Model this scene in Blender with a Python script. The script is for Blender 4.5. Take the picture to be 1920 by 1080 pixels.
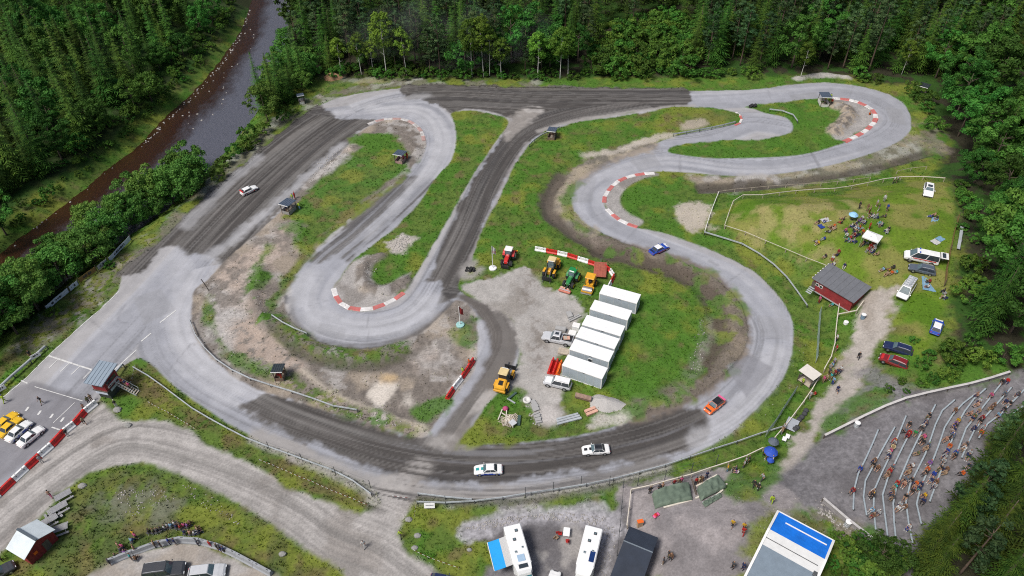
import bpy, math, random
import numpy as np
from mathutils import Vector, Matrix
random.seed(7); RNG = np.random.default_rng(11)
SC = bpy.context.scene; COL = SC.collection
for o in list(bpy.data.objects): bpy.data.objects.remove(o)

# ------------------------------------------------------------------ camera, sky, sun, exposure
CAM_H, PITCH, FPX, ROLL = 93.7, math.radians(42.5), 1400.0, math.radians(-1.2)
cam = bpy.data.objects.new('camera', bpy.data.cameras.new('camera')); COL.objects.link(cam)
cam.location = (0, 0, CAM_H); cam.rotation_euler = (Matrix.Rotation(math.pi/2-PITCH, 3, 'X') @ Matrix.Rotation(ROLL, 3, 'Z')).to_euler()
cam.data.sensor_width = 36; cam.data.lens = 36*FPX/1920; cam.data.clip_end = 4000
SC.camera = cam
SUN_EL, SUN_ROT = math.radians(58), math.radians(235)
world = bpy.data.worlds.new('World'); SC.world = world; world.use_nodes = True
wn = world.node_tree.nodes; wn.clear()
sky = wn.new('ShaderNodeTexSky'); sky.sky_type = 'NISHITA'; sky.sun_disc = False
sky.sun_elevation = SUN_EL; sky.sun_rotation = SUN_ROT; sky.air_density = 1.0; sky.dust_density = 4.0; sky.ozone_density = 1.0
bgn = wn.new('ShaderNodeBackground'); bgn.inputs[1].default_value = 0.07
won = wn.new('ShaderNodeOutputWorld')
world.node_tree.links.new(sky.outputs[0], bgn.inputs[0]); world.node_tree.links.new(bgn.outputs[0], won.inputs[0])
sl = bpy.data.lights.new('sun', 'SUN'); sl.energy = 2.55; sl.angle = math.radians(18); sl.color = (1, .97, .92)
sun = bpy.data.objects.new('sun', sl); COL.objects.link(sun)
_sd = Vector((math.sin(SUN_ROT)*math.cos(SUN_EL), math.cos(SUN_ROT)*math.cos(SUN_EL), math.sin(SUN_EL)))
sun.rotation_euler = _sd.to_track_quat('Z', 'Y').to_euler(); sun.location = (0, 0, 150)
SC.view_settings.view_transform = 'Standard'; SC.view_settings.look = 'None'
SC.view_settings.exposure = 0.38; SC.view_settings.gamma = 1.0

SC.cycles.use_denoising = False; SC.cycles.sample_clamp_indirect = 4; SC.cycles.pixel_filter_type = 'BLACKMAN_HARRIS'; SC.cycles.filter_width = 1.1

# ------------------------------------------------------------------ small helpers
def lerp(a, b, t): return a+(b-a)*t
def sstep(a, b, x):
    t = np.clip((x-a)/(b-a), 0, 1); return t*t*(3-2*t)
_CT, _ST, _CR, _SR = math.cos(PITCH), math.sin(PITCH), math.cos(ROLL), math.sin(ROLL)
def ray(px, py):
    a, b = (px-960)/FPX, (540-py)/FPX; a, b = a*_CR-b*_SR, a*_SR+b*_CR
    return a, _CT+b*_ST, -_ST+b*_CT
def flat(px, py, z=0.0):
    dx, dy, dz = ray(px, py); t = (z-CAM_H)/dz
    return dx*t, dy*t
def catmull(p, closed=True, n=3):
    p = np.asarray(p, float); m = len(p); out = []
    for i in range(m if closed else m-1):
        if closed: a, b, c, d = p[i-1], p[i], p[(i+1) % m], p[(i+2) % m]
        else: a, b, c, d = p[max(i-1, 0)], p[i], p[i+1], p[min(i+2, m-1)]
        for k in range(n):
            t = k/n
            out.append(.5*((2*b)+(c-a)*t+(2*a-5*b+4*c-d)*t*t+(3*b-a-3*c+d)*t**3))
    if not closed: out.append(p[-1])
    return np.array(out)
def sdf(poly, X, Y):
    """signed distance to a closed polygon, positive inside"""
    d2 = np.full(X.shape, 1e12); ins = np.zeros(X.shape, bool); m = len(poly)
    for i in range(m):
        x0, y0 = poly[i]; x1, y1 = poly[(i+1) % m]; ex, ey = x1-x0, y1-y0; L = ex*ex+ey*ey
        if L < 1e-12: continue
        px, py = X-x0, Y-y0; t = np.clip((px*ex+py*ey)/L, 0, 1)
        d2 = np.minimum(d2, (px-ex*t)**2+(py-ey*t)**2)
        if y0 != y1: ins ^= ((y0 > Y) != (y1 > Y)) & (X < ex*(Y-y0)/ey+x0)
    d = np.sqrt(d2); return np.where(ins, d, -d)
def linedist(pl, X, Y):
    d2 = np.full(X.shape, 1e12); S = np.zeros(X.shape); D = np.zeros(X.shape); s = 0.
    for i in range(len(pl)-1):
        x0, y0 = pl[i]; ex, ey = pl[i+1][0]-x0, pl[i+1][1]-y0; L = math.hypot(ex, ey)
        if L < 1e-9: continue
        px, py = X-x0, Y-y0; t = np.clip((px*ex+py*ey)/(L*L), 0, 1)
        q = (px-ex*t)**2+(py-ey*t)**2; m = q < d2
        d2 = np.where(m, q, d2); S = np.where(m, s+t*L, S); D = np.where(m, (ex*py-ey*px)/L, D); s += L
    return np.sqrt(d2), S, D
_TAB = RNG.random((256, 256))
def vn(x, y, seed=0):
    x = x+seed*17.31; y = y+seed*7.77
    xi = np.floor(x).astype(np.int64); yi = np.floor(y).astype(np.int64); fx = x-xi; fy = y-yi
    fx = fx*fx*(3-2*fx); fy = fy*fy*(3-2*fy)
    a = _TAB[xi & 255, yi & 255]; b = _TAB[(xi+1) & 255, yi & 255]; c = _TAB[xi & 255, (yi+1) & 255]; d = _TAB[(xi+1) & 255, (yi+1) & 255]
    return (a+(b-a)*fx)*(1-fy)+(c+(d-c)*fx)*fy
def fbm(x, y, seed=0, o=4):
    v = 0; a = .5; n = 0
    for k in range(o):
        v = v+a*vn(x, y, seed+k*3); n += a; a *= .5; x = x*2.03+11.3; y = y*2.03+5.7
    return v/n

# ------------------------------------------------------------------ terrain (track on a flat, spectator hill to the right, river to the left)
_hb = [flat(*p) for p in [(1860, 40), (1800, 150), (1775, 290), (1690, 322), (1560, 347), (1440, 354), (1345, 362), (1322, 440), (1400, 485), (1465, 530),
       (1503, 590), (1520, 650), (1502, 715), (1455, 775), (1390, 830), (1320, 856), (1250, 882), (1180, 902), (1150, 960), (1140, 1080)]]
HILL = catmull(_hb, False, 2).tolist()+[(12, 20), (12, -60), (700, -60), (700, 900), (250, 900)]
RIV_PX_L = [(500, -60), (472, 5), (455, 55), (425, 100), (400, 132), (362, 175), (307, 225), (265, 270), (250, 284), (215, 309), (150, 364), (100, 402), (50, 439), (0, 479), (-80, 535), (-200, 610)]
RIV_PX_R = [(575, -60), (545, 0), (538, 60), (520, 120), (492, 190), (440, 265), (392, 312), (320, 385), (220, 455), (100, 545), (0, 615), (-80, 680), (-200, 760)]
WATER_Z = -3.0
RIVER = np.array([flat(x, y, WATER_Z) for x, y in catmull(RIV_PX_L, False, 2)]+[flat(x, y, WATER_Z) for x, y in catmull(RIV_PX_R, False, 2)[::-1]])
_tx = np.arange(-460, 462, 2.); _ty = np.arange(0, 722, 2.)
_TX, _TY = np.meshgrid(_tx, _ty, indexing='ij')
_hd = sdf(HILL, _TX, _TY); _rd = -sdf(RIVER, _TX, _TY)
_side = _TX < np.interp(_TY, RIVER[:len(catmull(RIV_PX_L, False, 2))][::-1, 1], RIVER[:len(catmull(RIV_PX_L, False, 2))][::-1, 0])
_T = 5.0*sstep(0, 15, _hd)+.12*np.clip(_hd-9, 0, 75)
_T = _T+(-4.2*(1-sstep(-3.5, 7.5, _rd)))
_T = _T+np.where(_side, .08*np.clip(_rd-8, 0, 110), 0)
_T = _T+np.where(_side | (_rd < 8), 0, .10*np.clip(_TY-192, 0, 200)*sstep(5, 40, _rd))
def H0(x, y):
    x = np.clip((np.asarray(x, float)+460)/2, 0, len(_tx)-1.001); y = np.clip(np.asarray(y, float)/2, 0, len(_ty)-1.001)
    i = x.astype(int); j = y.astype(int); fx = x-i; fy = y-j
    return (_T[i, j]*(1-fx)+_T[i+1, j]*fx)*(1-fy)+(_T[i, j+1]*(1-fx)+_T[i+1, j+1]*fx)*fy
def W(px, py, dz=0.0):
    """where the sight line through a photo pixel meets the terrain (dz above it)"""
    dx, dy, d3 = ray(px, py); z = 0.
    for k in range(40):
        t = (z+dz-CAM_H)/d3; z = lerp(z, float(H0(dx*t, dy*t)), .6)
    t = (z+dz-CAM_H)/d3
    return Vector((dx*t, dy*t, z))
def WP(pts): return np.array([tuple(W(*p)[:2]) for p in pts])

# ------------------------------------------------------------------ mesh building helpers
def new_obj(name, verts, faces, mat=None, parent=None, smooth=False, mats=None, midx=None):
    me = bpy.data.meshes.new(name); me.from_pydata(verts, [], faces)
    for m in (mats or ([mat] if mat else [])): me.materials.append(m)
    if midx is not None: me.polygons.foreach_set('material_index', midx)
    if smooth: me.polygons.foreach_set('use_smooth', [True]*len(me.polygons))
    me.update(); o = bpy.data.objects.new(name, me); COL.objects.link(o)
    if parent: o.parent = parent
    return o
def np_obj(name, V, F, mat, parent=None, smooth=False):
    """V (n,3), F (m,k) arrays -> object, fast"""
    me = bpy.data.meshes.new(name); V = np.asarray(V, np.float32); F = np.asarray(F, np.int32); k = F.shape[1]
    me.vertices.add(len(V)); me.vertices.foreach_set('co', V.ravel())
    me.loops.add(F.size); me.loops.foreach_set('vertex_index', F.ravel())
    me.polygons.add(len(F)); me.polygons.foreach_set('loop_start', np.arange(0, F.size, k, dtype=np.int32))
    if smooth: me.polygons.foreach_set('use_smooth', np.ones(len(F), bool))
    if mat: me.materials.append(mat)
    me.update(calc_edges=True); o = bpy.data.objects.new(name, me); COL.objects.link(o)
    if parent: o.parent = parent
    return o
def tag(o, label=None, cat=None, group=None, kind=None):
    if label: o['label'] = label
    if cat: o['category'] = cat
    if group: o['group'] = group
    if kind or cat: o['kind'] = kind or 'thing'
    return o
def thing(name, label, cat, loc=(0, 0, 0), rz=0., group=None):
    o = bpy.data.objects.new(name, None); COL.objects.link(o); o.empty_display_size = .3
    o.location = loc; o.rotation_euler = (0, 0, rz)
    return tag(o, label, cat, group)
def dup_tree(o, parent=None):
    kids = [c for c in o.children]
    c = o.copy(); COL.objects.link(c); c.parent = parent
    for k in kids: dup_tree(k, c)
    return c
class MB:
    def __init__(s): s.v = []; s.f = []
    def add(s, vs, fs):
        b = len(s.v); s.v += [tuple(p) for p in vs]; s.f += [tuple(b+i for i in f) for f in fs]; return s
    def box(s, c, d, rz=0., bev=0., rot=None):
        x, y, z = d[0]/2, d[1]/2, d[2]/2
        if bev <= 0:
            p = [Vector((a*x, b*y, e*z)) for e in (-1, 1) for a, b in ((-1, -1), (1, -1), (1, 1), (-1, 1))]
            f = [(3, 2, 1, 0), (4, 5, 6, 7), (0, 1, 5, 4), (1, 2, 6, 5), (2, 3, 7, 6), (3, 0, 4, 7)]
        else:
            q = min(bev, x*.9, y*.9, z*.9)
            def ring(xx, yy, zz, c): return [Vector((-xx+c, -yy, zz)), Vector((xx-c, -yy, zz)), Vector((xx, -yy+c, zz)), Vector((xx, yy-c, zz)), Vector((xx-c, yy, zz)), Vector((-xx+c, yy, zz)), Vector((-xx, yy-c, zz)), Vector((-xx, -yy+c, zz))]
            p = ring(x-q, y-q, -z, q*.5)+ring(x, y, -z+q, q)+ring(x, y, z-q, q)+ring(x-q, y-q, z, q*.5)
            f = [tuple(range(7, -1, -1)), tuple(range(24, 32))]
            for k in range(3):
                for i in range(8): f.append((k*8+i, k*8+(i+1) % 8, k*8+8+(i+1) % 8, k*8+8+i))
        M = rot if rot is not None else Matrix.Rotation(rz, 3, 'Z'); c = Vector(c)
        return s.add([M @ v+c for v in p], f)
    def tube(s, pts, r, n=6, caps=True):
        pts = [Vector(p) for p in pts]; rs = r if isinstance(r, (list, tuple)) else [r]*len(pts); vs = []; fs = []
        up0 = None
        for i, p in enumerate(pts):
            a = pts[max(i-1, 0)]; b = pts[min(i+1, len(pts)-1)]; t = (b-a).normalized()
            ref = Vector((0, 0, 1)) if abs(t.z) < .95 else Vector((1, 0, 0))
            u = t.cross(ref).normalized(); w = u.cross(t)
            for k in range(n):
                an = 2*math.pi*k/n; vs.append(p+(u*math.cos(an)+w*math.sin(an))*rs[i])
        for i in range(len(pts)-1):
            for k in range(n): fs.append((i*n+k, i*n+(k+1) % n, (i+1)*n+(k+1) % n, (i+1)*n+k))
        if caps: fs += [tuple(range(n-1, -1, -1)), tuple(range((len(pts)-1)*n, len(pts)*n))]
        return s.add(vs, fs)
    def bar(s, a, b, w, h, up=(0, 0, 1)):
        a = Vector(a); b = Vector(b); t = (b-a); L = t.length; t.normalize(); up = Vector(up)
        if abs(t.dot(up)) > .98: up = Vector((1, 0, 0))
        sd = t.cross(up).normalized(); u = sd.cross(t)
        M = Matrix((t, -sd, u)).transposed()
        return s.box((a+b)/2, (L, w, h), rot=M)
    def cyl(s, c, r, h, n=12, axis='Z', r2=None):
        c = Vector(c); r2 = r if r2 is None else r2
        d = {'X': Vector((1, 0, 0)), 'Y': Vector((0, 1, 0)), 'Z': Vector((0, 0, 1))}[axis]*h/2
        return s.tube([c-d, c+d], [r, r2], n)
    def prism(s, prof, y0, y1):
        """profile in x,z pushed along y"""
        n = len(prof); vs = [(x, y0, z) for x, z in prof]+[(x, y1, z) for x, z in prof]
        fs = [tuple(range(n)), tuple(range(2*n-1, n-1, -1))]+[(i, n+i, n+(i+1) % n, (i+1) % n) for i in range(n)]
        return s.add(vs, fs)
    def lathe(s, c, prof, n=12):
        c = Vector(c); vs = []; fs = []
        for r, z in prof:
            for k in range(n): a = 2*math.pi*k/n; vs.append(c+Vector((r*math.cos(a), r*math.sin(a), z)))
        for i in range(len(prof)-1):
            for k in range(n): fs.append((i*n+k, i*n+(k+1) % n, (i+1)*n+(k+1) % n, (i+1)*n+k))
        fs += [tuple(range(n-1, -1, -1)), tuple(range((len(prof)-1)*n, len(prof)*n))]
        return s.add(vs, fs)
    def build(s, name, mat, parent=None, smooth=False):
        return new_obj(name, s.v, s.f, mat, parent, smooth)

# ------------------------------------------------------------------ materials
_M = {}
def mat(name, col, rough=.6, metal=0., var=.12, scale=1.5, bump=0., spec=.5, trans=0., coat=0., dirt=0.):
    if name in _M: return _M[name]
    m = bpy.data.materials.new(name); m.use_nodes = True; nt = m.node_tree; b = nt.nodes['Principled BSDF']
    b.inputs['Roughness'].default_value = rough; b.inputs['Metallic'].default_value = metal
    b.inputs['Specular IOR Level'].default_value = spec
    if coat: b.inputs['Coat Weight'].default_value = coat; b.inputs['Coat Roughness'].default_value = .08
    if trans: b.inputs['Transmission Weight'].default_value = trans
    tc = nt.nodes.new('ShaderNodeTexCoord'); n = nt.nodes.new('ShaderNodeTexNoise')
    n.inputs['Scale'].default_value = scale; n.inputs['Detail'].default_value = 5; n.inputs['Roughness'].default_value = .65
    nt.links.new(tc.outputs['Object'], n.inputs['Vector'])
    r = nt.nodes.new('ShaderNodeMapRange'); r.inputs[1].default_value = .3; r.inputs[2].default_value = .7
    r.inputs[3].default_value = 1-var; r.inputs[4].default_value = 1+var
    nt.links.new(n.outputs[0], r.inputs[0])
    mx = nt.nodes.new('ShaderNodeMix'); mx.data_type = 'RGBA'; mx.blend_type = 'MULTIPLY'; mx.inputs[0].default_value = 1
    mx.inputs[6].default_value = (*col, 1); nt.links.new(r.outputs[0], mx.inputs[7])
    last = mx.outputs[2]
    if dirt:
        n2 = nt.nodes.new('ShaderNodeTexNoise'); n2.inputs['Scale'].default_value = scale*.6; n2.inputs['Detail'].default_value = 8
        nt.links.new(tc.outputs['Object'], n2.inputs['Vector'])
        r2 = nt.nodes.new('ShaderNodeMapRange'); r2.inputs[1].default_value = .45; r2.inputs[2].default_value = .75; r2.inputs[4].default_value = dirt
        nt.links.new(n2.outputs[0], r2.inputs[0])
        m2 = nt.nodes.new('ShaderNodeMix'); m2.data_type = 'RGBA'; m2.inputs[7].default_value = (.16, .14, .12, 1)
        nt.links.new(r2.outputs[0], m2.inputs[0]); nt.links.new(last, m2.inputs[6]); last = m2.outputs[2]
    nt.links.new(last, b.inputs['Base Color'])
    if bump:
        bp = nt.nodes.new('ShaderNodeBump'); bp.inputs['Strength'].default_value = bump; bp.inputs['Distance'].default_value = .05
        nt.links.new(n.outputs[0], bp.inputs['Height']); nt.links.new(bp.outputs[0], b.inputs['Normal'])
    _M[name] = m; return m
# ------------------------------------------------------------------ the ground sheet: one grid, split into ground, race_track and gravel_road
xs = np.concatenate([np.arange(-450, -144, 4.), np.arange(-144, 144, .25), np.arange(144, 452, 4.)])
ys = [22.]
while ys[-1] < 38: ys.append(ys[-1]+2)
while ys[-1] < 244: ys.append(ys[-1]+.22+max(0, ys[-1]-48)*.0013)
while ys[-1] < 690: ys.append(ys[-1]+4)
ys = np.array(ys); NX, NY = len(xs), len(ys)
GX, GY = np.meshgrid(xs, ys, indexing='ij')
GZ = H0(GX, GY)
FI = (np.searchsorted(xs, -144), np.searchsorted(xs, 144), np.searchsorted(ys, 38), np.searchsorted(ys, 244))
fi = (slice(FI[0], FI[1]), slice(FI[2], FI[3]))
X, Y = GX[fi], GY[fi]; NFX, NFY = X.shape
N1 = fbm(X*.35, Y*.35, 1, 5); N2 = fbm(X*1.3, Y*1.3, 2, 4); N3 = fbm(X*.09, Y*.09, 3, 4); N4 = fbm(X*2.6, Y*2.6, 4, 2); N5 = fbm(X*.2, Y*.2, 9, 5)
def field(fn, pts, pad=6.):
    """evaluate fn on every second vertex near pts, spread bilinearly over the fine grid; returns slices + values"""
    pts = np.asarray(pts); x0, y0 = pts.min(0)-pad; x1, y1 = pts.max(0)+pad
    i0 = max(0, np.searchsorted(X[:, 0], x0)-2); i1 = min(NFX, np.searchsorted(X[:, 0], x1)+2)
    j0 = max(0, np.searchsorted(Y[0], y0)-2); j1 = min(NFY, np.searchsorted(Y[0], y1)+2)
    if i1-i0 < 4 or j1-j0 < 4: return None
    I = np.unique(np.append(np.arange(i0, i1, 2), i1-1)); J = np.unique(np.append(np.arange(j0, j1, 2), j1-1))
    v = fn(X[np.ix_(I, J)], Y[np.ix_(I, J)])
    ii = np.arange(i0, i1); jj = np.arange(j0, j1)
    a = np.clip(np.searchsorted(I, ii, 'right')-1, 0, len(I)-2); fa = ((ii-I[a])/(I[a+1]-I[a]))[:, None]
    b = np.clip(np.searchsorted(J, jj, 'right')-1, 0, len(J)-2); fb = ((jj-J[b])/(J[b+1]-J[b]))[None, :]
    r = (v[np.ix_(a, b)]*(1-fa)+v[np.ix_(a+1, b)]*fa)*(1-fb)+(v[np.ix_(a, b+1)]*(1-fa)+v[np.ix_(a+1, b+1)]*fa)*fb
    return (slice(i0, i1), slice(j0, j1)), r
def region(px, smooth=True, pad=5.):
    w = WP(px)
    if smooth: w = catmull(w, True, 2)
    return field(lambda a, b: sdf(w, a, b), w, pad)
# colour arrays -----------------------------------------------------
C = np.zeros((NFX, NFY, 3)); GR = np.ones((NFX, NFY)); DZ = np.zeros((NFX, NFY))   # colour, grassiness, relief
KIND = np.zeros((NFX, NFY), np.int8)          # 0 ground 1 track 2 gravel road
lush = np.array((.060, .142, .016)); dark = np.array((.026, .068, .010)); yel = np.array((.165, .185, .028)); brn = np.array((.135, .105, .050)); mid = np.array((.088, .142, .024))
def mix(a, b, t): return a+(b-a)*t[..., None]
def weeds(dry=0., lushness=0.):
    c = mix(mid+0*N1[..., None], dark, sstep(.46, .70, N2)*.5)
    c = mix(c, lush, sstep(.5-.25*lushness, .7-.25*lushness, N1))
    c = mix(c, yel, sstep(.55-.3*dry, .75-.3*dry, N5)*.75)
    c = mix(c, brn, sstep(.64-.3*dry, .86-.3*dry, fbm(X*.4, Y*.4, 21, 4))*.7)
    return c*(.85+.3*N4)[..., None]
C[:] = weeds(.16, .1)
def paint(px, col, soft=.5, rag=1.0, alpha=1., grass=None, kind=None, smooth=True, nz=None, relief=None):
    r = region(px, smooth)
    if r is None: return
    sl_, d = r
    nn = (N1[sl_]-.5)*2*rag+(N2[sl_]-.5)*rag*.8
    t = sstep(-soft, soft, d+nn)*alpha
    if nz is not None: t = t*nz[sl_]
    c = col[sl_] if isinstance(col, np.ndarray) and col.ndim == 3 else np.broadcast_to(np.array(col), C[sl_].shape)
    C[sl_] = mix(C[sl_], c, t)
    if grass is not None: GR[sl_] = lerp(GR[sl_], grass, t)
    if kind is not None: KIND[sl_] = np.where(d+nn*.5 > 0, kind, KIND[sl_])
    if relief is not None: DZ[sl_] += relief*sstep(-.2, 2.5, d+nn*.3)
def stroke(px, width, col, soft=.6, rag=.6, alpha=1., grass=None, kind=None, nz=None, h=0.):
    w = catmull(WP(px), False, 3)
    r = field(lambda a, b: width/2-linedist(w, a, b)[0], w, width+4)
    if r is None: return
    sl_, d = r; nn = (N1[sl_]-.5)*2*rag+(N2[sl_]-.5)*rag*.8
    t = sstep(-soft, soft, d+nn)*alpha
    if nz is not None: t = t*nz[sl_]
    if col is not None:
        c = col[sl_] if isinstance(col, np.ndarray) and col.ndim == 3 else np.broadcast_to(np.array(col), C[sl_].shape)
        C[sl_] = mix(C[sl_], c, t)
    if grass is not None: GR[sl_] = lerp(GR[sl_], grass, t)
    if kind is not None: KIND[sl_] = np.where(d > 0, kind, KIND[sl_])
    if h: DZ[sl_] += h*np.exp(-((width/2-d)/(width*.42))**2)*(.7+.6*N1[sl_])
ASPH = np.array((.295, .301, .332)); DIRT = np.array((.056, .050, .046)); GRAV = np.array((.36, .34, .325)); SAND = np.array((.36, .30, .235)); SOIL = np.array((.17, .148, .13)); PINK = np.array((.36, .285, .235))
def shade(c, n, a): return c*(1+(n-.5)*2*a)[..., None]
grav = shade(GRAV+0*C, N2, .22); grav = mix(grav, SOIL, sstep(.5, .7, N5)*.5)
soil = shade(SOIL+0*C, N2, .35); soil = mix(soil, GRAV, sstep(.5, .66, N1)*.8); soil = mix(soil, SAND, sstep(.52, .72, N5)*.6)
sandy = shade(GRAV*1.05+0*C, N2, .25); sandy = mix(sandy, PINK, sstep(.42, .62, N3)*.8); sandy = mix(sandy, SOIL, sstep(.47, .62, N1)*.85); sandy = shade(sandy, N4, .3)
dgrav = shade(np.array((.170, .162, .170))+0*C, N4, .35); dgrav = mix(dgrav, np.array((.105, .098, .102)), sstep(.45, .65, N5)*.7)
lushw = weeds(-.15, 1.); dryw = weeds(.5, 0.); medw = weeds(.18, .4)
# flow coordinates along the circuit -------------------------------
PATHS = [
 [(-60, 930), (0, 865), (100, 765), (200, 655), (300, 550), (400, 440), (500, 340), (600, 255), (680, 207), (760, 185), (860, 182), (960, 186), (1100, 188), (1300, 188), (1450, 180), (1560, 171), (1640, 185), (1692, 225), (1660, 262), (1580, 290), (1480, 312), (1380, 315), (1250, 300), (1150, 325), (1098, 362), (1110, 412), (1180, 450), (1280, 490), (1370, 530), (1430, 590), (1445, 640), (1420, 710), (1360, 770), (1270, 815), (1150, 850), (1000, 875), (850, 875), (700, 850), (550, 800), (450, 755), (370, 710), (320, 655), (310, 590), (350, 520)],
 [(650, 215), (780, 205), (828, 250), (815, 310), (760, 372), (690, 435), (612, 500), (578, 560), (602, 602), (680, 622), (760, 607), (810, 570), (850, 500), (890, 420), (930, 330), (990, 252), (1080, 217), (1200, 195)],
 [(830, 545), (900, 560), (945, 620), (930, 680), (880, 750), (825, 830)],
 [(-60, 1040), (0, 985), (150, 868), (250, 825), (400, 862), (560, 932), (640, 985), (720, 1015), (800, 1070), (860, 1110)],
 [(1250, 262), (1330, 252), (1400, 228), (1470, 235)],
 [(1650, 545), (1625, 650), (1575, 740), (1510, 815), (1440, 900), (1380, 960), (1300, 1000)],
 [(175, 1120), (240, 1065), (330, 1035), (430, 1045), (520, 1110)]]
road = np.zeros((NFX, NFY), bool)
FS = np.zeros((NFX, NFY)); FD = np.full((NFX, NFY), 0.); FB = np.full((NFX, NFY), 1e9)
for k, p in enumerate(PATHS):
    w = catmull(WP(p), False, 4)
    def two(a, b, w=w):
        d, s, dd = linedist(w, a, b); return np.stack([d, s, dd], -1)
    xmn, ymn = w.min(0)-9; xmx, ymx = w.max(0)+9
    # only cells near the path
    cell = np.zeros((NFX, NFY), bool)
    for q in w[::2]:
        a0, a1 = np.searchsorted(X[:, 0], q[0]-14), np.searchsorted(X[:, 0], q[0]+14); b0, b1 = np.searchsorted(Y[0], q[1]-14), np.searchsorted(Y[0], q[1]+14)
        cell[a0:a1, b0:b1] = True
    idx = np.nonzero(cell); d, s, dd = linedist(w, X[idx], Y[idx])
    m = d < FB[idx]; ii = (idx[0][m], idx[1][m]); FB[ii] = d[m]; FS[ii] = s[m]+k*300; FD[ii] = dd[m]
STR = fbm(FS*.035, FD*1.1, 31, 5); STR2 = fbm(FS*.10, FD*2.4, 41, 3); STR3 = fbm(FS*.02, FD*.45, 51, 3)
asph = shade(ASPH+0*C, STR, .10); asph = shade(asph, STR3, .18); asph = shade(asph, N4, .03)
MARK = sstep(.66, .74, vn(FS*.016, FD*3.2, 61))+.7*sstep(.68, .76, vn(FS*.03+3, FD*5., 62))
asph = mix(asph, np.array((.13, .13, .138)), np.clip(MARK, 0, 1)*.45*sstep(.35, .6, vn(FS*.02, FD*.3, 63)))
asph = mix(asph, np.array((.43, .43, .455)), sstep(.52, .72, fbm(FS*.018, FD*.5, 71, 3))*.55)
asph = mix(asph, GRAV*.95, sstep(4.2, 5.4, np.abs(FD)+(STR-.5)*2)*.5)
dirt = shade(DIRT+0*C, STR2, .45); dirt = mix(dirt, np.array((.17, .158, .15)), sstep(.54, .72, STR)*.5); dirt = mix(dirt, np.array((.22, .21, .20)), sstep(.62, .8, STR3)*.3)
dirt = mix(dirt, np.array((.05, .047, .047)), sstep(.5, .35, STR3)*.5)
dirt = mix(dirt, np.array((.26, .25, .24)), np.clip(MARK, 0, 1)*.25)
groad = mix(grav, np.array((.20, .19, .18)), sstep(.5, .68, STR)*.6); groad = mix(groad, np.array((.16, .15, .145)), np.clip(MARK, 0, 1)*.4); groad = shade(groad, STR2, .15)
TRACK_OUT = [(-60, 800), (2, 747), (45, 712), (92, 665), (150, 612), (190, 577), (222, 543), (228, 515), (245, 497), (262, 483), (312, 443), (362, 393), (400, 360), (437, 330), (475, 300), (505, 270), (530, 247), (562, 222), (600, 198), (640, 182), (692, 172), (752, 165), (802, 161), (880, 163), (960, 166), (1032, 169), (1172, 167), (1285, 170), (1360, 170), (1435, 166), (1490, 158), (1545, 155), (1590, 159), (1627, 165), (1665, 177), (1690, 192), (1705, 210), (1709, 230), (1705, 247), (1690, 262), (1665, 275), (1627, 290), (1577, 305), (1527, 316), (1477, 324), (1440, 328), (1372, 330), (1310, 325), (1235, 321), (1205, 325), (1180, 330), (1157, 340), (1142, 352), (1133, 367), (1132, 380), (1137, 392), (1150, 405), (1167, 415), (1185, 424), (1210, 430), (1255, 440), (1297, 455), (1335, 470), (1385, 492), (1422, 515), (1445, 538), (1460, 555), (1475, 577), (1485, 602), (1488, 627), (1485, 660), (1477, 690), (1465, 715), (1440, 745), (1400, 785), (1370, 813), (1310, 847), (1247, 872), (1185, 887), (1160, 897), (1110, 909), (1022, 922), (960, 934), (885, 936), (782, 930), (760, 940), (717, 930), (692, 907), (655, 892), (605, 870), (555, 852), (505, 835), (480, 822), (450, 806), (425, 793), (400, 775), (362, 750), (320, 718), (292, 690), (275, 677), (257, 672), (232, 686), (207, 702), (185, 752), (130, 800), (60, 868), (0, 922), (-60, 980)]
IN1 = [(357, 602), (360, 565), (364, 543), (387, 527), (412, 500), (425, 485), (480, 440), (510, 412), (530, 392), (565, 355), (592, 327), (620, 305), (632, 297), (655, 270), (672, 250), (690, 238), (725, 224), (760, 224), (785, 238), (797, 258), (798, 275), (790, 290), (782, 300), (767, 320), (730, 350), (692, 377), (655, 410), (620, 440), (600, 460), (580, 485), (560, 510), (545, 532), (533, 555), (535, 577), (550, 607), (580, 632), (620, 648), (675, 654), (730, 647), (780, 631), (810, 610), (838, 580), (855, 562), (872, 567), (892, 590), (896, 640), (890, 690), (870, 720), (842, 757), (808, 806), (792, 820), (750, 811), (705, 797), (630, 777), (555, 752), (480, 730), (437, 705), (400, 675), (372, 642)]
IN2 = [(845, 212), (867, 207), (900, 209), (930, 216), (950, 222), (953, 232), (937, 255), (915, 288), (892, 320), (875, 350), (855, 385), (835, 420), (812, 460), (792, 495), (775, 524), (762, 545), (742, 562), (720, 573), (697, 582), (670, 583), (652, 579), (638, 570), (628, 560), (624, 545), (634, 525), (645, 508), (662, 488), (692, 465), (730, 435), (767, 400), (797, 365), (817, 335), (845, 302), (855, 275), (855, 250), (850, 225)]
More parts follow.
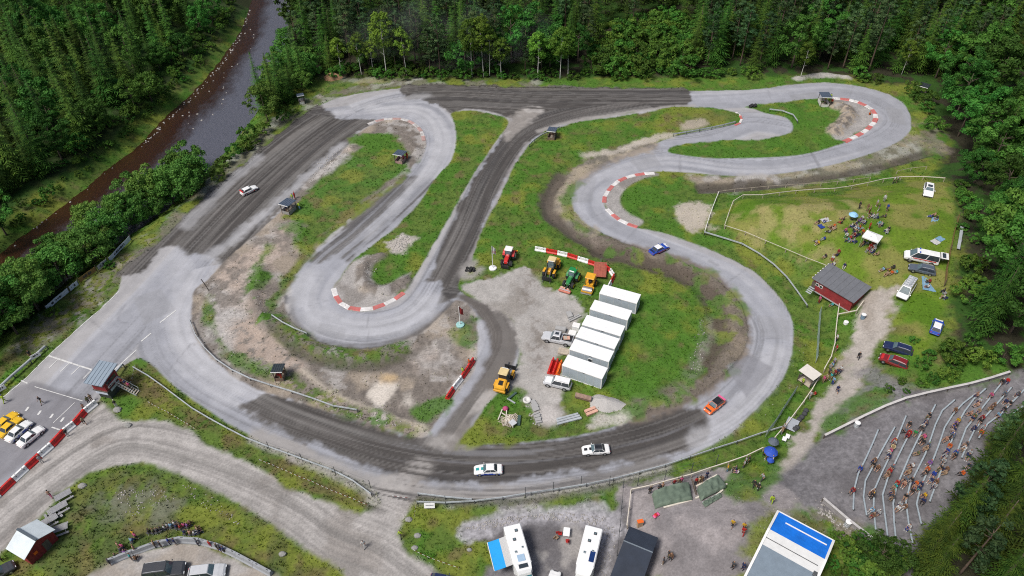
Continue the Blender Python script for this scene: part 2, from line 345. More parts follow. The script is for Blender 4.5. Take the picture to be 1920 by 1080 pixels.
IN3 = [(885, 490), (900, 440), (917, 402), (937, 370), (958, 322), (975, 295), (992, 270), (1022, 247), (1047, 240), (1072, 231), (1135, 222), (1210, 210), (1260, 201), (1310, 200), (1360, 206), (1382, 212), (1391, 222), (1385, 230), (1360, 236), (1310, 246), (1260, 257), (1230, 269), (1197, 280), (1160, 292), (1122, 312), (1092, 330), (1075, 345), (1067, 360), (1070, 377), (1082, 400), (1100, 420), (1135, 440), (1167, 455), (1210, 470), (1247, 482), (1297, 500), (1335, 520), (1365, 545), (1382, 565), (1395, 587), (1402, 620), (1400, 647), (1380, 682), (1347, 712), (1310, 740), (1272, 760), (1222, 772), (1172, 793), (1115, 811), (1047, 823), (960, 831), (862, 834), (875, 810), (905, 770), (940, 730), (965, 690), (975, 645), (970, 615), (950, 590), (915, 570), (875, 555), (860, 540), (868, 515)]
IN4 = [(1252, 282), (1262, 274), (1285, 270), (1335, 264), (1400, 262), (1440, 260), (1477, 250), (1487, 238), (1480, 225), (1465, 218), (1434, 212), (1416, 205), (1396, 201), (1405, 198), (1421, 195), (1462, 192), (1504, 186), (1564, 184), (1590, 186), (1613, 192), (1631, 201), (1641, 213), (1642, 223), (1632, 235), (1619, 246), (1605, 255), (1581, 268), (1555, 277), (1520, 287), (1467, 294), (1380, 297), (1320, 296), (1262, 288)]
# verges and far ground under the woods
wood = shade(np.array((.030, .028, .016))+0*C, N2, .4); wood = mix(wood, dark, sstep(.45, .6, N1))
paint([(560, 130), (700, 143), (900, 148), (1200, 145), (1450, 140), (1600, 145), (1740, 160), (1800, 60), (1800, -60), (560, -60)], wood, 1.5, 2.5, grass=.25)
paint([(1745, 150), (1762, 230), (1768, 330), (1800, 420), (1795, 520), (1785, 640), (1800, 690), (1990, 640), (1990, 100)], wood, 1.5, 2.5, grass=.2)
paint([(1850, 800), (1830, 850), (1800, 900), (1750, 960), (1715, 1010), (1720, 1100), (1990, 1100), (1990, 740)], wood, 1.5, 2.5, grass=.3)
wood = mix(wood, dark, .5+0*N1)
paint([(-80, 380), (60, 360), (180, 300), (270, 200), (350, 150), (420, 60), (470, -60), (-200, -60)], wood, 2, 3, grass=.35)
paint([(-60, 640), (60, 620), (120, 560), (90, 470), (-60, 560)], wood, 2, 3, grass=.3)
stroke([(228, 500), (300, 440), (380, 365), (470, 285), (560, 205), (640, 172), (760, 156), (900, 157), (1040, 161)], 4.5, mix(soil, medw, sstep(.45, .6, N5)), 1., 2.5, .7, .5)
stroke([(60, 640), (140, 580), (225, 505), (290, 455)], 7, mix(soil, dryw, sstep(.4, .6, N2)), 1.5, 2.5, .8, .5)
stroke([(600, 140), (640, 150), (760, 150)], 3, soil, 1.5, 2.5, .5, .5)
stroke([(1040, 157), (1200, 158), (1400, 160)], 7, lushw, 1, 1, .9, 1)
stroke([(1495, 148), (1540, 141), (1590, 146)], 2.2, GRAV, .6, 1, .9, 0, h=.6)
# grey bank and ditch below the hairpin on the far right
stroke([(1720, 265), (1660, 295), (1580, 318), (1480, 335), (1380, 345), (1300, 345)], 6, soil, 1.2, 2.2, .8, .3)
stroke([(1745, 285), (1640, 315), (1520, 335), (1420, 350), (1310, 356)], 2.2, np.array((.07, .06, .05)), .5, .8, .8, .1, h=-.8)
stroke([(1690, 250), (1740, 240), (1760, 280)], 6, mix(soil, medw, sstep(.4, .6, N1)), 1.5, 2, .7, .5)
# lawn and parking on the hill
lawn = shade(np.array((.105, .170, .015))+0*C, N4, .18); lawn = mix(lawn, np.array((.21, .195, .06)), sstep(.44, .64, N5)*.75); lawn = mix(lawn, np.array((.075, .150, .010)), sstep(.5, .68, fbm(X*.12, Y*.12, 77, 4)))
paint([(1366, 428), (1382, 378), (1470, 371), (1580, 365), (1640, 350), (1700, 341), (1765, 342), (1785, 390), (1792, 430), (1775, 540), (1760, 640), (1700, 690), (1660, 640), (1680, 560), (1640, 540), (1560, 505), (1450, 462)], lawn, .8, .8, grass=.3)
paint([(1380, 400), (1460, 385), (1590, 380), (1620, 400), (1560, 430), (1480, 460), (1420, 445)], np.array((.31, .255, .12)), 3, 5, .6, nz=sstep(.4, .6, N1))
paint([(1510, 470), (1570, 470), (1600, 500), (1550, 510)], np.array((.25, .205, .10)), 2, 4, .6, nz=sstep(.4, .6, N1))
paint([(1640, 600), (1690, 590), (1700, 640), (1660, 640)], dryw, 2, 3, .8)
# gravel path and terraces
paint([(1620, 550), (1618, 577), (1612, 607), (1600, 637), (1580, 680), (1573, 710), (1547, 740), (1522, 777), (1503, 812), (1482, 847), (1455, 880), (1430, 905), (1395, 930), (1360, 960), (1500, 960), (1480, 905), (1500, 880), (1520, 850), (1540, 812), (1557, 780), (1590, 747), (1620, 720), (1632, 690), (1640, 657), (1662, 622), (1674, 572), (1684, 540), (1650, 540)], mix(grav, SAND*.95, .35+0*N1), .7, 1.6, grass=.1, kind=2)
paint([(1632, 722), (1700, 730), (1790, 722), (1880, 700), (1960, 690), (1960, 760), (1880, 790), (1850, 840), (1830, 890), (1800, 930), (1750, 975), (1725, 1010), (1725, 1090), (1690, 1090), (1680, 1030), (1640, 1015), (1590, 985), (1545, 965), (1490, 950), (1440, 935), (1440, 905), (1480, 880), (1510, 850), (1540, 812), (1560, 782), (1600, 750)], dgrav, .6, .8, grass=.06, kind=2)
stroke([(1630, 700), (1660, 720), (1700, 735)], 4, mix(dgrav, medw, sstep(.5, .6, N1)), 1, 2, .8, .4, 0)
stroke([(1640, 745), (1600, 775), (1560, 800)], 3, medw, 1, 2.2, .85, .8, 0)
stroke([(1700, 690), (1740, 705), (1800, 700), (1860, 690)], 5, lushw, 1, 2, .9, 1, 0)
paint([(1155, 910), (1220, 903), (1300, 885), (1345, 880), (1385, 885), (1400, 900), (1440, 900), (1500, 940), (1520, 965), (1450, 975), (1435, 1010), (1420, 1090), (1235, 1090), (1140, 1090), (1158, 1000), (1170, 960)], mix(shade(np.array((.27, .245, .245))+0*C, N2, .25), dgrav*1.1, sstep(.45, .65, N5)*.6), .6, 1.2, grass=.04, kind=2)
stroke([(1440, 880), (1425, 900), (1395, 930), (1380, 915), (1400, 890)], 3, medw, .8, 1.5, .9, .8, 0)
stroke([(1450, 960), (1425, 1000), (1405, 1040)], 2.2, dryw, 1, 2.2, .9, .8, 0)
stroke([(1545, 985), (1600, 1010), (1640, 1050)], 6, mix(soil, medw, sstep(.42, .6, N1)), 1.5, 2.5, .9, .7, 0)
paint([(870, 985), (900, 972), (940, 966), (1050, 958), (1110, 962), (1150, 965), (1166, 930), (1172, 960), (1160, 1095), (900, 1095), (960, 1040), (920, 1010), (880, 1005)], dgrav*.95, .6, 1.2, grass=.06, kind=2)
stroke([(872, 992), (930, 972), (1050, 962), (1140, 975), (1130, 1040), (1120, 1090)], 3, shade(np.array((.34, .33, .35))+0*C, N4, .5), .8, 1.5, .85, 0)
stroke([(1010, 1100), (1030, 1050), (1060, 1020)], 5, mix(dgrav, GRAV*.9, sstep(.4, .6, N1)), 1.5, 2, .8, 0)
# gravel road along the bottom
paint([(-60, 985), (0, 925), (60, 872), (130, 806), (186, 757), (217, 772), (225, 790), (287, 787), (337, 797), (370, 815), (412, 842), (450, 860), (480, 877), (530, 907), (580, 932), (630, 950), (675, 962), (700, 957), (716, 940), (720, 920), (780, 926), (772, 940), (762, 960), (746, 990), (752, 1010), (762, 1030), (792, 1057), (825, 1075), (850, 1100), (660, 1100), (642, 1070), (592, 1045), (555, 1022), (517, 987), (480, 963), (425, 935), (387, 915), (350, 897), (312, 882), (275, 870), (237, 868), (200, 875), (162, 892), (140, 907), (107, 930), (82, 965), (40, 1000), (0, 1037), (-60, 1090)], groad, .5, .9, grass=.02, kind=2)
paint([(160, 1100), (200, 1062), (225, 1050), (265, 1033), (312, 1021), (362, 1018), (412, 1031), (462, 1056), (530, 1100)], mix(grav, SAND*.8, sstep(.4, .7, N1)*.5), .5, .9, grass=.05, kind=2)
# lower left bank: weeds with rubble
paint([(212, 762), (240, 770), (262, 776), (300, 782), (345, 792), (420, 835), (500, 880), (600, 930), (690, 950), (706, 935), (600, 880), (480, 828), (380, 778), (320, 735), (270, 695), (240, 690), (215, 715)], mix(dryw, brn*.8, sstep(.4, .6, N1)*.6), .6, 1., grass=1)
paint([(205, 765), (225, 735), (250, 745), (300, 775), (250, 785)], lushw, 1, 1.5, .9, 1)
paint([(190, 945), (230, 912), (300, 915), (330, 930), (340, 960), (260, 975), (225, 965)], mix(soil, GRAV*.9, sstep(.45, .6, N2)), 1.5, 3, .85, .3)
paint([(90, 965), (170, 905), (280, 882), (390, 920), (520, 1000), (620, 1070), (560, 1100), (500, 1060), (400, 1010), (300, 1010), (200, 1050), (140, 1090), (60, 1040)], mix(dryw, np.array((.075, .075, .035)), sstep(.4, .6, N1)*.8), 1., 2., .7)
paint([(255, 690), (330, 750), (440, 820), (560, 880), (690, 945), (640, 930), (500, 870), (380, 800), (270, 730)], mix(brn*.75+0*C, dryw, sstep(.45, .62, N2)), 1., 1.2, .75)
paint([(1878, -40), (1990, -40), (1990, 30), (1885, 28)], grav, 1, 1.5, 1, 0)
# the circuit itself
paint(TRACK_OUT, asph, .18, .14, grass=0, kind=1)
# dirt sections
D1 = [(215, 520), (242, 514), (270, 505), (276, 497), (295, 477), (318, 461), (336, 468), (350, 483), (375, 475), (398, 480), (412, 494), (428, 488), (480, 442), (530, 394), (570, 355), (620, 307), (655, 272), (668, 248), (705, 224), (652, 224), (628, 222), (600, 198), (560, 218), (520, 250), (470, 295), (400, 352), (320, 430), (240, 492)]
paint(D1, dirt, .5, 1.2, .96)
D2 = [(750, 176), (768, 187), (790, 184), (806, 199), (818, 193), (836, 208), (850, 214), (870, 204), (910, 206), (955, 220), (957, 235), (935, 265), (900, 318), (870, 370), (840, 420), (822, 470), (812, 500), (795, 525), (820, 527), (830, 542), (826, 558), (815, 575), (850, 560), (870, 545), (868, 515), (885, 490), (915, 405), (955, 325), (990, 270), (1045, 238), (1135, 220), (1200, 209), (1290, 199), (1296, 175), (1280, 167), (1100, 163), (900, 160), (790, 158), (752, 162)]
paint(D2, dirt, .45, 1.1, .96)
paint([(955, 222), (975, 205), (1000, 200), (1020, 205), (1005, 222), (975, 245), (960, 262), (945, 262)], mix(grav, dirt, sstep(.5, .62, STR)), .8, 1.2, .9)
stroke([(1010, 246), (1072, 228), (1150, 216), (1240, 203), (1300, 198)], 1.6, GRAV*.9, .5, .5, .8)
stroke([(990, 268), (960, 318), (930, 380), (905, 440), (885, 485)], 1.4, np.array((.30, .28, .28)), .5, .6, .7)
stroke([(845, 400), (822, 445), (800, 490)], 2.4, asph, .6, .9, .9)
D3 = [(788, 330), (815, 340), (800, 362), (760, 405), (700, 448), (665, 475), (655, 492), (630, 478), (605, 490), (575, 488), (605, 460), (655, 412), (720, 360), (760, 330)]
paint(D3, dirt, .7, 1.4, .85, nz=sstep(.38, .55, STR)*.75+.25)
D4 = [(452, 766), (470, 752), (500, 738), (560, 750), (640, 776), (720, 800), (800, 822), (900, 830), (1000, 826), (1110, 808), (1180, 788), (1250, 765), (1308, 768), (1322, 780), (1334, 797), (1320, 828), (1280, 845), (1200, 862), (1100, 880), (1000, 896), (900, 906), (800, 905), (700, 880), (600, 838), (520, 800)]
paint(D4, dirt, .5, 1.3, .97, nz=sstep(.34, .46, STR)*.25+.75)
stroke([(480, 820), (600, 868), (690, 905), (800, 926), (960, 930), (1110, 905), (1240, 872)], 3.2, mix(GRAV*.85, dirt, sstep(.45, .6, STR)*.8), .8, 1, .85)
stroke([(560, 640), (620, 660), (690, 662), (760, 648), (815, 615), (850, 575)], 3.0, mix(dirt, SOIL, sstep(.45, .6, N1)*.6), .6, .6, .9)
stroke([(536, 545), (530, 580), (548, 620), (585, 648)], 2.6, mix(grav, dirt, sstep(.5, .6, N1)), .6, .6, .85)
stroke([(548, 560), (553, 598), (590, 634), (660, 648), (740, 638), (800, 610)], .9, DIRT*1.4, .5, .3, .6)
paint([(815, 830), (842, 790), (875, 748), (905, 700), (918, 650), (905, 600), (870, 566), (850, 556), (880, 548), (925, 566), (960, 592), (975, 640), (962, 690), (930, 735), (895, 780), (868, 834)], mix(dirt, SOIL*1.1, .35+0*N1), .6, .8, .95, 0, 1)
stroke([(830, 825), (870, 775), (900, 740)], 2.5, mix(grav, dirt, sstep(.5, .6, STR)), .8, .8, .7)
stroke([(878, 828), (905, 785), (925, 745)], 2.5, grav, .8, .8, .8)
paint([(800, 836), (830, 815), (865, 815), (885, 836), (840, 842)], grav*.9, .8, 1.2, .8)
stroke([(715, 935), (750, 905), (790, 880)], 4, mix(grav, dirt, sstep(.45, .6, STR)), 1.2, 1.6, .7)
pale = shade(np.array((.43, .43, .45))+0*C, STR, .22)
for p_, w_, a_ in [([(572, 520), (572, 560), (600, 597), (670, 617), (745, 605), (800, 568)], 5.5, .55), ([(700, 205), (770, 208), (815, 235), (828, 270), (806, 322)], 5., .5), ([(790, 330), (740, 390), (690, 440)], 2., .5), ([(330, 480), (345, 540), (335, 600), (360, 670), (430, 740)], 5, .4), ([(1310, 825), (1370, 785), (1430, 725), (1460, 660)], 3.5, .5), ([(480, 300), (420, 355), (350, 420)], 3.0, .45), ([(395, 480), (480, 415), (560, 345), (640, 272)], 2.4, .6), ([(640, 210), (720, 190), (800, 180)], 3, .4)]:
    stroke(p_, w_, pale, 1.2, 1.4, a_)
# kerb aprons
paint([(692, 238), (722, 225), (760, 226), (785, 242), (796, 262), (792, 285), (772, 296), (775, 270), (760, 250), (735, 243), (705, 250)], grav*.85, .4, .5, 1, 0)
paint([(1132, 372), (1145, 350), (1182, 330), (1225, 322), (1235, 330), (1200, 338), (1175, 352), (1163, 372), (1168, 390), (1190, 405), (1208, 413), (1195, 426), (1165, 414), (1140, 396)], grav*.85, .4, .5, 1, 0)
# islands
paint(IN1, soil, .25, .32, grass=.12, kind=0)
paint(IN2, medw, .25, .32, grass=1, kind=0)
paint(IN3, medw, .25, .32, grass=1, kind=0)
paint(IN4, lushw, .25, .32, grass=1, kind=0)
# IN1 details
paint([(400, 520), (480, 455), (540, 415), (560, 440), (520, 490), (500, 540), (500, 600), (560, 660), (570, 690), (500, 690), (440, 690), (400, 650), (372, 600)], sandy, 1.2, 2.5, .95, .1)
paint([(430, 600), (480, 600), (520, 640), (570, 680), (560, 700), (480, 690), (440, 655)], mix(PINK+0*C, SOIL, sstep(.5, .66, N2)), 1.5, 2., .75)
paint([(528, 405), (560, 372), (600, 332), (640, 292), (668, 262), (705, 252), (745, 255), (770, 285), (760, 312), (725, 345), (690, 372), (650, 408), (612, 442), (580, 470), (555, 462), (570, 425), (545, 412)], medw, .8, 1.6, .97, 1)
paint([(655, 262), (690, 250), (740, 260), (730, 285), (680, 290)], lushw, .8, 2, .9, 1)
paint([(640, 405), (720, 355), (770, 318), (785, 300), (770, 322), (700, 380), (620, 445), (575, 490), (545, 540), (520, 560), (520, 600), (545, 635), (510, 615), (500, 580), (530, 520), (570, 470)], dryw, .8, 1.2, .9, 1)
stroke([(610, 325), (640, 298), (660, 278)], 3, sandy, .8, 1.5, .95, .1, h=.5)
stroke([(575, 350), (605, 320)], 2, sandy, .8, 1.2, .9, .1)
stroke([(760, 262), (780, 285), (770, 300)], 3, soil, .8, 1.2, .9, .2, h=.4)
stroke([(510, 600), (545, 632), (600, 660), (680, 672), (750, 660)], 4.2, mix(medw, soil, sstep(.5, .62, N2)*.7), .8, 1., .95, .8, h=.7)
stroke([(515, 618), (560, 660), (620, 682), (700, 688), (770, 668), (800, 650)], 2.2, np.array((.085, .075, .06)), .8, .8, .75, .3, h=-.3)
stroke([(492, 505), (478, 560), (500, 620)], 3., mix(soil, medw, sstep(.5, .6, N1)), 1, 1.5, .8, .4, h=.8)
stroke([(500, 470), (486, 500), (490, 540)], 3.0, lushw, .8, 2., .8, .9)
stroke([(540, 425), (580, 435), (600, 450)], 3, lushw, .8, 2., .7, .9)
paint([(690, 730), (720, 715), (750, 720), (735, 750), (700, 755)], np.array((.55, .50, .44)), .8, 1.5, .9, 0)
paint([(752, 735), (780, 745), (770, 765), (750, 760)], np.array((.52, .48, .43)), .8, 1.5, .8, 0)
paint([(715, 705), (745, 700), (745, 715), (720, 718)], np.array((.50, .36, .20)), .8, 1.2, .75, 0)
paint([(770, 765), (800, 752), (835, 745), (845, 752), (800, 800), (775, 790), (760, 780)], lushw, .8, 2., .9, 1)
paint([(850, 620), (875, 600), (893, 600), (890, 640), (870, 655), (855, 645)], lushw, .8, 2., .8, .9)
paint([(770, 655), (800, 640), (840, 640), (860, 670), (850, 690), (800, 700), (770, 690)], sandy, 1.5, 2.5, .7, .1)
stroke([(570, 695), (620, 735), (700, 770), (760, 790), (795, 800)], 1.3, np.array((.42, .37, .31)), .5, .6, .8, .1, h=.3)
stroke([(480, 690), (540, 710), (600, 745), (670, 775), (720, 790), (760, 805)], 3.2, mix(medw, soil, sstep(.45, .6, N2)), .8, 1.2, .8, .8)
stroke([(385, 560), (400, 610), (430, 665), (500, 705)], 1.4, medw, .8, 1.4, .8, .8)
# IN2 details: apron and mound
paint([(624, 545), (634, 525), (645, 508), (664, 490), (690, 480), (712, 482), (700, 500), (690, 525), (700, 545), (740, 548), (760, 545), (742, 562), (720, 573), (697, 582), (670, 583), (652, 579), (638, 570)], grav*.88, .5, .6, 1, 0)
paint([(668, 505), (690, 485), (720, 478), (700, 500), (692, 525), (715, 545), (760, 520), (770, 510), (765, 540), (740, 552), (700, 552), (675, 540)], mix(soil, GRAV*1.1, .3+0*N1), .6, 1., 1, .1)
stroke([(712, 482), (686, 497), (680, 522), (694, 542), (725, 546), (758, 528)], 3., soil, .6, .8, .9, .1, h=.9)
paint([(705, 500), (730, 480), (752, 470), (770, 490), (760, 510), (735, 530), (710, 525)], lushw, .8, 1.8, .9, 1)
paint([(725, 455), (745, 440), (765, 440), (775, 450), (755, 470), (735, 470)], np.array((.42, .38, .36)), .8, 2.2, .9, .2)
# IN3 details
stroke([(1215, 274), (1160, 288), (1110, 310), (1072, 335), (1048, 358), (1045, 385), (1065, 412), (1100, 440)], 5.5, mix(soil, SAND*.9, sstep(.4, .6, N1)), 1., 1.6, .92, .15)
stroke([(1050, 330), (1028, 365), (1028, 395), (1055, 425), (1095, 450), (1130, 466)], 3.2, np.array((.085, .07, .058)), .8, 1., .92, .05, h=-.7)
stroke([(1085, 345), (1062, 375), (1078, 415), (1100, 432)], 2., medw, .8, 1.8, .8, .7)
stroke([(1130, 455), (1200, 476), (1260, 492), (1320, 520), (1362, 560), (1382, 610), (1375, 660), (1330, 705), (1260, 745), (1190, 772)], 5.0, mix(mix(soil, np.array((.13, .10, .08)), .5+0*N1), dryw, sstep(.52, .64, N1)*.8), .8, 1.3, .95, .3, h=.5)
stroke([(1120, 470), (1200, 490), (1270, 512), (1320, 545), (1342, 590), (1340, 640), (1310, 690)], 4.2, mix(np.array((.085, .068, .054))+0*C, medw, sstep(.54, .66, N1)*.7), .8, 1.3, .95, .25, h=-.7)
stroke([(1330, 600), (1318, 650), (1290, 700)], 1.8, np.array((.30, .27, .25)), .8, 1.4, .8, .1)
stroke([(1100, 290), (1150, 284), (1220, 262), (1260, 252)], 2.2, np.array((.42, .38, .33)), .8, 1.5, .85, .1)
paint([(1280, 222), (1310, 212), (1360, 212), (1375, 222), (1330, 238), (1290, 240)], mix(dryw, brn, .5+0*N1), 1.5, 2.5, .8, .8)
stroke([(1290, 236), (1310, 232)], 4, np.array((.36, .31, .26)), 1, 2, .8, .1)
paint([(1060, 250), (1120, 232), (1200, 218), (1220, 235), (1150, 262), (1070, 290)], lushw, 2, 3, .7, 1)
paint([(1195, 560), (1260, 535), (1310, 560), (1335, 600), (1310, 670), (1270, 720), (1190, 750), (1140, 720), (1170, 640)], lushw, 2, 3, .85, 1)
YARD = [(868, 545), (900, 525), (945, 512), (985, 497), (1000, 518), (1020, 535), (1048, 545), (1075, 560), (1100, 575), (1085, 610), (1068, 640), (1058, 670), (1040, 690), (1060, 735), (1066, 755), (1060, 782), (1035, 805), (1010, 795), (997, 765), (985, 738), (960, 728), (940, 732), (962, 690), (974, 645), (968, 612), (945, 590), (905, 568)]
paint(YARD, grav, .6, 1.6, .97, .05, 2)
stroke([(1000, 520), (985, 560), (1010, 610), (1005, 680)], 3, mix(grav, SOIL, sstep(.4, .6, N2)), 1.5, 2, .7)
paint([(1010, 765), (1035, 755), (1050, 775), (1030, 798), (1012, 790)], np.array((.46, .43, .41)), .8, 1.5, .8, 0)
stroke([(1110, 800), (1140, 790), (1160, 788)], 2, np.array((.46, .43, .40)), .8, 1.5, .8, 0)
stroke([(885, 495), (870, 515), (885, 518), (900, 505)], 2, GRAV*.8, .8, .8, .9, 0)
paint([(862, 833), (905, 830), (985, 828), (1040, 821), (1100, 810), (1060, 800), (960, 800), (900, 800)], dryw, 1, 2, .85, 1)
# IN4 details
paint([(1562, 186), (1590, 188), (1612, 194), (1629, 203), (1638, 215), (1636, 226), (1620, 242), (1600, 254), (1580, 264), (1560, 258), (1556, 246), (1575, 228), (1580, 210), (1568, 198)], grav*.88, .4, .7, 1, 0)
stroke([(1566, 200), (1585, 205), (1590, 220), (1575, 236), (1562, 248)], 4, mix(soil, SAND*.9, sstep(.4, .6, N2)), .6, 1., .95, .1, h=1.1)
paint([(1480, 255), (1510, 240), (1530, 255), (1500, 275)], np.array((.085, .15, .018)), 1.5, 2.5, .8, 1)
# infield of the S bend
paint([(1210, 415), (1172, 392), (1165, 372), (1180, 352), (1225, 332), (1290, 332), (1310, 350), (1300, 375), (1270, 400), (1300, 430), (1345, 450), (1330, 462), (1280, 448)], lushw, .6, 1., .95, 1)
paint([(1255, 395), (1290, 375), (1325, 385), (1330, 420), (1318, 432), (1285, 425)], np.array((.42, .37, .32)), 1., 2.2, .9, .1)
stroke([(1300, 335), (1360, 338), (1440, 334)], 3, mix(soil, GRAV, sstep(.45, .6, N1)), 1, 1.6, .85, .3)
stroke([(1310, 348), (1370, 346), (1430, 343)], 2.4, np.array((.065, .055, .045)), .6, .8, .85, .2, h=-.5)
stroke([(1240, 265), (1300, 262)], 1, None)
# tyre marks and seams on the asphalt
for p, w_, a_ in [([(1275, 290), (1275, 322)], .5, .35), ([(1522, 287), (1536, 312)], .7, .5), ([(1170, 455), (1195, 427)], .35, .35), ([(1322, 712), (1440, 665)], .3, .25), ([(60, 722), (110, 738), (170, 760)], 1.6, .4), ([(235, 570), (222, 590), (225, 603), (245, 606)], .35, .4), ([(100, 770), (150, 715), (190, 690)], .8, .35), ([(60, 800), (130, 735)], .7, .3), ([(95, 815), (165, 750)], .7, .3), ([(1330, 490), (1345, 497)], .7, .4)]:
    stroke(p, w_, np.array((.12, .12, .13)), .3, .15, a_)
paint([(1360, 690), (1405, 665), (1450, 690), (1400, 745)], np.array((.21, .21, .23)), .3, .1, .7, smooth=False)
paint([(0, 760), (60, 718), (170, 762), (100, 820), (0, 900), (-60, 900)], np.array((.185, .18, .195)), .8, .6, .75)
for p_, c_, a_ in [([(1180, 300), (1225, 285), (1240, 310), (1200, 322)], .24, .5), ([(1480, 178), (1530, 172), (1535, 182), (1485, 188)], .25, .5), ([(1660, 200), (1690, 205), (1700, 235), (1668, 228)], .26, .5), ([(250, 560), (300, 540), (330, 580), (270, 610)], .25, .4), ([(1420, 590), (1480, 600), (1482, 640), (1425, 630)], .25, .4), ([(600, 605), (650, 615), (645, 635), (595, 625)], .24, .4), ([(1080, 340), (1120, 330), (1110, 380), (1075, 380)], .25, .4)]:
    paint(p_, np.array((c_, c_, c_*1.05)), .25, .06, a_, smooth=False)
for p_ in [[(1100, 412), (1140, 395)], [(1350, 538), (1400, 505)], [(1395, 640), (1487, 630)], [(1600, 160), (1592, 186)], [(1440, 168), (1446, 190)], [(170, 600), (262, 672)], [(312, 700), (362, 640)], [(540, 585), (625, 560)], [(690, 655), (690, 582)]]: stroke(p_, .3, np.array((.14, .14, .15)), .2, .1, .4)
# relief: bumps of the rough ground, carried by how grassy it is
rough_ = np.where(KIND == 0, 1., .12)
DZ += rough_*((N1-.5)*.55+(N2-.5)*.28)*np.clip(GR*.9+.10, 0, 1)
DZ *= sstep(0, 3, np.where(KIND == 1, 0, 3)+DZ*0)*.96+.04
zf = GZ[fi]; GZ[fi] = zf+DZ
# far colour
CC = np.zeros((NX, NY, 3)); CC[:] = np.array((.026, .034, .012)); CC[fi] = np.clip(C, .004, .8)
KK = np.zeros((NX, NY), np.int8); KK[fi] = KIND
def HZ(x, y):
    """height of the finished ground sheet"""
    x = np.asarray(x, float); y = np.asarray(y, float)
    i = np.clip(np.searchsorted(xs, x)-1, 0, NX-2); j = np.clip(np.searchsorted(ys, y)-1, 0, NY-2)
    fx = np.clip((x-xs[i])/(xs[i+1]-xs[i]), 0, 1); fy = np.clip((y-ys[j])/(ys[j+1]-ys[j]), 0, 1)
    return (GZ[i, j]*(1-fx)+GZ[i+1, j]*fx)*(1-fy)+(GZ[i, j+1]*(1-fx)+GZ[i+1, j+1]*fx)*fy
def G(px, py, dz=0.):
    p = W(px, py); return Vector((p.x, p.y, float(HZ(p.x, p.y))+dz))

gm = bpy.data.materials.new('ground_surface'); gm.use_nodes = True; nt = gm.node_tree; bs = nt.nodes['Principled BSDF']
bs.inputs['Roughness'].default_value = .9; bs.inputs['Specular IOR Level'].default_value = .25
at = nt.nodes.new('ShaderNodeAttribute'); at.attribute_name = 'Col'
tc = nt.nodes.new('ShaderNodeTexCoord')
def _noise(sc, det, rg=.6):
    n = nt.nodes.new('ShaderNodeTexNoise'); n.inputs['Scale'].default_value = sc; n.inputs['Detail'].default_value = det; n.inputs['Roughness'].default_value = rg
    nt.links.new(tc.outputs['Object'], n.inputs['Vector']); return n
nA = _noise(3.2, 4, .7); nB = _noise(.35, 3)
r1 = nt.nodes.new('ShaderNodeMapRange'); r1.inputs[1].default_value = .3; r1.inputs[2].default_value = .7; r1.inputs[3].default_value = -1; r1.inputs[4].default_value = 1
nt.links.new(nA.outputs[0], r1.inputs[0])
r2 = nt.nodes.new('ShaderNodeMapRange'); r2.inputs[1].default_value = .3; r2.inputs[2].default_value = .7; r2.inputs[3].default_value = .9; r2.inputs[4].default_value = 1.1
nt.links.new(nB.outputs[0], r2.inputs[0])
aa = nt.nodes.new('ShaderNodeAttribute'); aa.attribute_name = 'Amp'
ma = nt.nodes.new('ShaderNodeMath'); ma.operation = 'MULTIPLY_ADD'; nt.links.new(r1.outputs[0], ma.inputs[0]); nt.links.new(aa.outputs['Fac'], ma.inputs[1]); ma.inputs[2].default_value = 1
mu = nt.nodes.new('ShaderNodeMath'); mu.operation = 'MULTIPLY'; nt.links.new(ma.outputs[0], mu.inputs[0]); nt.links.new(r2.outputs[0], mu.inputs[1])
mxx = nt.nodes.new('ShaderNodeMix'); mxx.data_type = 'RGBA'; mxx.blend_type = 'MULTIPLY'; mxx.inputs[0].default_value = 1
nt.links.new(at.outputs['Color'], mxx.inputs[6]); nt.links.new(mu.outputs[0], mxx.inputs[7]); nt.links.new(mxx.outputs[2], bs.inputs['Base Color'])
bp = nt.nodes.new('ShaderNodeBump'); bp.inputs['Strength'].default_value = .35; bp.inputs['Distance'].default_value = .06; nt.links.new(aa.outputs['Fac'], bp.inputs['Strength'])
nt.links.new(nA.outputs[0], bp.inputs['Height']); nt.links.new(bp.outputs[0], bs.inputs['Normal'])

fk = np.maximum(np.maximum(KK[:-1, :-1], KK[1:, :-1]), np.maximum(KK[1:, 1:], KK[:-1, 1:]))
ID = np.arange(NX*NY).reshape(NX, NY)
QF = np.stack([ID[:-1, :-1], ID[1:, :-1], ID[1:, 1:], ID[:-1, 1:]], -1)
AV = np.stack([GX, GY, GZ], -1).reshape(-1, 3); AC = CC.reshape(-1, 3)
for nm, k in (('ground', 0), ('race_track', 1), ('gravel_road', 2)):
    F = QF[fk == k].reshape(-1, 4); u, inv = np.unique(F, return_inverse=True)
    o = np_obj(nm, AV[u], inv.reshape(-1, 4), gm, smooth=True)
    ca = o.data.color_attributes.new('Col', 'FLOAT_COLOR', 'POINT')
    ca.data.foreach_set('color', np.concatenate([AC[u], np.ones((len(u), 1))], 1).astype(np.float32).ravel())
    am = o.data.attributes.new('Amp', 'FLOAT', 'POINT'); am.data.foreach_set('value', np.full(len(u), .28 if k == 0 else (.07 if k == 1 else .22), np.float32))
    tag(o, kind='structure')
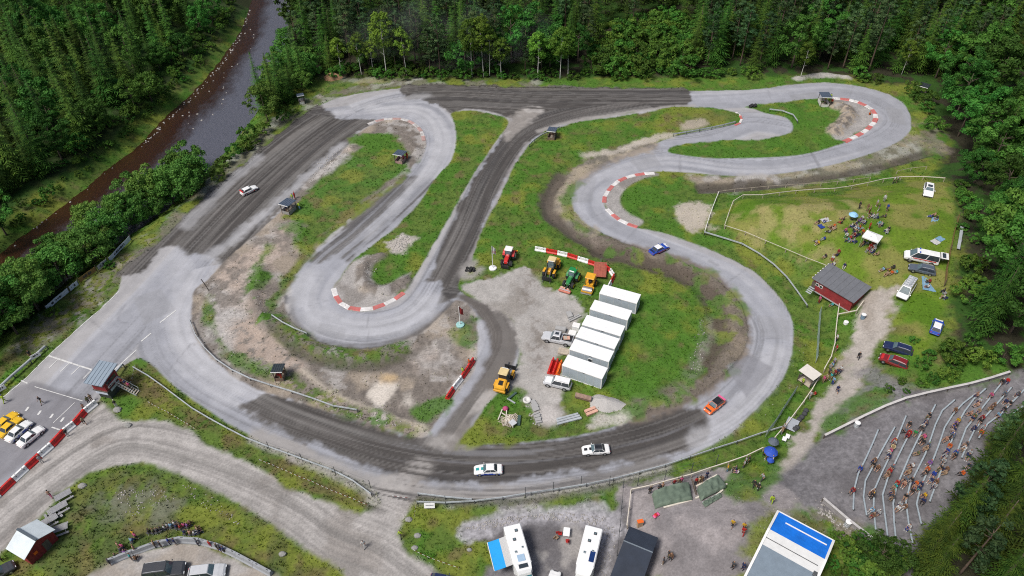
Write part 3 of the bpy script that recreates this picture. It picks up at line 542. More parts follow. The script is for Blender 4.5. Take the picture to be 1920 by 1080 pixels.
# river water
def resample(p, n):
    p = np.asarray(p, float); s = np.concatenate([[0], np.cumsum(np.hypot(*np.diff(p, axis=0).T))]); q = np.linspace(0, s[-1], n)
    return np.stack([np.interp(q, s, p[:, 0]), np.interp(q, s, p[:, 1])], 1)
wl = resample(catmull(RIV_PX_L, False, 3), 40); wr = resample(catmull(RIV_PX_R, False, 3), 40); V = []; F = []
for a, b in zip(wl, wr):
    p = flat(*a, WATER_Z); q = flat(*b, WATER_Z)
    for k in range(9): t = -.25+1.5*k/8; V.append((lerp(p[0], q[0], t), lerp(p[1], q[1], t), WATER_Z))
for i in range(len(wl)-1):
    for k in range(8): F.append((i*9+k, i*9+k+1, i*9+10+k, i*9+9+k))
wm = bpy.data.materials.new('river_water'); wm.use_nodes = True; nt = wm.node_tree; bs = nt.nodes['Principled BSDF']
bs.inputs['Roughness'].default_value = .2; bs.inputs['IOR'].default_value = 1.36
tc = nt.nodes.new('ShaderNodeTexCoord'); mp = nt.nodes.new('ShaderNodeMapping'); mp.inputs['Rotation'].default_value = (0, 0, math.radians(35)); mp.inputs['Scale'].default_value = (1.3, .7, 1)
nt.links.new(tc.outputs['Object'], mp.inputs[0])
n1 = nt.nodes.new('ShaderNodeTexNoise'); n1.inputs['Scale'].default_value = .9; n1.inputs['Detail'].default_value = 7; n1.inputs['Roughness'].default_value = .75; nt.links.new(mp.outputs[0], n1.inputs[0])
bp = nt.nodes.new('ShaderNodeBump'); bp.inputs['Strength'].default_value = 1.; bp.inputs['Distance'].default_value = .3
nt.links.new(n1.outputs[0], bp.inputs['Height']); nt.links.new(bp.outputs[0], bs.inputs['Normal'])
at = nt.nodes.new('ShaderNodeAttribute'); at.attribute_name = 'shallows_to_sky_tint'
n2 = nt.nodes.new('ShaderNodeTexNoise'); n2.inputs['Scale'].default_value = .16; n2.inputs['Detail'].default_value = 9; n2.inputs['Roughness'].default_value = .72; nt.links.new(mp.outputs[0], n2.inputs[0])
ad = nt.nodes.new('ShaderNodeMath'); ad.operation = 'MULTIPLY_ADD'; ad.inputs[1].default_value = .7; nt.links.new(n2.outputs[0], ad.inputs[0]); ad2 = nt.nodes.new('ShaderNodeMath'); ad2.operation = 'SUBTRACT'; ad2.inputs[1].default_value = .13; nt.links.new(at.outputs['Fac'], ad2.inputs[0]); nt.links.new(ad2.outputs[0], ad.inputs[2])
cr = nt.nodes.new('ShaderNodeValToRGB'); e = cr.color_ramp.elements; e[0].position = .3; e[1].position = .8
e[0].color = (.036, .015, .006, 1); e[1].color = (.100, .103, .130, 1); q = e.new(.50); q.color = (.030, .012, .007, 1); q = e.new(.62); q.color = (.050, .042, .048, 1)  # bluish end paints the reflected sky into the water colour; browns are shallows
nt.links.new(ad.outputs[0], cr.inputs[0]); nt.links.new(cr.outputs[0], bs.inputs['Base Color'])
_riv = new_obj('river', V, F, wm, smooth=True); _ra = _riv.data.attributes.new('shallows_to_sky_tint', 'FLOAT', 'POINT')
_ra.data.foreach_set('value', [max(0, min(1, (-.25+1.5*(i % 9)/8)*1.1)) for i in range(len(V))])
tag(_riv, kind='structure')
# ------------------------------------------------------------------ object builders
PALETTE = dict(white=(.80, .80, .79), black=(.018, .018, .02), grey=(.28, .29, .30), silver=(.52, .53, .55), red=(.55, .022, .018), darkred=(.20, .012, .014), blue=(.02, .07, .42), navy=(.014, .022, .075), lightblue=(.28, .52, .74), yellow=(.80, .48, .015), lime=(.55, .78, .05), orange=(.78, .14, .015), green=(.02, .20, .05), teal=(.03, .30, .30), pink=(.72, .12, .28), purple=(.28, .12, .42), brown=(.14, .075, .04), tan=(.46, .32, .20), olive=(.09, .10, .04), cream=(.72, .58, .32), skin=(.56, .33, .23), gold=(.42, .26, .09), charcoal=(.05, .052, .058), steel=(.09, .11, .14))
def paint_m(c, rough=.28): return mat('paint_'+c+('' if rough == .28 else str(rough)), PALETTE[c], rough, var=.05, scale=2, coat=.6 if rough < .4 else 0, dirt=.10)
def cloth_m(c): return mat('cloth_'+c, tuple(q*(.58 if max(PALETTE[c]) > .3 else 1) for q in PALETTE[c]), .9, var=.2, scale=9)
def plas_m(c): return mat('plastic_'+c, PALETTE[c], .45, var=.08, scale=1.2, dirt=.18)
GLASS = mat('dark_glass', (.035, .045, .055), .06, var=.1, spec=.8); GLASS2 = mat('windscreen_glass', (.10, .15, .17), .06, var=.3, spec=.8)
TYRE = mat('tyre_rubber', (.022, .022, .023), .85, var=.2); RIM = mat('wheel_rim', (.45, .46, .48), .35, .7); LAMP = mat('lamp_glass', (.75, .77, .78), .12); TAIL = mat('tail_lamp', (.35, .012, .01), .2)
GALV = mat('galvanised_steel', (.46, .49, .51), .5, .25, var=.15, scale=.7); GALVD = mat('dark_steel', (.10, .105, .11), .6, .3); WOOD = mat('weathered_wood', (.42, .36, .29), .85, var=.25, scale=2.5); WOODP = mat('pale_wood', (.60, .55, .47), .8, var=.15, scale=2); WOODD = mat('dark_wood', (.10, .08, .065), .85, var=.3, scale=2)
REDW = mat('red_boards', (.25, .022, .026), .75, var=.22, scale=1.2, dirt=.12); BLK = mat('black_plastic', (.02, .02, .022), .5); CONC = mat('concrete', (.36, .355, .35), .9, var=.18, scale=.9, dirt=.3); GROOF = mat('grey_sheet_roof', (.16, .165, .18), .55, .2, var=.12, scale=.6)
CREAM = mat('cream_paint', (.66, .52, .27), .4, dirt=.15); MACH = mat('machine_yellow', (.72, .36, .025), .4, var=.1, dirt=.22); WHITE = plas_m('white')
def ang(p, q): return math.atan2(q.y-p.y, q.x-p.x)
def rectpx(a, b, d, dz):
    """plan of a box from three roof corners seen in the photo, dz above ground: centre, heading of a->b, length, width"""
    A, B, D = W(*a, dz), W(*b, dz), W(*d, dz); u = (B-A).xy; v = (D-A).xy; un = u.normalized(); vp = v-un*v.dot(un)
    c = A.xy+u/2+vp/2
    return Vector((c.x, c.y, float(HZ(c.x, c.y)))), math.atan2(u.y, u.x), u.length, vp.length, 1 if un.x*vp.y-un.y*vp.x > 0 else -1
def loft(rings, close=True):
    n = len(rings[0]); vs = [p for r in rings for p in r]; fs = []
    for i in range(len(rings)-1):
        for k in range(n): fs.append((i*n+k, i*n+(k+1) % n, (i+1)*n+(k+1) % n, (i+1)*n+k))
    if close: fs += [tuple(range(n-1, -1, -1)), tuple(range((len(rings)-1)*n, len(rings)*n))]
    return vs, fs
def panel(quad, t=.015):
    """thin solid plate standing t proud of the quad"""
    q = [Vector(p) for p in quad]; n = (q[1]-q[0]).cross(q[3]-q[0]).normalized()
    vs = q+[p+n*t for p in q]; return vs, [(3, 2, 1, 0), (4, 5, 6, 7), (0, 1, 5, 4), (1, 2, 6, 5), (2, 3, 7, 6), (3, 0, 4, 7)]
def inset(quad, m, off=.0):
    q = [Vector(p) for p in quad]; c = sum(q, Vector())/4; n = (q[1]-q[0]).cross(q[3]-q[0]).normalized()
    return [p+(c-p).normalized()*m+n*off for p in q]
def wheels(t, xs_, yw, r, w, rim=None, tn='wheel'):
    for x in xs_:
        for s in (-1, 1):
            y = s*(yw-w/2)
            m = MB(); m.lathe((0, 0, 0), [(r*.62, -w/2), (r*.95, -w/2), (r, -w*.3), (r, w*.3), (r*.95, w/2), (r*.62, w/2)], 16)
            R = Matrix.Rotation(math.pi/2, 3, 'X'); m.v = [tuple(R @ Vector(v)+Vector((x, y, r))) for v in m.v]; wh = m.build(tn, TYRE, t, True)
            q = MB(); q.cyl((x, y+s*.012, r), r*.62, w, 12, 'Y'); q.cyl((x, y+s*(w/2+.01), r), r*.18, .05, 8, 'Y'); q.build('rim', rim or RIM, wh)
CARS = dict(
 sedan=dict(L=4.4, Wd=1.72, H=1.38, hood=(1.98, .62), ws=(.80, .28), rw=(-.92, -1.42), boot=(-1.45, -2.08)),
 hatch=dict(L=4.05, Wd=1.68, H=1.40, hood=(1.82, .58), ws=(.72, .22), rw=(-1.30, -1.78), boot=(-1.80, -1.95)),
 wagon=dict(L=4.75, Wd=1.82, H=1.50, hood=(2.12, .80), ws=(.95, .35), rw=(-1.85, -2.18), boot=(-2.2, -2.3)),
 suv=dict(L=4.8, Wd=1.9, H=1.85, hood=(2.15, .85), ws=(.98, .5), rw=(-2.12, -2.28), boot=(-2.3, -2.36)),
 van=dict(L=5.3, Wd=1.95, H=2.05, hood=(2.45, 1.70), ws=(1.85, .95), rw=(-2.5, -2.58), boot=(-2.6, -2.62)),
 pickup=dict(L=5.3, Wd=1.88, H=1.80, hood=(2.4, 1.05), ws=(1.2, .72), rw=(-.45, -.62), boot=(-.7, -2.55)))
def car(front, rear, kind, label, body='white', roof=None, bonnet=None, door=None, lower=None, boot=None, name='race_car', cat='race car', spoiler=None, stripe=None, rails=None, group=None, sc=None, glass=None, number=False, sunroof=None):
    P = CARS[kind]; A, B = W(*front, .6), W(*rear, .6); c = (A+B)/2; c.z = float(HZ(c.x, c.y))
    s = sc or max(.93, min(1.12, (A-B).xy.length/P['L']))
    t = thing(name, label, cat, c, ang(B, A), group); t.scale = (s, s, s)
    L, hw, H = P['L']/2, P['Wd']/2, P['H']; tall = kind in ('suv', 'van', 'pickup'); zb = .92 if not tall else 1.08; zl = .24 if not tall else .34
    hx0, hx1 = P['hood']; bx0, bx1 = P['boot']; wf, wt = P['ws']; rt, rb = P['rw']
    nose = .60 if not tall else .80; bz = zb if kind != 'pickup' else zb+.06
    def ring(x, z0, z1, h): return [(x, -h*.90, z0), (x, h*.90, z0), (x, h, z0+.18), (x, h*1.0, z1-.16), (x, h*.93, z1-.03), (x, h*.80, z1), (x, -h*.80, z1), (x, -h*.93, z1-.03), (x, -h*1.0, z1-.16), (x, -h, z0+.18)]
    zn = nose+.14; st = [(-L, zl+.14, zb-.24, hw*.88), (-L+.10, zl+.02, zb-.08, hw*.95), (-L+.45, zl, bz-.02, hw*.99), (-.6, zl, bz, hw), (wf, zl, zb, hw), ((hx0+hx1)/2, zl, zb-.05, hw*.99), (hx0, zl+.02, zn-.02, hw*.95), (L-.08, zl+.06, nose, hw*.90), (L, zl+.12, nose-.12, hw*.82)]
    b = MB(); b.add(*loft([ring(*r) for r in st])); bd = b.build('body', paint_m(body), t, False)
    # cabin shell: pillars and roof, with glass set on it
    lw, tw, zr = hw*.88, hw*.70, H
    lo = [(rb, -lw, zb-.05), (wf, -lw, zb-.05), (wf, lw, zb-.05), (rb, lw, zb-.05)]; up = [(rt, -tw, zr-.05), (wt, -tw, zr-.05), (wt, tw, zr-.05), (rt, tw, zr-.05)]
    if kind == 'van': lo[1] = (wf, -lw, zb-.05)
    m = MB(); m.add(*loft([lo, up])); m.build('cabin', paint_m(body), t)
    rf = MB(); mid = (rt+wt)/2
    rf.add(*loft([[(rt, -tw, zr-.05), (wt, -tw, zr-.05), (wt, tw, zr-.05), (rt, tw, zr-.05)], [(rt+.05, -tw+.06, zr-.005), (wt-.06, -tw+.06, zr-.005), (wt-.06, tw-.06, zr-.005), (rt+.05, tw-.06, zr-.005)]])); rfo = rf.build('roof', paint_m(roof or body), t)
    if rails:
        for sgn in (-1, 1): MB().tube([(rt+.2, sgn*(tw-.06), zr+.02), (mid, sgn*(tw-.06), zr+.07), (wt-.2, sgn*(tw-.06), zr+.02)], .025, 5).build('roof_rail', paint_m(rails), rfo)
    if sunroof: MB().box((mid+.35, 0, zr+.006), (.75, tw*1.3, .02), bev=.01).build('sunroof', GLASS, rfo)
    gw = glass or GLASS2
    ws = [lo[1], lo[2], up[2], up[1]]; MB().add(*panel(inset(ws, .07, .004))).build('windscreen', gw, t)
    rw = [lo[3], lo[0], up[0], up[3]]; MB().add(*panel(inset(rw, .09, .004))).build('rear_window', GLASS, t)
    for sgn in (-1, 1):
        q = [lo[0], lo[1], up[1], up[0]] if sgn < 0 else [lo[2], lo[3], up[3], up[2]]
        q = inset(q, .085, .004); a, b_, c_, d = q; f = .54
        for u0, u1 in ((0, f-.015), (f+.015, 1)):
            w4 = [a.lerp(b_, u0), a.lerp(b_, u1), d.lerp(c_, u1), d.lerp(c_, u0)]; MB().add(*panel(w4)).build('side_window', GLASS, t)
        for x0, x1 in ((-.75, .02), (.08, wf-.05)):
            pn = MB(); y = sgn*(hw+.004); pn.box(((x0+x1)/2, y, zl+.2+(zb-zl-.4)/2+.02), (x1-x0, .016, zb-zl-.34), bev=.006); do = pn.build('door', paint_m(door or body), t)
            MB().box((x0+.16, y+sgn*.018, zb-.22), (.14, .03, .035)).build('handle', BLK, do)
        if lower: MB().box((0, sgn*(hw-.002), zl+.22), (L*1.62, .018, .20), bev=.006).build('sill_panel', paint_m(lower), t)
        MB().box((wf-.15, sgn*(hw+.09), zb+.07), (.12, .18, .13), bev=.03).build('mirror', paint_m(body), t)
        MB().box((L-.05, sgn*hw*.60, nose-.04), (.10, .30, .13), bev=.03).build('headlight', LAMP, t)
        MB().box((-L+.04, sgn*hw*.68, zb-.24), (.08, .24, .18), bev=.02).build('tail_light', TAIL, t)
    zm = zb+.004
    if kind != 'van' or True:
        q = [(hx1+.05, -hw*.74, zb-.0), (hx0-.05, -hw*.70, zn-.0), (hx0-.05, hw*.70, zn-.0), (hx1+.05, hw*.74, zb-.0)]; bo = MB().add(*panel(q, .02)).build('bonnet', paint_m(bonnet or body), t)
        if stripe:
            MB().add(*panel([(q[0][0], -.26, zb+.022), (q[1][0], -.24, zn+.022), (q[1][0], .24, zn+.022), (q[0][0], .26, zb+.022)], .01)).build('stripe', paint_m(stripe), bo)
            if boot != 'none': MB().box((mid, 0, zr+.004), (wt-rt-.12, .5, .012)).build('stripe', paint_m(stripe), rfo)
    if kind == 'sedan': MB().add(*panel([(bx1+.06, -hw*.74, bz-.035), (bx0-.1, -hw*.76, bz-.005), (bx0-.1, hw*.76, bz-.005), (bx1+.06, hw*.74, bz-.035)], .02)).build('boot_lid', paint_m(boot if boot and boot != 'none' else body), t)
    if kind == 'pickup':
        MB().box(((bx0+bx1)/2, 0, bz+.02), (abs(bx1-bx0)-.15, hw*1.55, .03)).build('load_bed', BLK, t)
        for sgn in (-1, 1): MB().box(((bx0+bx1)/2, sgn*hw*.88, bz+.06), (abs(bx1-bx0)-.05, .09, .16), bev=.02).build('bed_side', paint_m(body), t)
        MB().box((bx1+.03, 0, bz+.04), (.07, hw*1.7, .16), bev=.02).build('tailgate', paint_m(body), t)
    MB().box((L-.02, 0, zl+.20), (.14, hw*1.62, .20), bev=.05).build('front_bumper', paint_m(body) if name == 'race_car' else BLK, t)
    MB().box((-L+.02, 0, zl+.24), (.14, hw*1.66, .20), bev=.05).build('rear_bumper', paint_m(body), t)
    if spoiler:
        sp = MB(); sp.box((-L+.22, 0, bz+.28), (.36, hw*1.8, .05), bev=.02); spo = sp.build('spoiler', paint_m(spoiler), t)
        for sgn in (-1, 1): MB().box((-L+.25, sgn*hw*.6, bz+.13), (.18, .04, .28)).build('strut', BLK, spo)
    if number:
        for sgn in (-1, 1): MB().box((-.3, sgn*(hw+.018), zb-.32), (.5, .012, .36)).build('number_plate', WHITE, t)
    r_ = .31 if not tall else .38
    wheels(t, (L*.62, -L*.60), hw+.01, r_, .21)
    for x in (L*.62, -L*.60):
        for sgn in (-1, 1):
            m = MB(); m.cyl((x, sgn*(hw-.045), r_), r_+.055, .1, 18, 'Y'); m.build('wheel_arch', BLK, t)
    return t
# ---------------- people: a skeleton grown into one continuous body, clothes cut from its surface
def skeleton(pose):
    J = {}; E = []
    def add(n, p, r, par=None, lab='torso'):
        J[n] = (Vector(p), r)
        if par: E.append((par, n, lab))
    s = {'stand': 0, 'walk': 0, 'sit': -.47, 'ground': -.80}[pose]; z = .95+s; lean = {'stand': .0, 'walk': .04, 'sit': .07, 'ground': -.06}[pose]
    add('pelvis', (0, 0, z), .125); add('waist', (lean*.4, 0, z+.18), .118, 'pelvis'); add('chest', (lean, 0, z+.38), .140, 'waist'); add('neck0', (lean+.01, 0, z+.53), .070, 'chest'); add('neck', (lean+.03, 0, z+.60), .052, 'neck0', 'head')
    add('head0', (lean+.045, 0, z+.68), .082, 'neck', 'head'); add('head1', (lean+.045, 0, z+.76), .088, 'head0', 'head'); add('head2', (lean+.035, 0, z+.82), .060, 'head1', 'head'); add('nose', (lean+.150, 0, z+.715), .014, 'head0', 'head')
    for k, sg in (('l', 1), ('r', -1)):
        add('sh'+k, (lean, sg*.165, z+.47), .062, 'chest', 'torso')
        if pose in ('sit', 'ground'): el, wr = (lean+.12, sg*.22, z+.22), (lean+.36, sg*.15, z+.14)
        elif pose == 'walk': el, wr = (lean-.10*sg, sg*.23, z+.22), (lean+.12-.10*sg, sg*.23, z+.01)
        else: el, wr = (lean-.02, sg*.225, z+.20), (lean+.08, sg*.235, z-.05)
        add('el'+k, el, .042, 'sh'+k, 'uparm'); add('wr'+k, wr, .030, 'el'+k, 'forearm')
        d = (Vector(wr)-Vector(el)).normalized(); side = Vector((0, -sg, 0)); fw = (Vector((1, 0, 0))-d*d.x).normalized()
        pm = Vector(wr)+d*.075; add('pm'+k, pm, .032, 'wr'+k, 'hand')
        for i, (o, l) in enumerate(((-.030, .070), (-.010, .082), (.011, .078), (.030, .060))):
            a = pm+fw*o+d*.02; add(f'f{i}{k}', a+d*l*.5+side*.008, .0095, 'pm'+k, 'hand'); add(f'g{i}{k}', a+d*l+side*.030, .0085, f'f{i}{k}', 'hand')
        add('t0'+k, Vector(wr)+d*.045+fw*.045, .011, 'pm'+k, 'hand'); add('t1'+k, Vector(wr)+d*.085+fw*.065, .009, 't0'+k, 'hand')
        add('hip'+k, (0, sg*.09, z-.03), .098, 'pelvis', 'hip')
        if pose == 'sit': kn, an = (.44, sg*.13, z+.02), (.46, sg*.12, z-.40)
        elif pose == 'ground': kn, an = (.36, sg*.20, z+.24), (.62, sg*.10, z-.07)
        elif pose == 'walk': kn, an = (.14*sg+.06, sg*.10, z-.44), (.26*sg-.02, sg*.09, .09)
        else: kn, an = (.02, sg*.11, z-.45), (0, sg*.12, .09)
        add('kn'+k, kn, .062, 'hip'+k, 'thigh'); add('an'+k, an, .042, 'kn'+k, 'calf')
        add('toe'+k, (an[0]+.19, an[1]+sg*.02, an[2]-.05), .034, 'an'+k, 'foot')
    return J, E
def grow(pose):
    J, E = skeleton(pose); names = list(J); ix = {n: i for i, n in enumerate(names)}
    me = bpy.data.meshes.new('person'); me.from_pydata([J[n][0] for n in names], [(ix[a], ix[b]) for a, b, l in E], [])
    o = bpy.data.objects.new('person', me); COL.objects.link(o)
    md = o.modifiers.new('skin', 'SKIN'); md.use_smooth_shade = True
    for i, n in enumerate(names): me.skin_vertices[0].data[i].radius = (J[n][1], J[n][1]*(.80 if n in ('waist', 'chest', 'pelvis') else 1))
    me.skin_vertices[0].data[0].use_root = True
    sb = o.modifiers.new('sub', 'SUBSURF'); sb.levels = 1
    dg = bpy.context.evaluated_depsgraph_get(); ev = bpy.data.meshes.new_from_object(o.evaluated_get(dg)); bpy.data.objects.remove(o)
    V = np.array([v.co[:] for v in ev.vertices]); N = np.array([v.normal[:] for v in ev.vertices]); F = [tuple(p.vertices) for p in ev.polygons]
    lab = np.array(['torso']*len(V), dtype='U8'); bd = np.full(len(V), 9e9)
    for a, b, l in E:
        p, q = np.array(J[a][0]), np.array(J[b][0]); e = q-p; L = e @ e; tt = np.clip(((V-p) @ e)/L, 0, 1); d = np.linalg.norm(V-p-tt[:, None]*e, axis=1)-(J[a][1]+(J[b][1]-J[a][1])*tt)
        m = d < bd; bd[m] = d[m]; lab[m] = l
    ev.name = 'person'; hz = J['head1'][0].z; hx = J['head1'][0].x; pz = J['pelvis'][0].z
    def cut(name, test, off):
        keep = np.array([test(i) for i in range(len(V))]); fs = [f for f in F if all(keep[list(f)])]
        u = sorted({i for f in fs for i in f}); r = {i: k for k, i in enumerate(u)}
        m2 = bpy.data.meshes.new(name); m2.from_pydata([tuple(V[i]+N[i]*off) for i in u], [], [tuple(r[i] for i in f) for f in fs]); m2.polygons.foreach_set('use_smooth', [True]*len(m2.polygons)); return m2
    return dict(body=ev,
        top=cut('top', lambda i: lab[i] in ('torso', 'uparm') and V[i][2] > pz-.06, .014), jacket=cut('jacket', lambda i: lab[i] in ('torso', 'uparm', 'forearm') and V[i][2] > pz-.10, .020),
        trousers=cut('trousers', lambda i: lab[i] in ('hip', 'thigh', 'calf') or (lab[i] == 'torso' and V[i][2] < pz+.02), .012), shorts=cut('shorts', lambda i: lab[i] in ('hip', 'thigh') or (lab[i] == 'torso' and V[i][2] < pz+.02), .014),
        shoes=cut('shoes', lambda i: lab[i] == 'foot', .010), hair=cut('hair', lambda i: lab[i] == 'head' and V[i][2] > hz-.13 and (V[i][0] < hx+.02 or V[i][2] > hz+.035), .016), cap=cut('cap', lambda i: lab[i] == 'head' and V[i][2] > hz+.0, .022))
BODY = {p: grow(p) for p in ('stand', 'walk', 'sit', 'ground')}
for p in BODY.values():
    for m in p.values(): m.materials.clear(); m.materials.append(cloth_m('grey'))
SKIN = [mat('skin_a', (.38, .22, .155), .6, var=.05), mat('skin_b', (.32, .175, .12), .6, var=.05)]
def person(px, py, pose, face, top, low='navy', label='', hair='brown', long=False, shorts=False, cap=None, group=None, dz=0., at=None, cat='person', sc=None):
    """face: heading in degrees (0 = +x to the right of the photo, 90 = away)"""
    p = at if at is not None else G(px, py, 0); b = BODY[pose]
    def link(me, m, par=None):
        o = bpy.data.objects.new(me.name.split('.')[0], me); COL.objects.link(o); o.material_slots[0].link = 'OBJECT'; o.material_slots[0].material = m
        if par: o.parent = par
        return o
    o = link(b['body'], random.choice(SKIN)); o.location = (p.x, p.y, p.z+dz); o.rotation_euler = (0, 0, math.radians(face)); s = sc or random.uniform(1.0, 1.10); o.scale = (s, s, s)
    tag(o, label, cat, group)
    if top != 'skin': link(b['jacket' if long else 'top'], cloth_m(top), o)
    link(b['shorts' if shorts else 'trousers'], cloth_m(low), o); link(b['shoes'], cloth_m(random.choice(('black', 'white', 'charcoal'))), o)
    link(b['cap'] if cap else b['hair'], cloth_m(cap) if cap else cloth_m(hair), o)
    return o
# ---------------- lines of posts and rails
def path3(px, step=None, smooth=True):
    w = WP(px)
    if smooth and len(w) > 2: w = catmull(w, False, 4)
    if step:
        L = np.hypot(*np.diff(w, axis=0).T).sum(); w = resample(w, max(2, int(round(L/step))+1))
    return [Vector((x, y, float(HZ(x, y)))) for x, y in w]
def rail_line(name, label, cat, px, h=.62, post_step=4., rail=(.07, .31), rm=GALV, pm=GALVD, post=(.10, .12), rails=1, gap=.35, smooth=True, cap=False, group=None, post_h=None, lean=0.):
    P = path3(px, post_step, smooth); o = P[0].copy(); t = thing(name, label, cat, o, 0, group); P = [p-o for p in P]
    rel = lambda p, z: (p.x, p.y, p.z+z)
    for k in range(rails):
        m = MB(); z = h-k*gap
        for a, b in zip(P[:-1], P[1:]):
            a2, b2 = Vector(rel(a, z)), Vector(rel(b, z)); d = (b2-a2).normalized()*.02
            m.bar(a2-d, b2+d, rail[0], rail[1])
            if rail[1] > .25:
                for q in (-.085, .085): m.bar(a2-d+Vector((0, 0, q)), b2+d+Vector((0, 0, q)), rail[0]+.05, .07)
        m.build('rail', rm, t)
    if cap:
        m = MB()
        for a, b in zip(P[:-1], P[1:]): m.bar(rel(a, h+rail[1]/2+.02), rel(b, h+rail[1]/2+.02), .16, .03)
        m.build('top_rail', rm, t)
    ph = post_h or h+rail[1]/2
    for p in P[:100]: MB().box((p.x+rail[0]*.9, p.y, p.z+ph/2-.15), (post[0], post[1], ph+.3)).build('post', pm, t)
    return t
def post_fence(name, label, px, h=2.4, step=4., wires=3, r=.05, pm=GALVD, wm_=GALVD, smooth=True, group=None, cat='fence', wr=.012):
    P = path3(px, step, smooth); o = P[0].copy(); t = thing(name, label, cat, o, 0, group); P = [p-o for p in P]
    for p in P[:100]: MB().tube([(p.x, p.y, p.z-.2), (p.x, p.y, p.z+h)], r, 6).build('post', pm, t)
    for k in range(wires):
        m = MB()
        z = h*(.96-k*.9/max(1, wires))
        for a, b in zip(P[:-1], P[1:]): m.tube([(a.x, a.y, a.z+z), (b.x, b.y, b.z+z)], wr, 4)
        m.build('wire', wm_, t)
    return t
def plastic_barrier(a, b, col, label, group, h=.95, bw=.62):
    A, B = G(*a), G(*b); c = (A+B)/2; L = (B-A).xy.length-.05; t = thing('plastic_barrier', label, 'barrier', (c.x, c.y, min(A.z, B.z)), ang(A, B), group)
    pr = [(-bw/2, 0), (-bw/2, h*.22), (-bw*.22, h*.42), (-bw*.16, h), (bw*.16, h), (bw*.22, h*.42), (bw/2, h*.22), (bw/2, 0)]
    m = MB(); m.add(*loft([[(x, y*q, z*q2) for y, z in pr] for x, q, q2 in ((-L/2, .9, .97), (-L/2+.07, 1, 1), (L/2-.07, 1, 1), (L/2, .9, .97))])); m.build('shell', plas_m(col), t)
    for k in (-.25, .25): MB().cyl((k*L, 0, h+.012), .07, .03, 8).build('filler_cap', BLK, t)
    for k in (-.3, 0, .3): MB().box((k*L, 0, h*.68), (.16, bw*.46, .14)).build('forklift_slot', plas_m('charcoal') if k else plas_m(col), t)
    return t
def kerb(px, label, w=1.15, seg=2.2, start='white', faded=False):
    P = path3(px, seg); o = P[0].copy(); t = thing('kerb', label, 'kerb', o); cols = ['white', 'kerb_red']; k = 0 if start == 'white' else 1
    wm_ = mat('kerb_white', (.66, .64, .63), .7, var=.18, scale=1.2, dirt=.35); rm_ = mat('kerb_red', (.50, .14, .13), .7, var=.18, scale=1.2, dirt=.35)
    if faded: wm_ = mat('kerb_dusty_white', (.50, .48, .47), .8, var=.25, scale=1.2, dirt=.6); rm_ = mat('kerb_dusty_red', (.42, .27, .25), .8, var=.25, scale=1.2, dirt=.6)
    for i in range(len(P)-1):
        a, b = P[i]-o, P[i+1]-o; pa = P[max(i-1, 0)]-o; nb = P[min(i+2, len(P)-1)]-o
        d0 = (b-pa).xy.normalized(); d1 = (nb-a).xy.normalized(); n0 = Vector((-d0.y, d0.x, 0))*w/2; n1 = Vector((-d1.y, d1.x, 0))*w/2
        vs = [a-n0, b-n1, b+n1, a+n0]; z = (.02, .10)
        top = [vs[0].lerp(vs[3], .18), vs[1].lerp(vs[2], .18), vs[2].lerp(vs[1], .18), vs[3].lerp(vs[0], .18)]
        V = [v-Vector((0, 0, .12)) for v in vs]+[v+Vector((0, 0, .09+.004*(i % 2))) for v in top]
        new_obj('kerb_block', V, [(3, 2, 1, 0), (4, 5, 6, 7), (0, 1, 5, 4), (1, 2, 6, 5), (2, 3, 7, 6), (3, 0, 4, 7)], (wm_, rm_)[(i+k) % 2], t)
    return t
def hut(px, py, face, label, roof='steel', wall='pinkish', w=2.2, d=1.8, h=2.25, front_open=True, name='marshal_hut'):
    c = G(px, py); t = thing(name, label, 'marshal hut', c, math.radians(face))
    wm_ = mat('hut_boards_'+wall, {'pinkish': (.36, .23, .21), 'white': (.6, .58, .55), 'grey': (.30, .29, .28), 'brown': (.17, .12, .09)}[wall], .85, var=.25, scale=2)
    rm_ = mat('hut_roof_'+roof, {'steel': (.085, .11, .155), 'white': (.70, .69, .66), 'dark': (.04, .05, .055)}[roof], .45, .1, var=.15)
    for x in (-1, 1):
        for y in (-1, 1): MB().box((x*w/2, y*d/2, (h+.12*x)/2), (.12, .12, h+.12*x)).build('post', WOODD, t)
    for y in (-1, 1): MB().box((0, y*d/2, .5), (w-.12, .06, .9)).build('side_wall', wm_, t)
    MB().box((-w/2, 0, .5), (.06, d-.12, .9)).build('back_wall', wm_, t); MB().box((w/2, 0, .4), (.06, d-.12, .7)).build('front_wall', wm_, t)
    MB().box((0, 0, .06), (w-.1, d-.1, .1)).build('floor', WOOD, t)
    r = MB(); r.add(*panel([(-w/2-.25, -d/2-.25, h-.1), (w/2+.25, -d/2-.25, h+.22), (w/2+.25, d/2+.25, h+.22), (-w/2-.25, d/2+.25, h-.1)], .07)); ro = r.build('roof', rm_, t)
    for k in range(5): y = -d/2+d*k/4; MB().bar((-w/2-.24, y, h-.1+.09), (w/2+.24, y, h+.22+.09), .05, .04).build('roof_rib', rm_, ro)
    MB().bar((w/2+.26, -d/2-.25, h+.25), (w/2+.26, d/2+.25, h+.25), .06, .14).build('fascia', WHITE, ro)
    return t
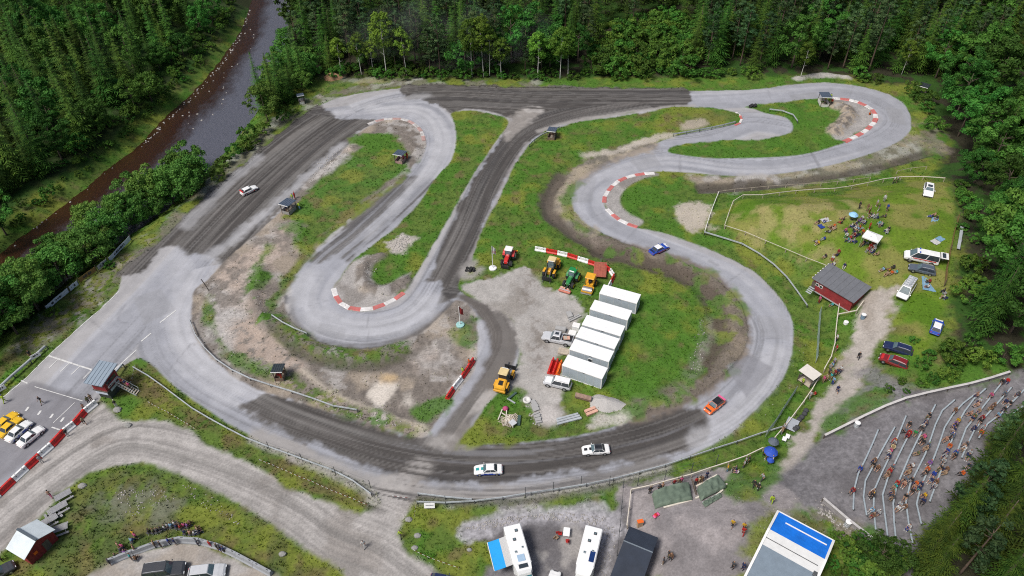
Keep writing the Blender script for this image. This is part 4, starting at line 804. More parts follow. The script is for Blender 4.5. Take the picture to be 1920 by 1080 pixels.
# ------------------------------------------------------------------ buildings and boxes
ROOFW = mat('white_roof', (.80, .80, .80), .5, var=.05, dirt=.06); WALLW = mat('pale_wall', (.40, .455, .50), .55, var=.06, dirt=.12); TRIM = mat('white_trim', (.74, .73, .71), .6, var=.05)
CTS = [((1132, 535), (1201, 553.7), (1123, 549.6)), ((1115, 563), (1185, 583.5), (1105.5, 578.5)), ((1100, 591), (1172.5, 612.5), (1091, 608)), ((1089, 612.5), (1162.5, 636), (1079.5, 630.5)), ((1076, 636), (1152, 660), (1067.5, 652.5)), ((1065.2, 665.2), (1139.3, 690.4), (1054.1, 684.4))]
CT_LAB = ['white site cabin standing farthest up the row, below the barrier pen', 'white site cabin second from the top of the row of six', 'white site cabin third from the top of the row, behind the pickup', 'white site cabin fourth from the top, beside the white boxes and pickup', 'white site cabin with one small dark window, fifth from the top', 'white site cabin nearest the camera, beside the silver off-roader']
for i, (a, b, d) in enumerate(CTS):
    c, rz, L, Wd, sg = rectpx(a, b, d, 2.6); L, Wd = 6.9, 2.55; h = 2.6
    t = thing('site_cabin', CT_LAB[i], 'site cabin', c, rz, 'white site cabins')
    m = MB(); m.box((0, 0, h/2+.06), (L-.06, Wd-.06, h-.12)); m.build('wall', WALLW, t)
    f = MB()
    for x in (-1, 1):
        for y in (-1, 1): f.box((x*(L/2-.06), y*(Wd/2-.06), h/2), (.14, .14, h))
    for y in (-1, 1): f.box((0, y*(Wd/2-.05), h-.07), (L-.28, .12, .14)); f.box((0, y*(Wd/2-.05), .1), (L-.28, .12, .16))
    for x in (-1, 1): f.box((x*(L/2-.05), 0, h-.07), (.12, Wd-.28, .14)); f.box((x*(L/2-.05), 0, .1), (.12, Wd-.28, .16))
    f.build('frame', TRIM, t)
    r = MB(); r.box((0, 0, h+.03), (L+.06, Wd+.06, .08), bev=.03); ro = r.build('roof', ROOFW, t)
    for y in (-.45, .45): MB().box((0, y, h+.08), (L-.2, .05, .03)).build('roof_seam', TRIM, ro)
    for s in (-1, 1):
        for k in range(1, 5): MB().box((-L/2+L*k/5, s*(Wd/2-.02), h/2), (.025, .03, h-.34)).build('panel_joint', TRIM, t)
    MB().box((.3, sg*(Wd/2+.012), h-.12), (.55, .04, .07)).build('lamp', BLK, t)
    MB().box((-L/2-.005, 0, 1.1), (.06, .9, 2.)).build('door', TRIM, t)
    if i == 4:
        w_ = MB().box((.25, sg*(Wd/2), 1.55), (.75, .06, .75)).build('window_frame', TRIM, t); MB().box((.25, sg*(Wd/2+.03), 1.55), (.6, .04, .6)).build('pane', GLASS, w_)
# start tower
c, rz, L, Wd, sg = rectpx((163, 711), (188, 682), (186, 720), 4.7); L, Wd = max(3.6, min(L, 4.6)), 2.7
t = thing('start_tower', 'red wooden start tower with blue-grey roof and outside stair beside the start straight', 'tower', c, rz)
MB().box((0, 0, 1.0), (L*.75, Wd*.8, 2.1)).build('base', mat('tower_base', (.05, .055, .05), .8), t)
MB().box((0, 0, 3.0), (L*.86, Wd*.92, 1.9)).build('wall', REDW, t); MB().box((0, 0, 2.02), (L*.95, Wd, .12)).build('floor_deck', WOODD, t)
wl_ = L*.86; ww = Wd*.92
for s, ln in ((-1, .8), (1, .8)):
    fr = MB().box((0, s*(ww/2+.01), 3.35), (wl_*.82, .07, .8)).build('window', REDW, t); MB().box((0, s*(ww/2+.04), 3.35), (wl_*.74, .05, .62)).build('pane', GLASS, fr)
    fr = MB().box((s*(wl_/2+.01), 0, 3.35), (.07, ww*.85, .8)).build('window', REDW, t); MB().box((s*(wl_/2+.04), 0, 3.35), (.05, ww*.72, .62)).build('pane', GLASS, fr)
sg_ = MB().box((.1, sg*(ww/2+.05), 2.55), (wl_*.78, .05, .42)).build('sign', WHITE, t)
m = MB(); x = -wl_*.34
for k, wq in enumerate((.16, .2, .12, .2, .14, .2, .16, .2, .14, .2)): m.box((.1+x+wq/2, sg*(ww/2+.08), 2.55), (wq*.8, .02, .2+.06*(k % 2))); x += wq+.07
m.build('lettering', BLK, sg_)
b2 = MB().box((-wl_/2-.05, 0, 1.5), (.06, ww*.9, .5)).build('banner', mat('pale_banner', (.55, .60, .68), .7), t); MB().box((.3, sg*(ww/2-.10), 1.5), (wl_*.7, .06, .5)).build('banner', mat('pale_banner', (.55, .60, .68), .7), t)
TROOF = mat('blue_grey_roof', (.27, .33, .39), .4, .2, var=.08, scale=.8)
r = MB(); r.add(*panel([(-L*.62, -Wd*.62, 4.15), (L*.60, -Wd*.62, 4.75), (L*.60, Wd*.62, 4.75), (-L*.62, Wd*.62, 4.15)], .10)); ro = r.build('roof', TROOF, t)
for k in range(6): y = -Wd*.6+Wd*1.2*k/5; MB().bar((-L*.62, y, 4.29), (L*.6, y, 4.88), .05, .05).build('roof_rib', TROOF, ro)
st = MB()
for k in range(9): st.box((.6, sg*(Wd*.55+.3+k*.32), 2.0-k*.23), (.9, .30, .05))
so = st.build('stair', WOOD, t)
for s in (-1, 1):
    MB().bar((.6+s*.48, sg*(Wd*.55+.1), 2.95), (.6+s*.48, sg*(Wd*.55+3.1), .95), .05, .06).build('handrail', GALV, so); MB().bar((.6+s*.48, sg*(Wd*.55+.1), 1.95), (.6+s*.48, sg*(Wd*.55+3.1), -.05), .05, .18).build('stringer', GALV, so)
    for k in range(4): MB().box((.6+s*.48, sg*(Wd*.55+.2+k*.93), 2.42-k*.62), (.05, .05, 1.0)).build('baluster', GALV, so)
TOWER = t; TW_SG = sg; TW_W = Wd
# red cabin with grey roof by the lawn
c, rz, L, Wd, sg = rectpx((1552.5, 497.5), (1641, 525), (1538, 539), 3.0); L = max(L, 8)*.97
t = thing('red_cabin', 'red timber cabin with wide grey sheet roof below the lawn', 'cabin', c, rz)
y0 = sg*.4
MB().box((0, y0, 1.3), (L*.92, Wd*.80, 2.6)).build('wall', REDW, t); MB().box((0, y0, .12), (L*.93, Wd*.82, .24)).build('plinth', CONC, t)
r = MB(); a_, b_ = -sg*Wd*.55, sg*Wd*.55; r.add(*panel([(-L/2, a_, 3.3), (L/2, a_, 3.3), (L/2, b_, 2.55), (-L/2, b_, 2.55)] if sg > 0 else [(-L/2, b_, 2.55), (L/2, b_, 2.55), (L/2, a_, 3.3), (-L/2, a_, 3.3)], .1)); ro = r.build('roof', GROOF, t)
for k in range(9): x = -L/2+L*k/8; MB().bar((x, a_, 3.43), (x, b_, 2.68), .06, .05).build('roof_seam', GROOF, ro)
for k in range(7): MB().box((-L/2-.06, a_+(b_-a_)*(k+.5)/7, 3.3-.75*(k+.5)/7+.05), (.25, .25, .06)).build('eave_tab', WHITE, ro)
for x in (-L*.36, -L*.27):
    fr = MB().box((x, y0+sg*(Wd*.40+.01), 1.75), (.6, .08, .6)).build('window', TRIM, t); MB().box((x, y0+sg*(Wd*.40+.05), 1.75), (.44, .04, .44)).build('pane', GLASS, fr)
dd = MB().box((-L*.44, y0+sg*(Wd*.40+.01), 1.1), (.7, .08, 1.9)).build('door', WOODD, t)
stt = MB()
for k in range(4): stt.box((-L*.43, y0+sg*(Wd*.40+.4+k*.28), .85-k*.22), (1.0, .26, .06))
stt.build('steps', GALV, t)
# red shed lower left: gable roof, pale sheets
RA, RB, RC = (32.5, 992), (67.5, 1012.5), (66, 971)
A, B, E1 = W(*RA, 3.4), W(*RB, 3.4), W(*RC, 2.3); u = (B-A).xy; L = u.length; rz = math.atan2(u.y, u.x); un = u.normalized(); nrm_ = Vector((-un.y, un.x)); half = abs((E1-A).xy.dot(nrm_)); s1 = 1 if (E1-A).xy.dot(nrm_) > 0 else -1
c = (A.xy+B.xy)/2; c = Vector((c.x, c.y, float(HZ(c.x, c.y)))); t = thing('red_shed', 'red boarded shed with pale two-sided sheet roof at the lower left', 'shed', c, rz); half = min(half, 3.0); L = max(L, 3.2)
m = MB(); hw_ = half*.86; m.add(*loft([[(x, -hw_, 0), (x, hw_, 0), (x, hw_, 2.3), (x, 0, 3.3), (x, -hw_, 2.3)] for x in (-L/2+.2, L/2-.2)])); m.build('wall', REDW, t)
for s in (-1, 1):
    q = [(-L/2, 0, 3.42), (L/2, 0, 3.42), (L/2, s*half, 2.25), (-L/2, s*half, 2.25)]; q = q if s < 0 else q[::-1]; m = MB(); m.add(*panel([q[0], q[3], q[2], q[1]] if False else q, .07)); ro = m.build('roof', mat('pale_sheet', (.58, .64, .67) if s != s1 else (.66, .68, .68), .5, var=.08, dirt=.1), t)
MB().box((0, 0, 3.50), (L+.06, .34, .08)).build('ridge', mat('dark_ridge', (.07, .09, .11), .5), t)
for k in range(9): MB().box((L/2-.17, -hw_+hw_*2*(k+.5)/9, 1.2), (.03, .03, 2.2)).build('batten', REDW, t)
MB().box((L/2-.16, hw_*.3, .95), (.05, .9, 1.9)).build('door', WOODD, t); MB().box((L/2-.15, -hw_*.45, 1.5), (.05, .5, .5)).build('orange_sign', plas_m('orange'), t)
# hall with blue roof, bottom right
HA, HB = W(1455.8, 963.3, 3.3), W(1564, 1014, 3.3); u = (HB-HA).xy; L = u.length; rz = math.atan2(u.y, u.x); un = u.normalized(); nv = Vector((un.y, -un.x)); D3 = W(1444.7, 1001, 4.2)
half = (D3-HA).xy.dot(nv)*.94
c = HA.xy+u/2+nv*half; c = Vector((c.x, c.y, float(HZ(c.x, c.y)))); t = thing('tent_hall', 'wide hall with blue, white and grey roof strips at the bottom right edge', 'hall', c, rz)
BLUE = mat('blue_tarp', (.010, .17, .68), .42, var=.22, scale=.5, bump=.3); q2 = 1.75
prof = [(half, 3.3), (0, 4.25), (-half*.60, 3.93), (-half*2.9, 2.75)]; ms = [BLUE, mat('white_sheet', (.62, .62, .61), .5, var=.06, dirt=.08), mat('slate_sheet', (.17, .215, .26), .5, var=.1)]; nm = ['blue_roof', 'white_roof', 'grey_roof']
for k in range(3):
    (y0, z0), (y1, z1) = prof[k], prof[k+1]
    v = []; f = []; nx, ny = 16, 8
    for i in range(nx+1):
        for j in range(ny+1):
            uu, vv = i/nx, j/ny; wv = .06*math.sin(uu*17+vv*5)*math.sin(vv*3.14)*(1 if k == 0 else .15); v.append((lerp(-L/2, L/2, uu), lerp(y0, y1, vv), lerp(z0, z1, vv)+wv))
    for i in range(nx):
        for j in range(ny): f.append((i*(ny+1)+j, i*(ny+1)+j+1, (i+1)*(ny+1)+j+1, (i+1)*(ny+1)+j))
    n = len(v); v += [(a, b, z-.08) for a, b, z in v]; f += [tuple(reversed([q+n for q in ff])) for ff in f]
    new_obj(nm[k], v, f, ms[k], t)
for x in (-1, 1):
    for (y0, z0), (y1, z1) in zip(prof[:-1], prof[1:]): MB().bar((x*(L/2-.06), y0, z0+.06), (x*(L/2-.06), y1, z1+.06), .28, .10).build('verge_board', TRIM, t)
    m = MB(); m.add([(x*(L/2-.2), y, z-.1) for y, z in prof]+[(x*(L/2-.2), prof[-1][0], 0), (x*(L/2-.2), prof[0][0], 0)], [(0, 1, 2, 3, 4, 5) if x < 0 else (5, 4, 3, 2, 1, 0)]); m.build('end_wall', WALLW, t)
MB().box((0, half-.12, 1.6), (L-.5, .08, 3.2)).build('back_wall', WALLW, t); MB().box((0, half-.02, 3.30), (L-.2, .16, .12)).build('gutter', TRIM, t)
MB().bar((-L*.30, half*.62, 3.75), (L*.42, half*.62, 3.75), .16, .05).build('batten', TRIM, t); MB().bar((-L*.48, -half*.32, 4.10), (L*.42, -half*.32, 4.10), .08, .05).build('seam', GALVD, t)
MB().box((L*.10, -half*1.52, 3.40), (1.2, 1.2, .12), bev=.03).build('roof_hatch', GLASS, t); MB().box((L*.43, -half*.62, 3.95), (.45, .6, .35), bev=.05).build('vent', GALVD, t)
# black roofed shed
A, B, D = W(1180, 990, 2.9), W(1236, 1001, 2.9), W(1175, 1020, 3.4); u = (B-A).xy; L = u.length; un = u.normalized(); nv = Vector((un.y, -un.x)); h1 = (D-A).xy.dot(nv); h2 = h1*2.6
c = A.xy+u/2+nv*h1; c = Vector((c.x, c.y, float(HZ(c.x, c.y)))); t = thing('black_roofed_shed', 'shed with black felt roof beside the wooden yard fence', 'shed', c, math.atan2(u.y, u.x))
FELT = mat('black_felt', (.022, .030, .048), .75, var=.2, scale=.7, dirt=.05)
for y0, z0, y1, z1 in ((h1, 2.9, 0, 3.4), (-.02, 3.4, -h2, 2.5)):
    q = [(-L/2, y1, z1), (L/2, y1, z1), (L/2, y0, z0), (-L/2, y0, z0)]; MB().add(*panel(q, .08)).build('roof', FELT, t)
MB().box((0, 0, 3.49), (L, .16, .05)).build('ridge', mat('grey_ridge', (.16, .19, .22), .6), t)
m = MB(); m.add(*loft([[(x, h1-.25, 0), (x, h1-.25, 2.75), (x, 0, 3.3), (x, -h2+.25, 2.45), (x, -h2+.25, 0)] for x in (-L/2+.2, L/2-.2)])); m.build('wall', WOODD, t)
for y in (h1-.3, -h2*.5): MB().bar((-L/2+.02, y, 2.3), (-L/2+.02, y-1.5, 2.2), .05, .12).build('fascia', WOOD, t)
# pop-up canopy on the lawn, marshal shelter by the fence
def canopy(qa, qb, qd, h, name, label, cat, fabric, logo=False, ridge=.55):
    c, rz, L, Wd, sg = rectpx(qa, qb, qd, h); t = thing(name, label, cat, c, rz)
    m = MB(); z = h; e = [(-L/2, -Wd/2, z), (L/2, -Wd/2, z), (L/2, Wd/2, z), (-L/2, Wd/2, z)]; m.add(e+[(-.3, 0, z+ridge), (.3, 0, z+ridge)], [(0, 1, 5, 4), (2, 3, 4, 5), (1, 2, 5), (3, 0, 4), (3, 2, 1, 0)]); ro = m.build('roof', fabric, t)
    v = MB()
    for i in range(4): a, b = Vector(e[i]), Vector(e[(i+1) % 4]); v.bar(a-Vector((0, 0, .12)), b-Vector((0, 0, .12)), .03, .26)
    v.build('valance', fabric, ro)
    for x in (-1, 1):
        for y in (-1, 1): MB().tube([(x*(L/2-.06), y*(Wd/2-.06), 0), (x*(L/2-.06), y*(Wd/2-.06), h)], .03, 6).build('leg', GALV, t)
    if logo:
        g = MB()
        for x, y in ((-.28, -.30), (-.28, .30), (.30, -.3), (.3, .3)): g.box((x*L, y*Wd, h+ridge*.30), (.22, .10, .03))
        g.box((0, sg*Wd*.22, h+ridge*.46), (.5, .3, .03)); g.build('emblem', cloth_m('navy'), ro)
    return t
canopy((1626, 431), (1656.6, 441), (1617, 446), 2.5, 'pop_up_canopy', 'white pop-up canopy in the middle of the lawn crowd', 'canopy', mat('white_fabric', (.80, .80, .79), .8, var=.05), True)
c, rz, L, Wd, sg = rectpx((1513, 683.7), (1542, 700), (1500.7, 698.5), 2.5)
t = thing('marshal_shelter', 'open shelter with flat cream roof at the hillside fence', 'marshal hut', c, rz)
MB().box((0, 0, 2.5), (L, Wd, .10), bev=.02).build('roof', mat('cream_roof', (.64, .60, .54), .7, var=.08), t); MB().box((0, 0, .35), (L*.8, Wd*.8, .08)).build('floor', WOOD, t)
for x in (-1, 1):
    for y in (-1, 1): MB().box((x*L*.4, y*Wd*.4, 1.25), (.1, .1, 2.45)).build('post', WOODD, t)
    MB().box((x*L*.4, 0, .8), (.06, Wd*.75, .8)).build('side_wall', mat('hut_boards_grey', (.30, .29, .28), .85), t)
hut(543, 396, 245, 'marshal hut with grey-blue roof and number board beside the left straight', 'steel', 'grey', 2.4, 1.9)
hut(752, 303, 250, 'marshal hut with red and white board walls inside the upper left bend', 'steel', 'pinkish', 2.2, 1.8)
hut(1035, 258, 255, 'marshal hut with blue-grey roof at the top of the middle straight', 'steel', 'brown', 2.2, 1.6)
hut(1543, 196, 265, 'tall marshal hut with blue roof on posts inside the far right bend', 'steel', 'white', 3.0, 2.0, 2.5)
hut(527, 708, 270, 'small marshal hut with dark roof in the sandy infield behind the guard rail', 'dark', 'brown', 1.7, 1.4)
hut(566, 193, 290, 'small hut with blue-grey roof under the trees at the river bend', 'steel', 'white', 1.6, 1.3)
hut(1727, 176, 230, 'low dark roofed hut in the weeds beyond the far right bend', 'dark', 'grey', 2.8, 2.0)
# ------------------------------------------------------------------ barriers, kerbs, rails, fences
n_ = [(182, 757), (161, 774), (141, 797), (122, 812), (99, 837), (76, 857), (52, 879), (27, 902), (0, 928), (-24, 950)]
POS = ['beside the tower', 'second from the tower', 'third from the tower', 'fourth from the tower', 'fifth from the tower', 'sixth from the tower', 'seventh from the tower', 'eighth from the tower', 'at the left edge']
for i in range(len(n_)-1): k = ('white', 'red')[i % 2]; plastic_barrier(n_[i], n_[i+1], k, f'{k} plastic barrier in the start straight row, {POS[i]}', 'barriers along the start straight', 1.05, .95)
n_ = [(1003, 469), (1024, 473), (1045, 477), (1064, 481), (1083, 487), (1103, 493), (1121, 499), (1133, 502), (1144, 509), (1151, 519), (1145, 531), (1139, 543)]
OR = 'first second third fourth fifth sixth seventh eighth ninth tenth eleventh'.split()
for i in range(len(n_)-1): k = ('white', 'red')[i % 2]; plastic_barrier(n_[i], n_[i+1], k, f'{k} plastic barrier, {OR[i]} from the left end of the machine pen row', 'barriers round the machines')
for i, (k, a, b) in enumerate([('red', (838, 750), (850, 732)), ('white', (850, 731), (866, 711)), ('red', (866, 710), (878, 693)), ('red', (878, 692), (888, 677))]): plastic_barrier(a, b, k, f'{k} plastic barrier along the infield road, {OR[i]} from its lower end', 'barriers along the infield road', 1., .8)
for i, (a, b) in enumerate([((1029, 702), (1038, 676)), ((1037, 703), (1046, 677)), ((1045, 704), (1053, 680))]): plastic_barrier(a, b, ('red', 'red', 'orange')[i], ['red plastic barrier stored outermost beside the nearest white cabin', 'red plastic barrier stored in the middle beside the nearest white cabin', 'orange-red plastic barrier stored against the nearest white cabin'][i], 'stored barriers by the cabins', .9, .7)
kerb([(690, 233), (705, 227), (728, 223), (752, 223), (769, 228), (782, 237), (791, 248), (795, 264)], 'faded red and white kerb inside the upper left bend', faded=True)
kerb([(626, 541), (632, 560), (645, 573), (662, 579), (690, 580), (715, 573), (740, 561), (757, 549)], 'red and white kerb round the lower left hairpin', 1.3)
kerb([(1227, 325), (1205, 326), (1180, 331), (1159, 340), (1144, 353), (1134, 368), (1133, 380)], 'red and white kerb round the upper half of the middle hairpin', 1.25)
kerb([(1138, 392), (1153, 406), (1170, 417), (1195, 426)], 'red and white kerb round the lower half of the middle hairpin', 1.25)
kerb([(1558, 184), (1590, 187), (1613, 193), (1631, 202), (1641, 213), (1642, 224), (1633, 236), (1620, 247), (1604, 256), (1583, 266)], 'red and white kerb round the inside of the far right bend', 1.5)
kerb([(1380, 211), (1390, 220), (1388, 230), (1378, 235)], 'short red and white kerb at the tip of the long grass island', .8, 1.6)
rail_line('guard_rail', 'double steel guard rail along the left edge of the start straight', 'guard rail', [(-40, 770), (0, 735), (45, 693), (88, 655)], .75, 3.5, (.30, .34), rails=1, cap=True)
for p, s in (((71, 674), 1), ((6, 736), 1)):
    g = G(*p); q = thing('rail_sign', ['white board fixed to the upper end of the start straight rail', 'white board fixed to the lower end of the start straight rail'][p[0] < 30], 'sign', g, math.radians(48)); MB().box((0, 0, .9), (1.5, .06, .9)).build('board', WHITE, q)
    m = MB(); m.box((-.2, -.04, .95), (.5, .02, .25)); m.box((.3, -.04, .95), (.2, .02, .25)); m.build('lettering', BLK, q)
    for x in (-.6, .6): MB().box((x, .05, .25), (.06, .06, .6)).build('leg', GALVD, q)
rail_line('guard_rail', 'long steel guard rail between the lower track bend and the gravel road', 'guard rail', [(252, 693), (275, 706), (320, 738), (375, 778), (437, 812), (480, 832), (560, 862), (620, 884), (665, 907), (697, 932)], .7)
rail_line('guard_rail', 'curved steel guard rail along the outer edge of the sandy infield', 'guard rail', [(358, 606), (367, 630), (390, 662), (420, 688), (460, 710), (500, 724), (560, 742), (610, 760), (640, 770), (670, 773)], .7)
rail_line('guard_rail', 'short steel guard rail on the grass below the lower left hairpin', 'guard rail', [(513, 602), (540, 617), (577, 632)], .7, 3.)
rail_line('guard_rail', 'steel guard rail running from the gravel road mouth along the lower track edge', 'guard rail', [(782, 946), (830, 948), (885, 944), (955, 936), (1020, 925), (1110, 911), (1185, 893), (1250, 876), (1310, 856), (1380, 832), (1440, 812), (1470, 803)], .7)
rail_line('guard_rail', 'short upper steel guard rail at the gravel road mouth', 'guard rail', [(784, 930), (830, 936), (885, 941)], .7)
rail_line('guard_rail', 'steel guard rail below the lawn along the long right bend', 'guard rail', [(1320, 440), (1350, 450), (1390, 462), (1430, 485), (1465, 515), (1490, 545), (1512, 577)], .7)
rail_line('guard_rail', 'pale thin rail climbing from the track to the lawn corner', 'guard rail', [(1320, 440), (1332, 402), (1347, 364)], .7, 3., (.10, .16), TRIM)
rail_line('guard_rail', 'steel guard rail beside the hut at the top of the middle straight', 'guard rail', [(992, 276), (1004, 264), (1022, 254), (1048, 243)], .7, 3.)
rail_line('guard_rail', 'steel guard rail on the lower edge of the long grass island', 'guard rail', [(1262, 256), (1310, 248), (1350, 240), (1378, 233)], .7, 3.5)
rail_line('guard_rail', 'short curved steel guard rail in the grass inside the far right bend', 'guard rail', [(1442, 209), (1468, 213), (1487, 221), (1494, 232)], .7, 3.)
rail_line('guard_rail', 'slanting steel rail end beside the start tower', 'guard rail', [(212, 715), (222, 702), (232, 690)], .9, 2.5, (.25, .3))
rail_line('lawn_fence', 'pale rail fence along the upper side of the lawn', 'fence', [(1357, 430), (1366, 402), (1378, 373), (1420, 372), (1500, 362), (1570, 360), (1620, 350), (1675, 337), (1720, 338), (1768, 341)], .95, 4., (.09, .14), WOODP, WOOD, rails=1, smooth=False)
rail_line('lawn_fence', 'thin rail fence along the lower side of the lawn', 'fence', [(1358, 430), (1420, 452), (1480, 477), (1550, 506)], .95, 4., (.06, .09), WOODP, WOOD, smooth=False)
rail_line('lawn_fence', 'second thin rail on the bank above the lawn', 'fence', [(1345, 364), (1440, 353), (1540, 349), (1630, 338)], .8, 4., (.05, .07), WOOD, WOOD, smooth=False)
rail_line('lawn_fence', 'short thin rail in the weeds behind the lawn', 'fence', [(1680, 326), (1705, 321), (1735, 318)], .8, 4., (.05, .07), WOOD, WOOD, smooth=False)
rail_line('hillside_fence', 'pale wooden rail fence running from the red cabin down to the cream shelter', 'fence', [(1572, 571), (1567, 600), (1562, 655), (1552, 687), (1542, 700)], 1.0, 3., (.12, .16), WOODP, WOOD, smooth=False)
rail_line('hillside_fence', 'pale wooden rail branching from the fence to the red cabin corner', 'fence', [(1569, 597), (1585, 592), (1610, 590), (1616, 572)], 1.0, 3., (.11, .15), WOODP, WOOD, smooth=False)
rail_line('hillside_fence', 'pale wooden rail fence running from the cream shelter down to the track corner', 'fence', [(1533, 715), (1515, 745), (1495, 772), (1471, 804)], 1.0, 3., (.12, .16), WOODP, WOOD, smooth=False)
rail_line('yard_fence', 'pale wooden rail fence along the track side of the yard', 'fence', [(1182, 925), (1220, 917), (1262, 905), (1300, 895), (1345, 879), (1395, 863), (1428, 847)], 1.0, 3., (.12, .16), WOODP, WOOD, smooth=False)
rail_line('yard_fence', 'pale wooden rail fence along the left side of the yard', 'fence', [(1182, 925), (1178, 960), (1174, 992)], 1.0, 3., (.12, .16), WOODP, WOOD, smooth=False)
rail_line('yard_fence', 'short pale rail between umbrellas and the grey table', 'fence', [(1450, 828), (1464, 812)], 1.0, 2., (.12, .16), WOODP, WOOD, smooth=False)
post_fence('wire_fence', 'tall wire fence on dark posts in front of the yard', [(985, 933), (1022, 925), (1065, 918), (1114, 908), (1168, 915), (1220, 906), (1247, 900), (1272, 893), (1297, 887), (1320, 880), (1342, 872)], 2.6, 4.)
post_fence('wire_fence', 'tall wire fence between the motorhomes and the yard', [(1168, 915), (1166, 940), (1162, 990), (1157, 1040), (1150, 1090)], 2.2, 4., smooth=False)
post_fence('wire_fence', 'wire fence along the lower bend above the long guard rail', [(505, 842), (555, 860), (600, 878), (640, 894), (672, 905), (695, 915)], 2.0, 6., 2)
post_fence('wire_fence', 'green mesh fence in the weeds below the red cabin', [(1536, 588), (1533, 620), (1529, 680)], 1.8, 3., 6, .04, GALV, mat('green_mesh', (.16, .22, .18), .6), wr=.03)
post_fence('wire_fence', 'green mesh fence in the weeds beside the grey table', [(1490, 738), (1472, 765), (1450, 800), (1435, 820)], 1.8, 3., 6, .04, GALV, mat('green_mesh', (.16, .22, .18), .6), wr=.03)
for (p, lab) in (((392, 545), 'leaning dark post at the sandy infield corner'), ((470, 868), None), ((597, 873), None)):
    if lab: g = G(*p); t = thing('leaning_post', lab, 'post', g); MB().tube([(0, 0, -.2), (-.35, .1, 1.4), (-.75, .2, 2.7)], .08, 6).build('shaft', WOODD, t); MB().box((-.4, .1, 1.5), (.3, .05, .12)).build('plate', GALVD, t)
# striped tape on short stakes
def tape(px, label, h=.7):
    P = path3(px, 2.4); o = P[0].copy(); t = thing('barrier_tape', label, 'tape', o); P = [p-o for p in P]
    for p in P[:60]: MB().tube([(p.x, p.y, p.z-.1), (p.x, p.y, p.z+h+.1)], .025, 5).build('stake', WOOD, t)
    m = MB(); m2 = MB(); k = 0
    for a, b in zip(P[:-1], P[1:]):
        for q in range(6):
            s0, s1 = q/6, (q+1)/6; sag = lambda u: h-.10*4*u*(1-u); k += 1
            p0 = a.lerp(b, s0); p1 = a.lerp(b, s1); (m if k % 2 else m2).bar((p0.x, p0.y, p0.z+sag(s0)), (p1.x, p1.y, p1.z+sag(s1)), .012, .10)
    tag(m.build('white_band', WHITE, t), kind='stuff'); tag(m2.build('red_band', plas_m('darkred'), t), kind='stuff')
tape([(488, 866), (540, 888), (580, 905), (640, 930), (690, 952)], 'striped tape beside the gravel road below the long guard rail')
tape([(280, 758), (330, 785), (370, 810)], 'striped tape on the grass bank right of the start tower')
tape([(735, 934), (765, 938)], 'striped tape across the gravel road mouth'); tape([(782, 945), (778, 970)], 'striped tape left of the weedy bank by the road mouth')
tape([(775, 1035), (805, 1050), (860, 1068)], 'striped tape between gravel road and motorhomes')
tape([(255, 690), (250, 715), (243, 735)], 'striped tape hanging near the tower stair')
# terrace walls and benches
def plank_wall(px, label, h=.8):
    P = path3(px, 3.2, False); o = P[0].copy(); t = thing('terrace_wall', label, 'wall', o); P = [p-o for p in P]
    w1 = MB(); w2 = MB()
    for a, b in zip(P[:-1], P[1:]): w1.bar((a.x, a.y, a.z+h/2-.1), (b.x, b.y, b.z+h/2-.1), .10, h+.1); w2.bar((a.x, a.y, a.z+h+.02), (b.x, b.y, b.z+h+.02), .34, .07)
    w1.build('boards', mat('grey_boards', (.30, .285, .285), .85, var=.2, scale=1.5, dirt=.2), t); w2.build('coping', mat('pale_coping', (.47, .45, .44), .8, var=.15), t)
    for p in P: MB().box((p.x, p.y, p.z+h/2), (.16, .16, h+.06)).build('post', WOODD, t)
plank_wall([(1544, 822), (1610, 789), (1680, 757), (1745, 740), (1830, 722), (1890, 703)], 'long board wall along the upper edge of the terraces')
plank_wall([(1541, 941), (1575, 970), (1632, 1017)], 'short board wall across the foot of the terraces', .9)
BENCH = [[(1645, 809), (1628, 850), (1600, 906), (1599, 930), (1598, 958)], [(1676, 804), (1650, 850), (1615, 915), (1618, 942), (1623, 969)], [(1697, 783), (1669, 853), (1637, 920), (1635, 950), (1640, 996)], [(1704, 815), (1686, 850), (1652, 922), (1656, 960), (1662, 1007)], [(1752, 762), (1707, 850), (1674, 927), (1672, 960), (1678, 1018)], [(1788, 753), (1759, 778), (1735, 850), (1696, 928), (1697, 960), (1709, 1022)], [(1828, 741), (1794, 767), (1771, 799), (1754, 850), (1715, 936), (1718, 960), (1725, 985)], [(1846, 732), (1822, 753), (1796, 789), (1775, 850), (1741, 943)], [(1877, 720), (1826, 785), (1812, 799), (1789, 859)], [(1894, 730), (1840, 790), (1821, 815), (1801, 861)], [(1918, 734), (1865, 789), (1846, 800), (1833, 824)], [(1922, 760), (1897, 778)]]
ORD = OR+['twelfth']
for i, p in enumerate(BENCH): rail_line('terrace_bench', f'steel rail bench on the gravel terraces, {ORD[i]} from the track side', 'bench', p, .42, 3., (.19, .09), mat('bench_steel', (.43, .49, .52), .45, .3, var=.12), GALVD, (.08, .08), smooth=False, group='rail benches on the terraces')
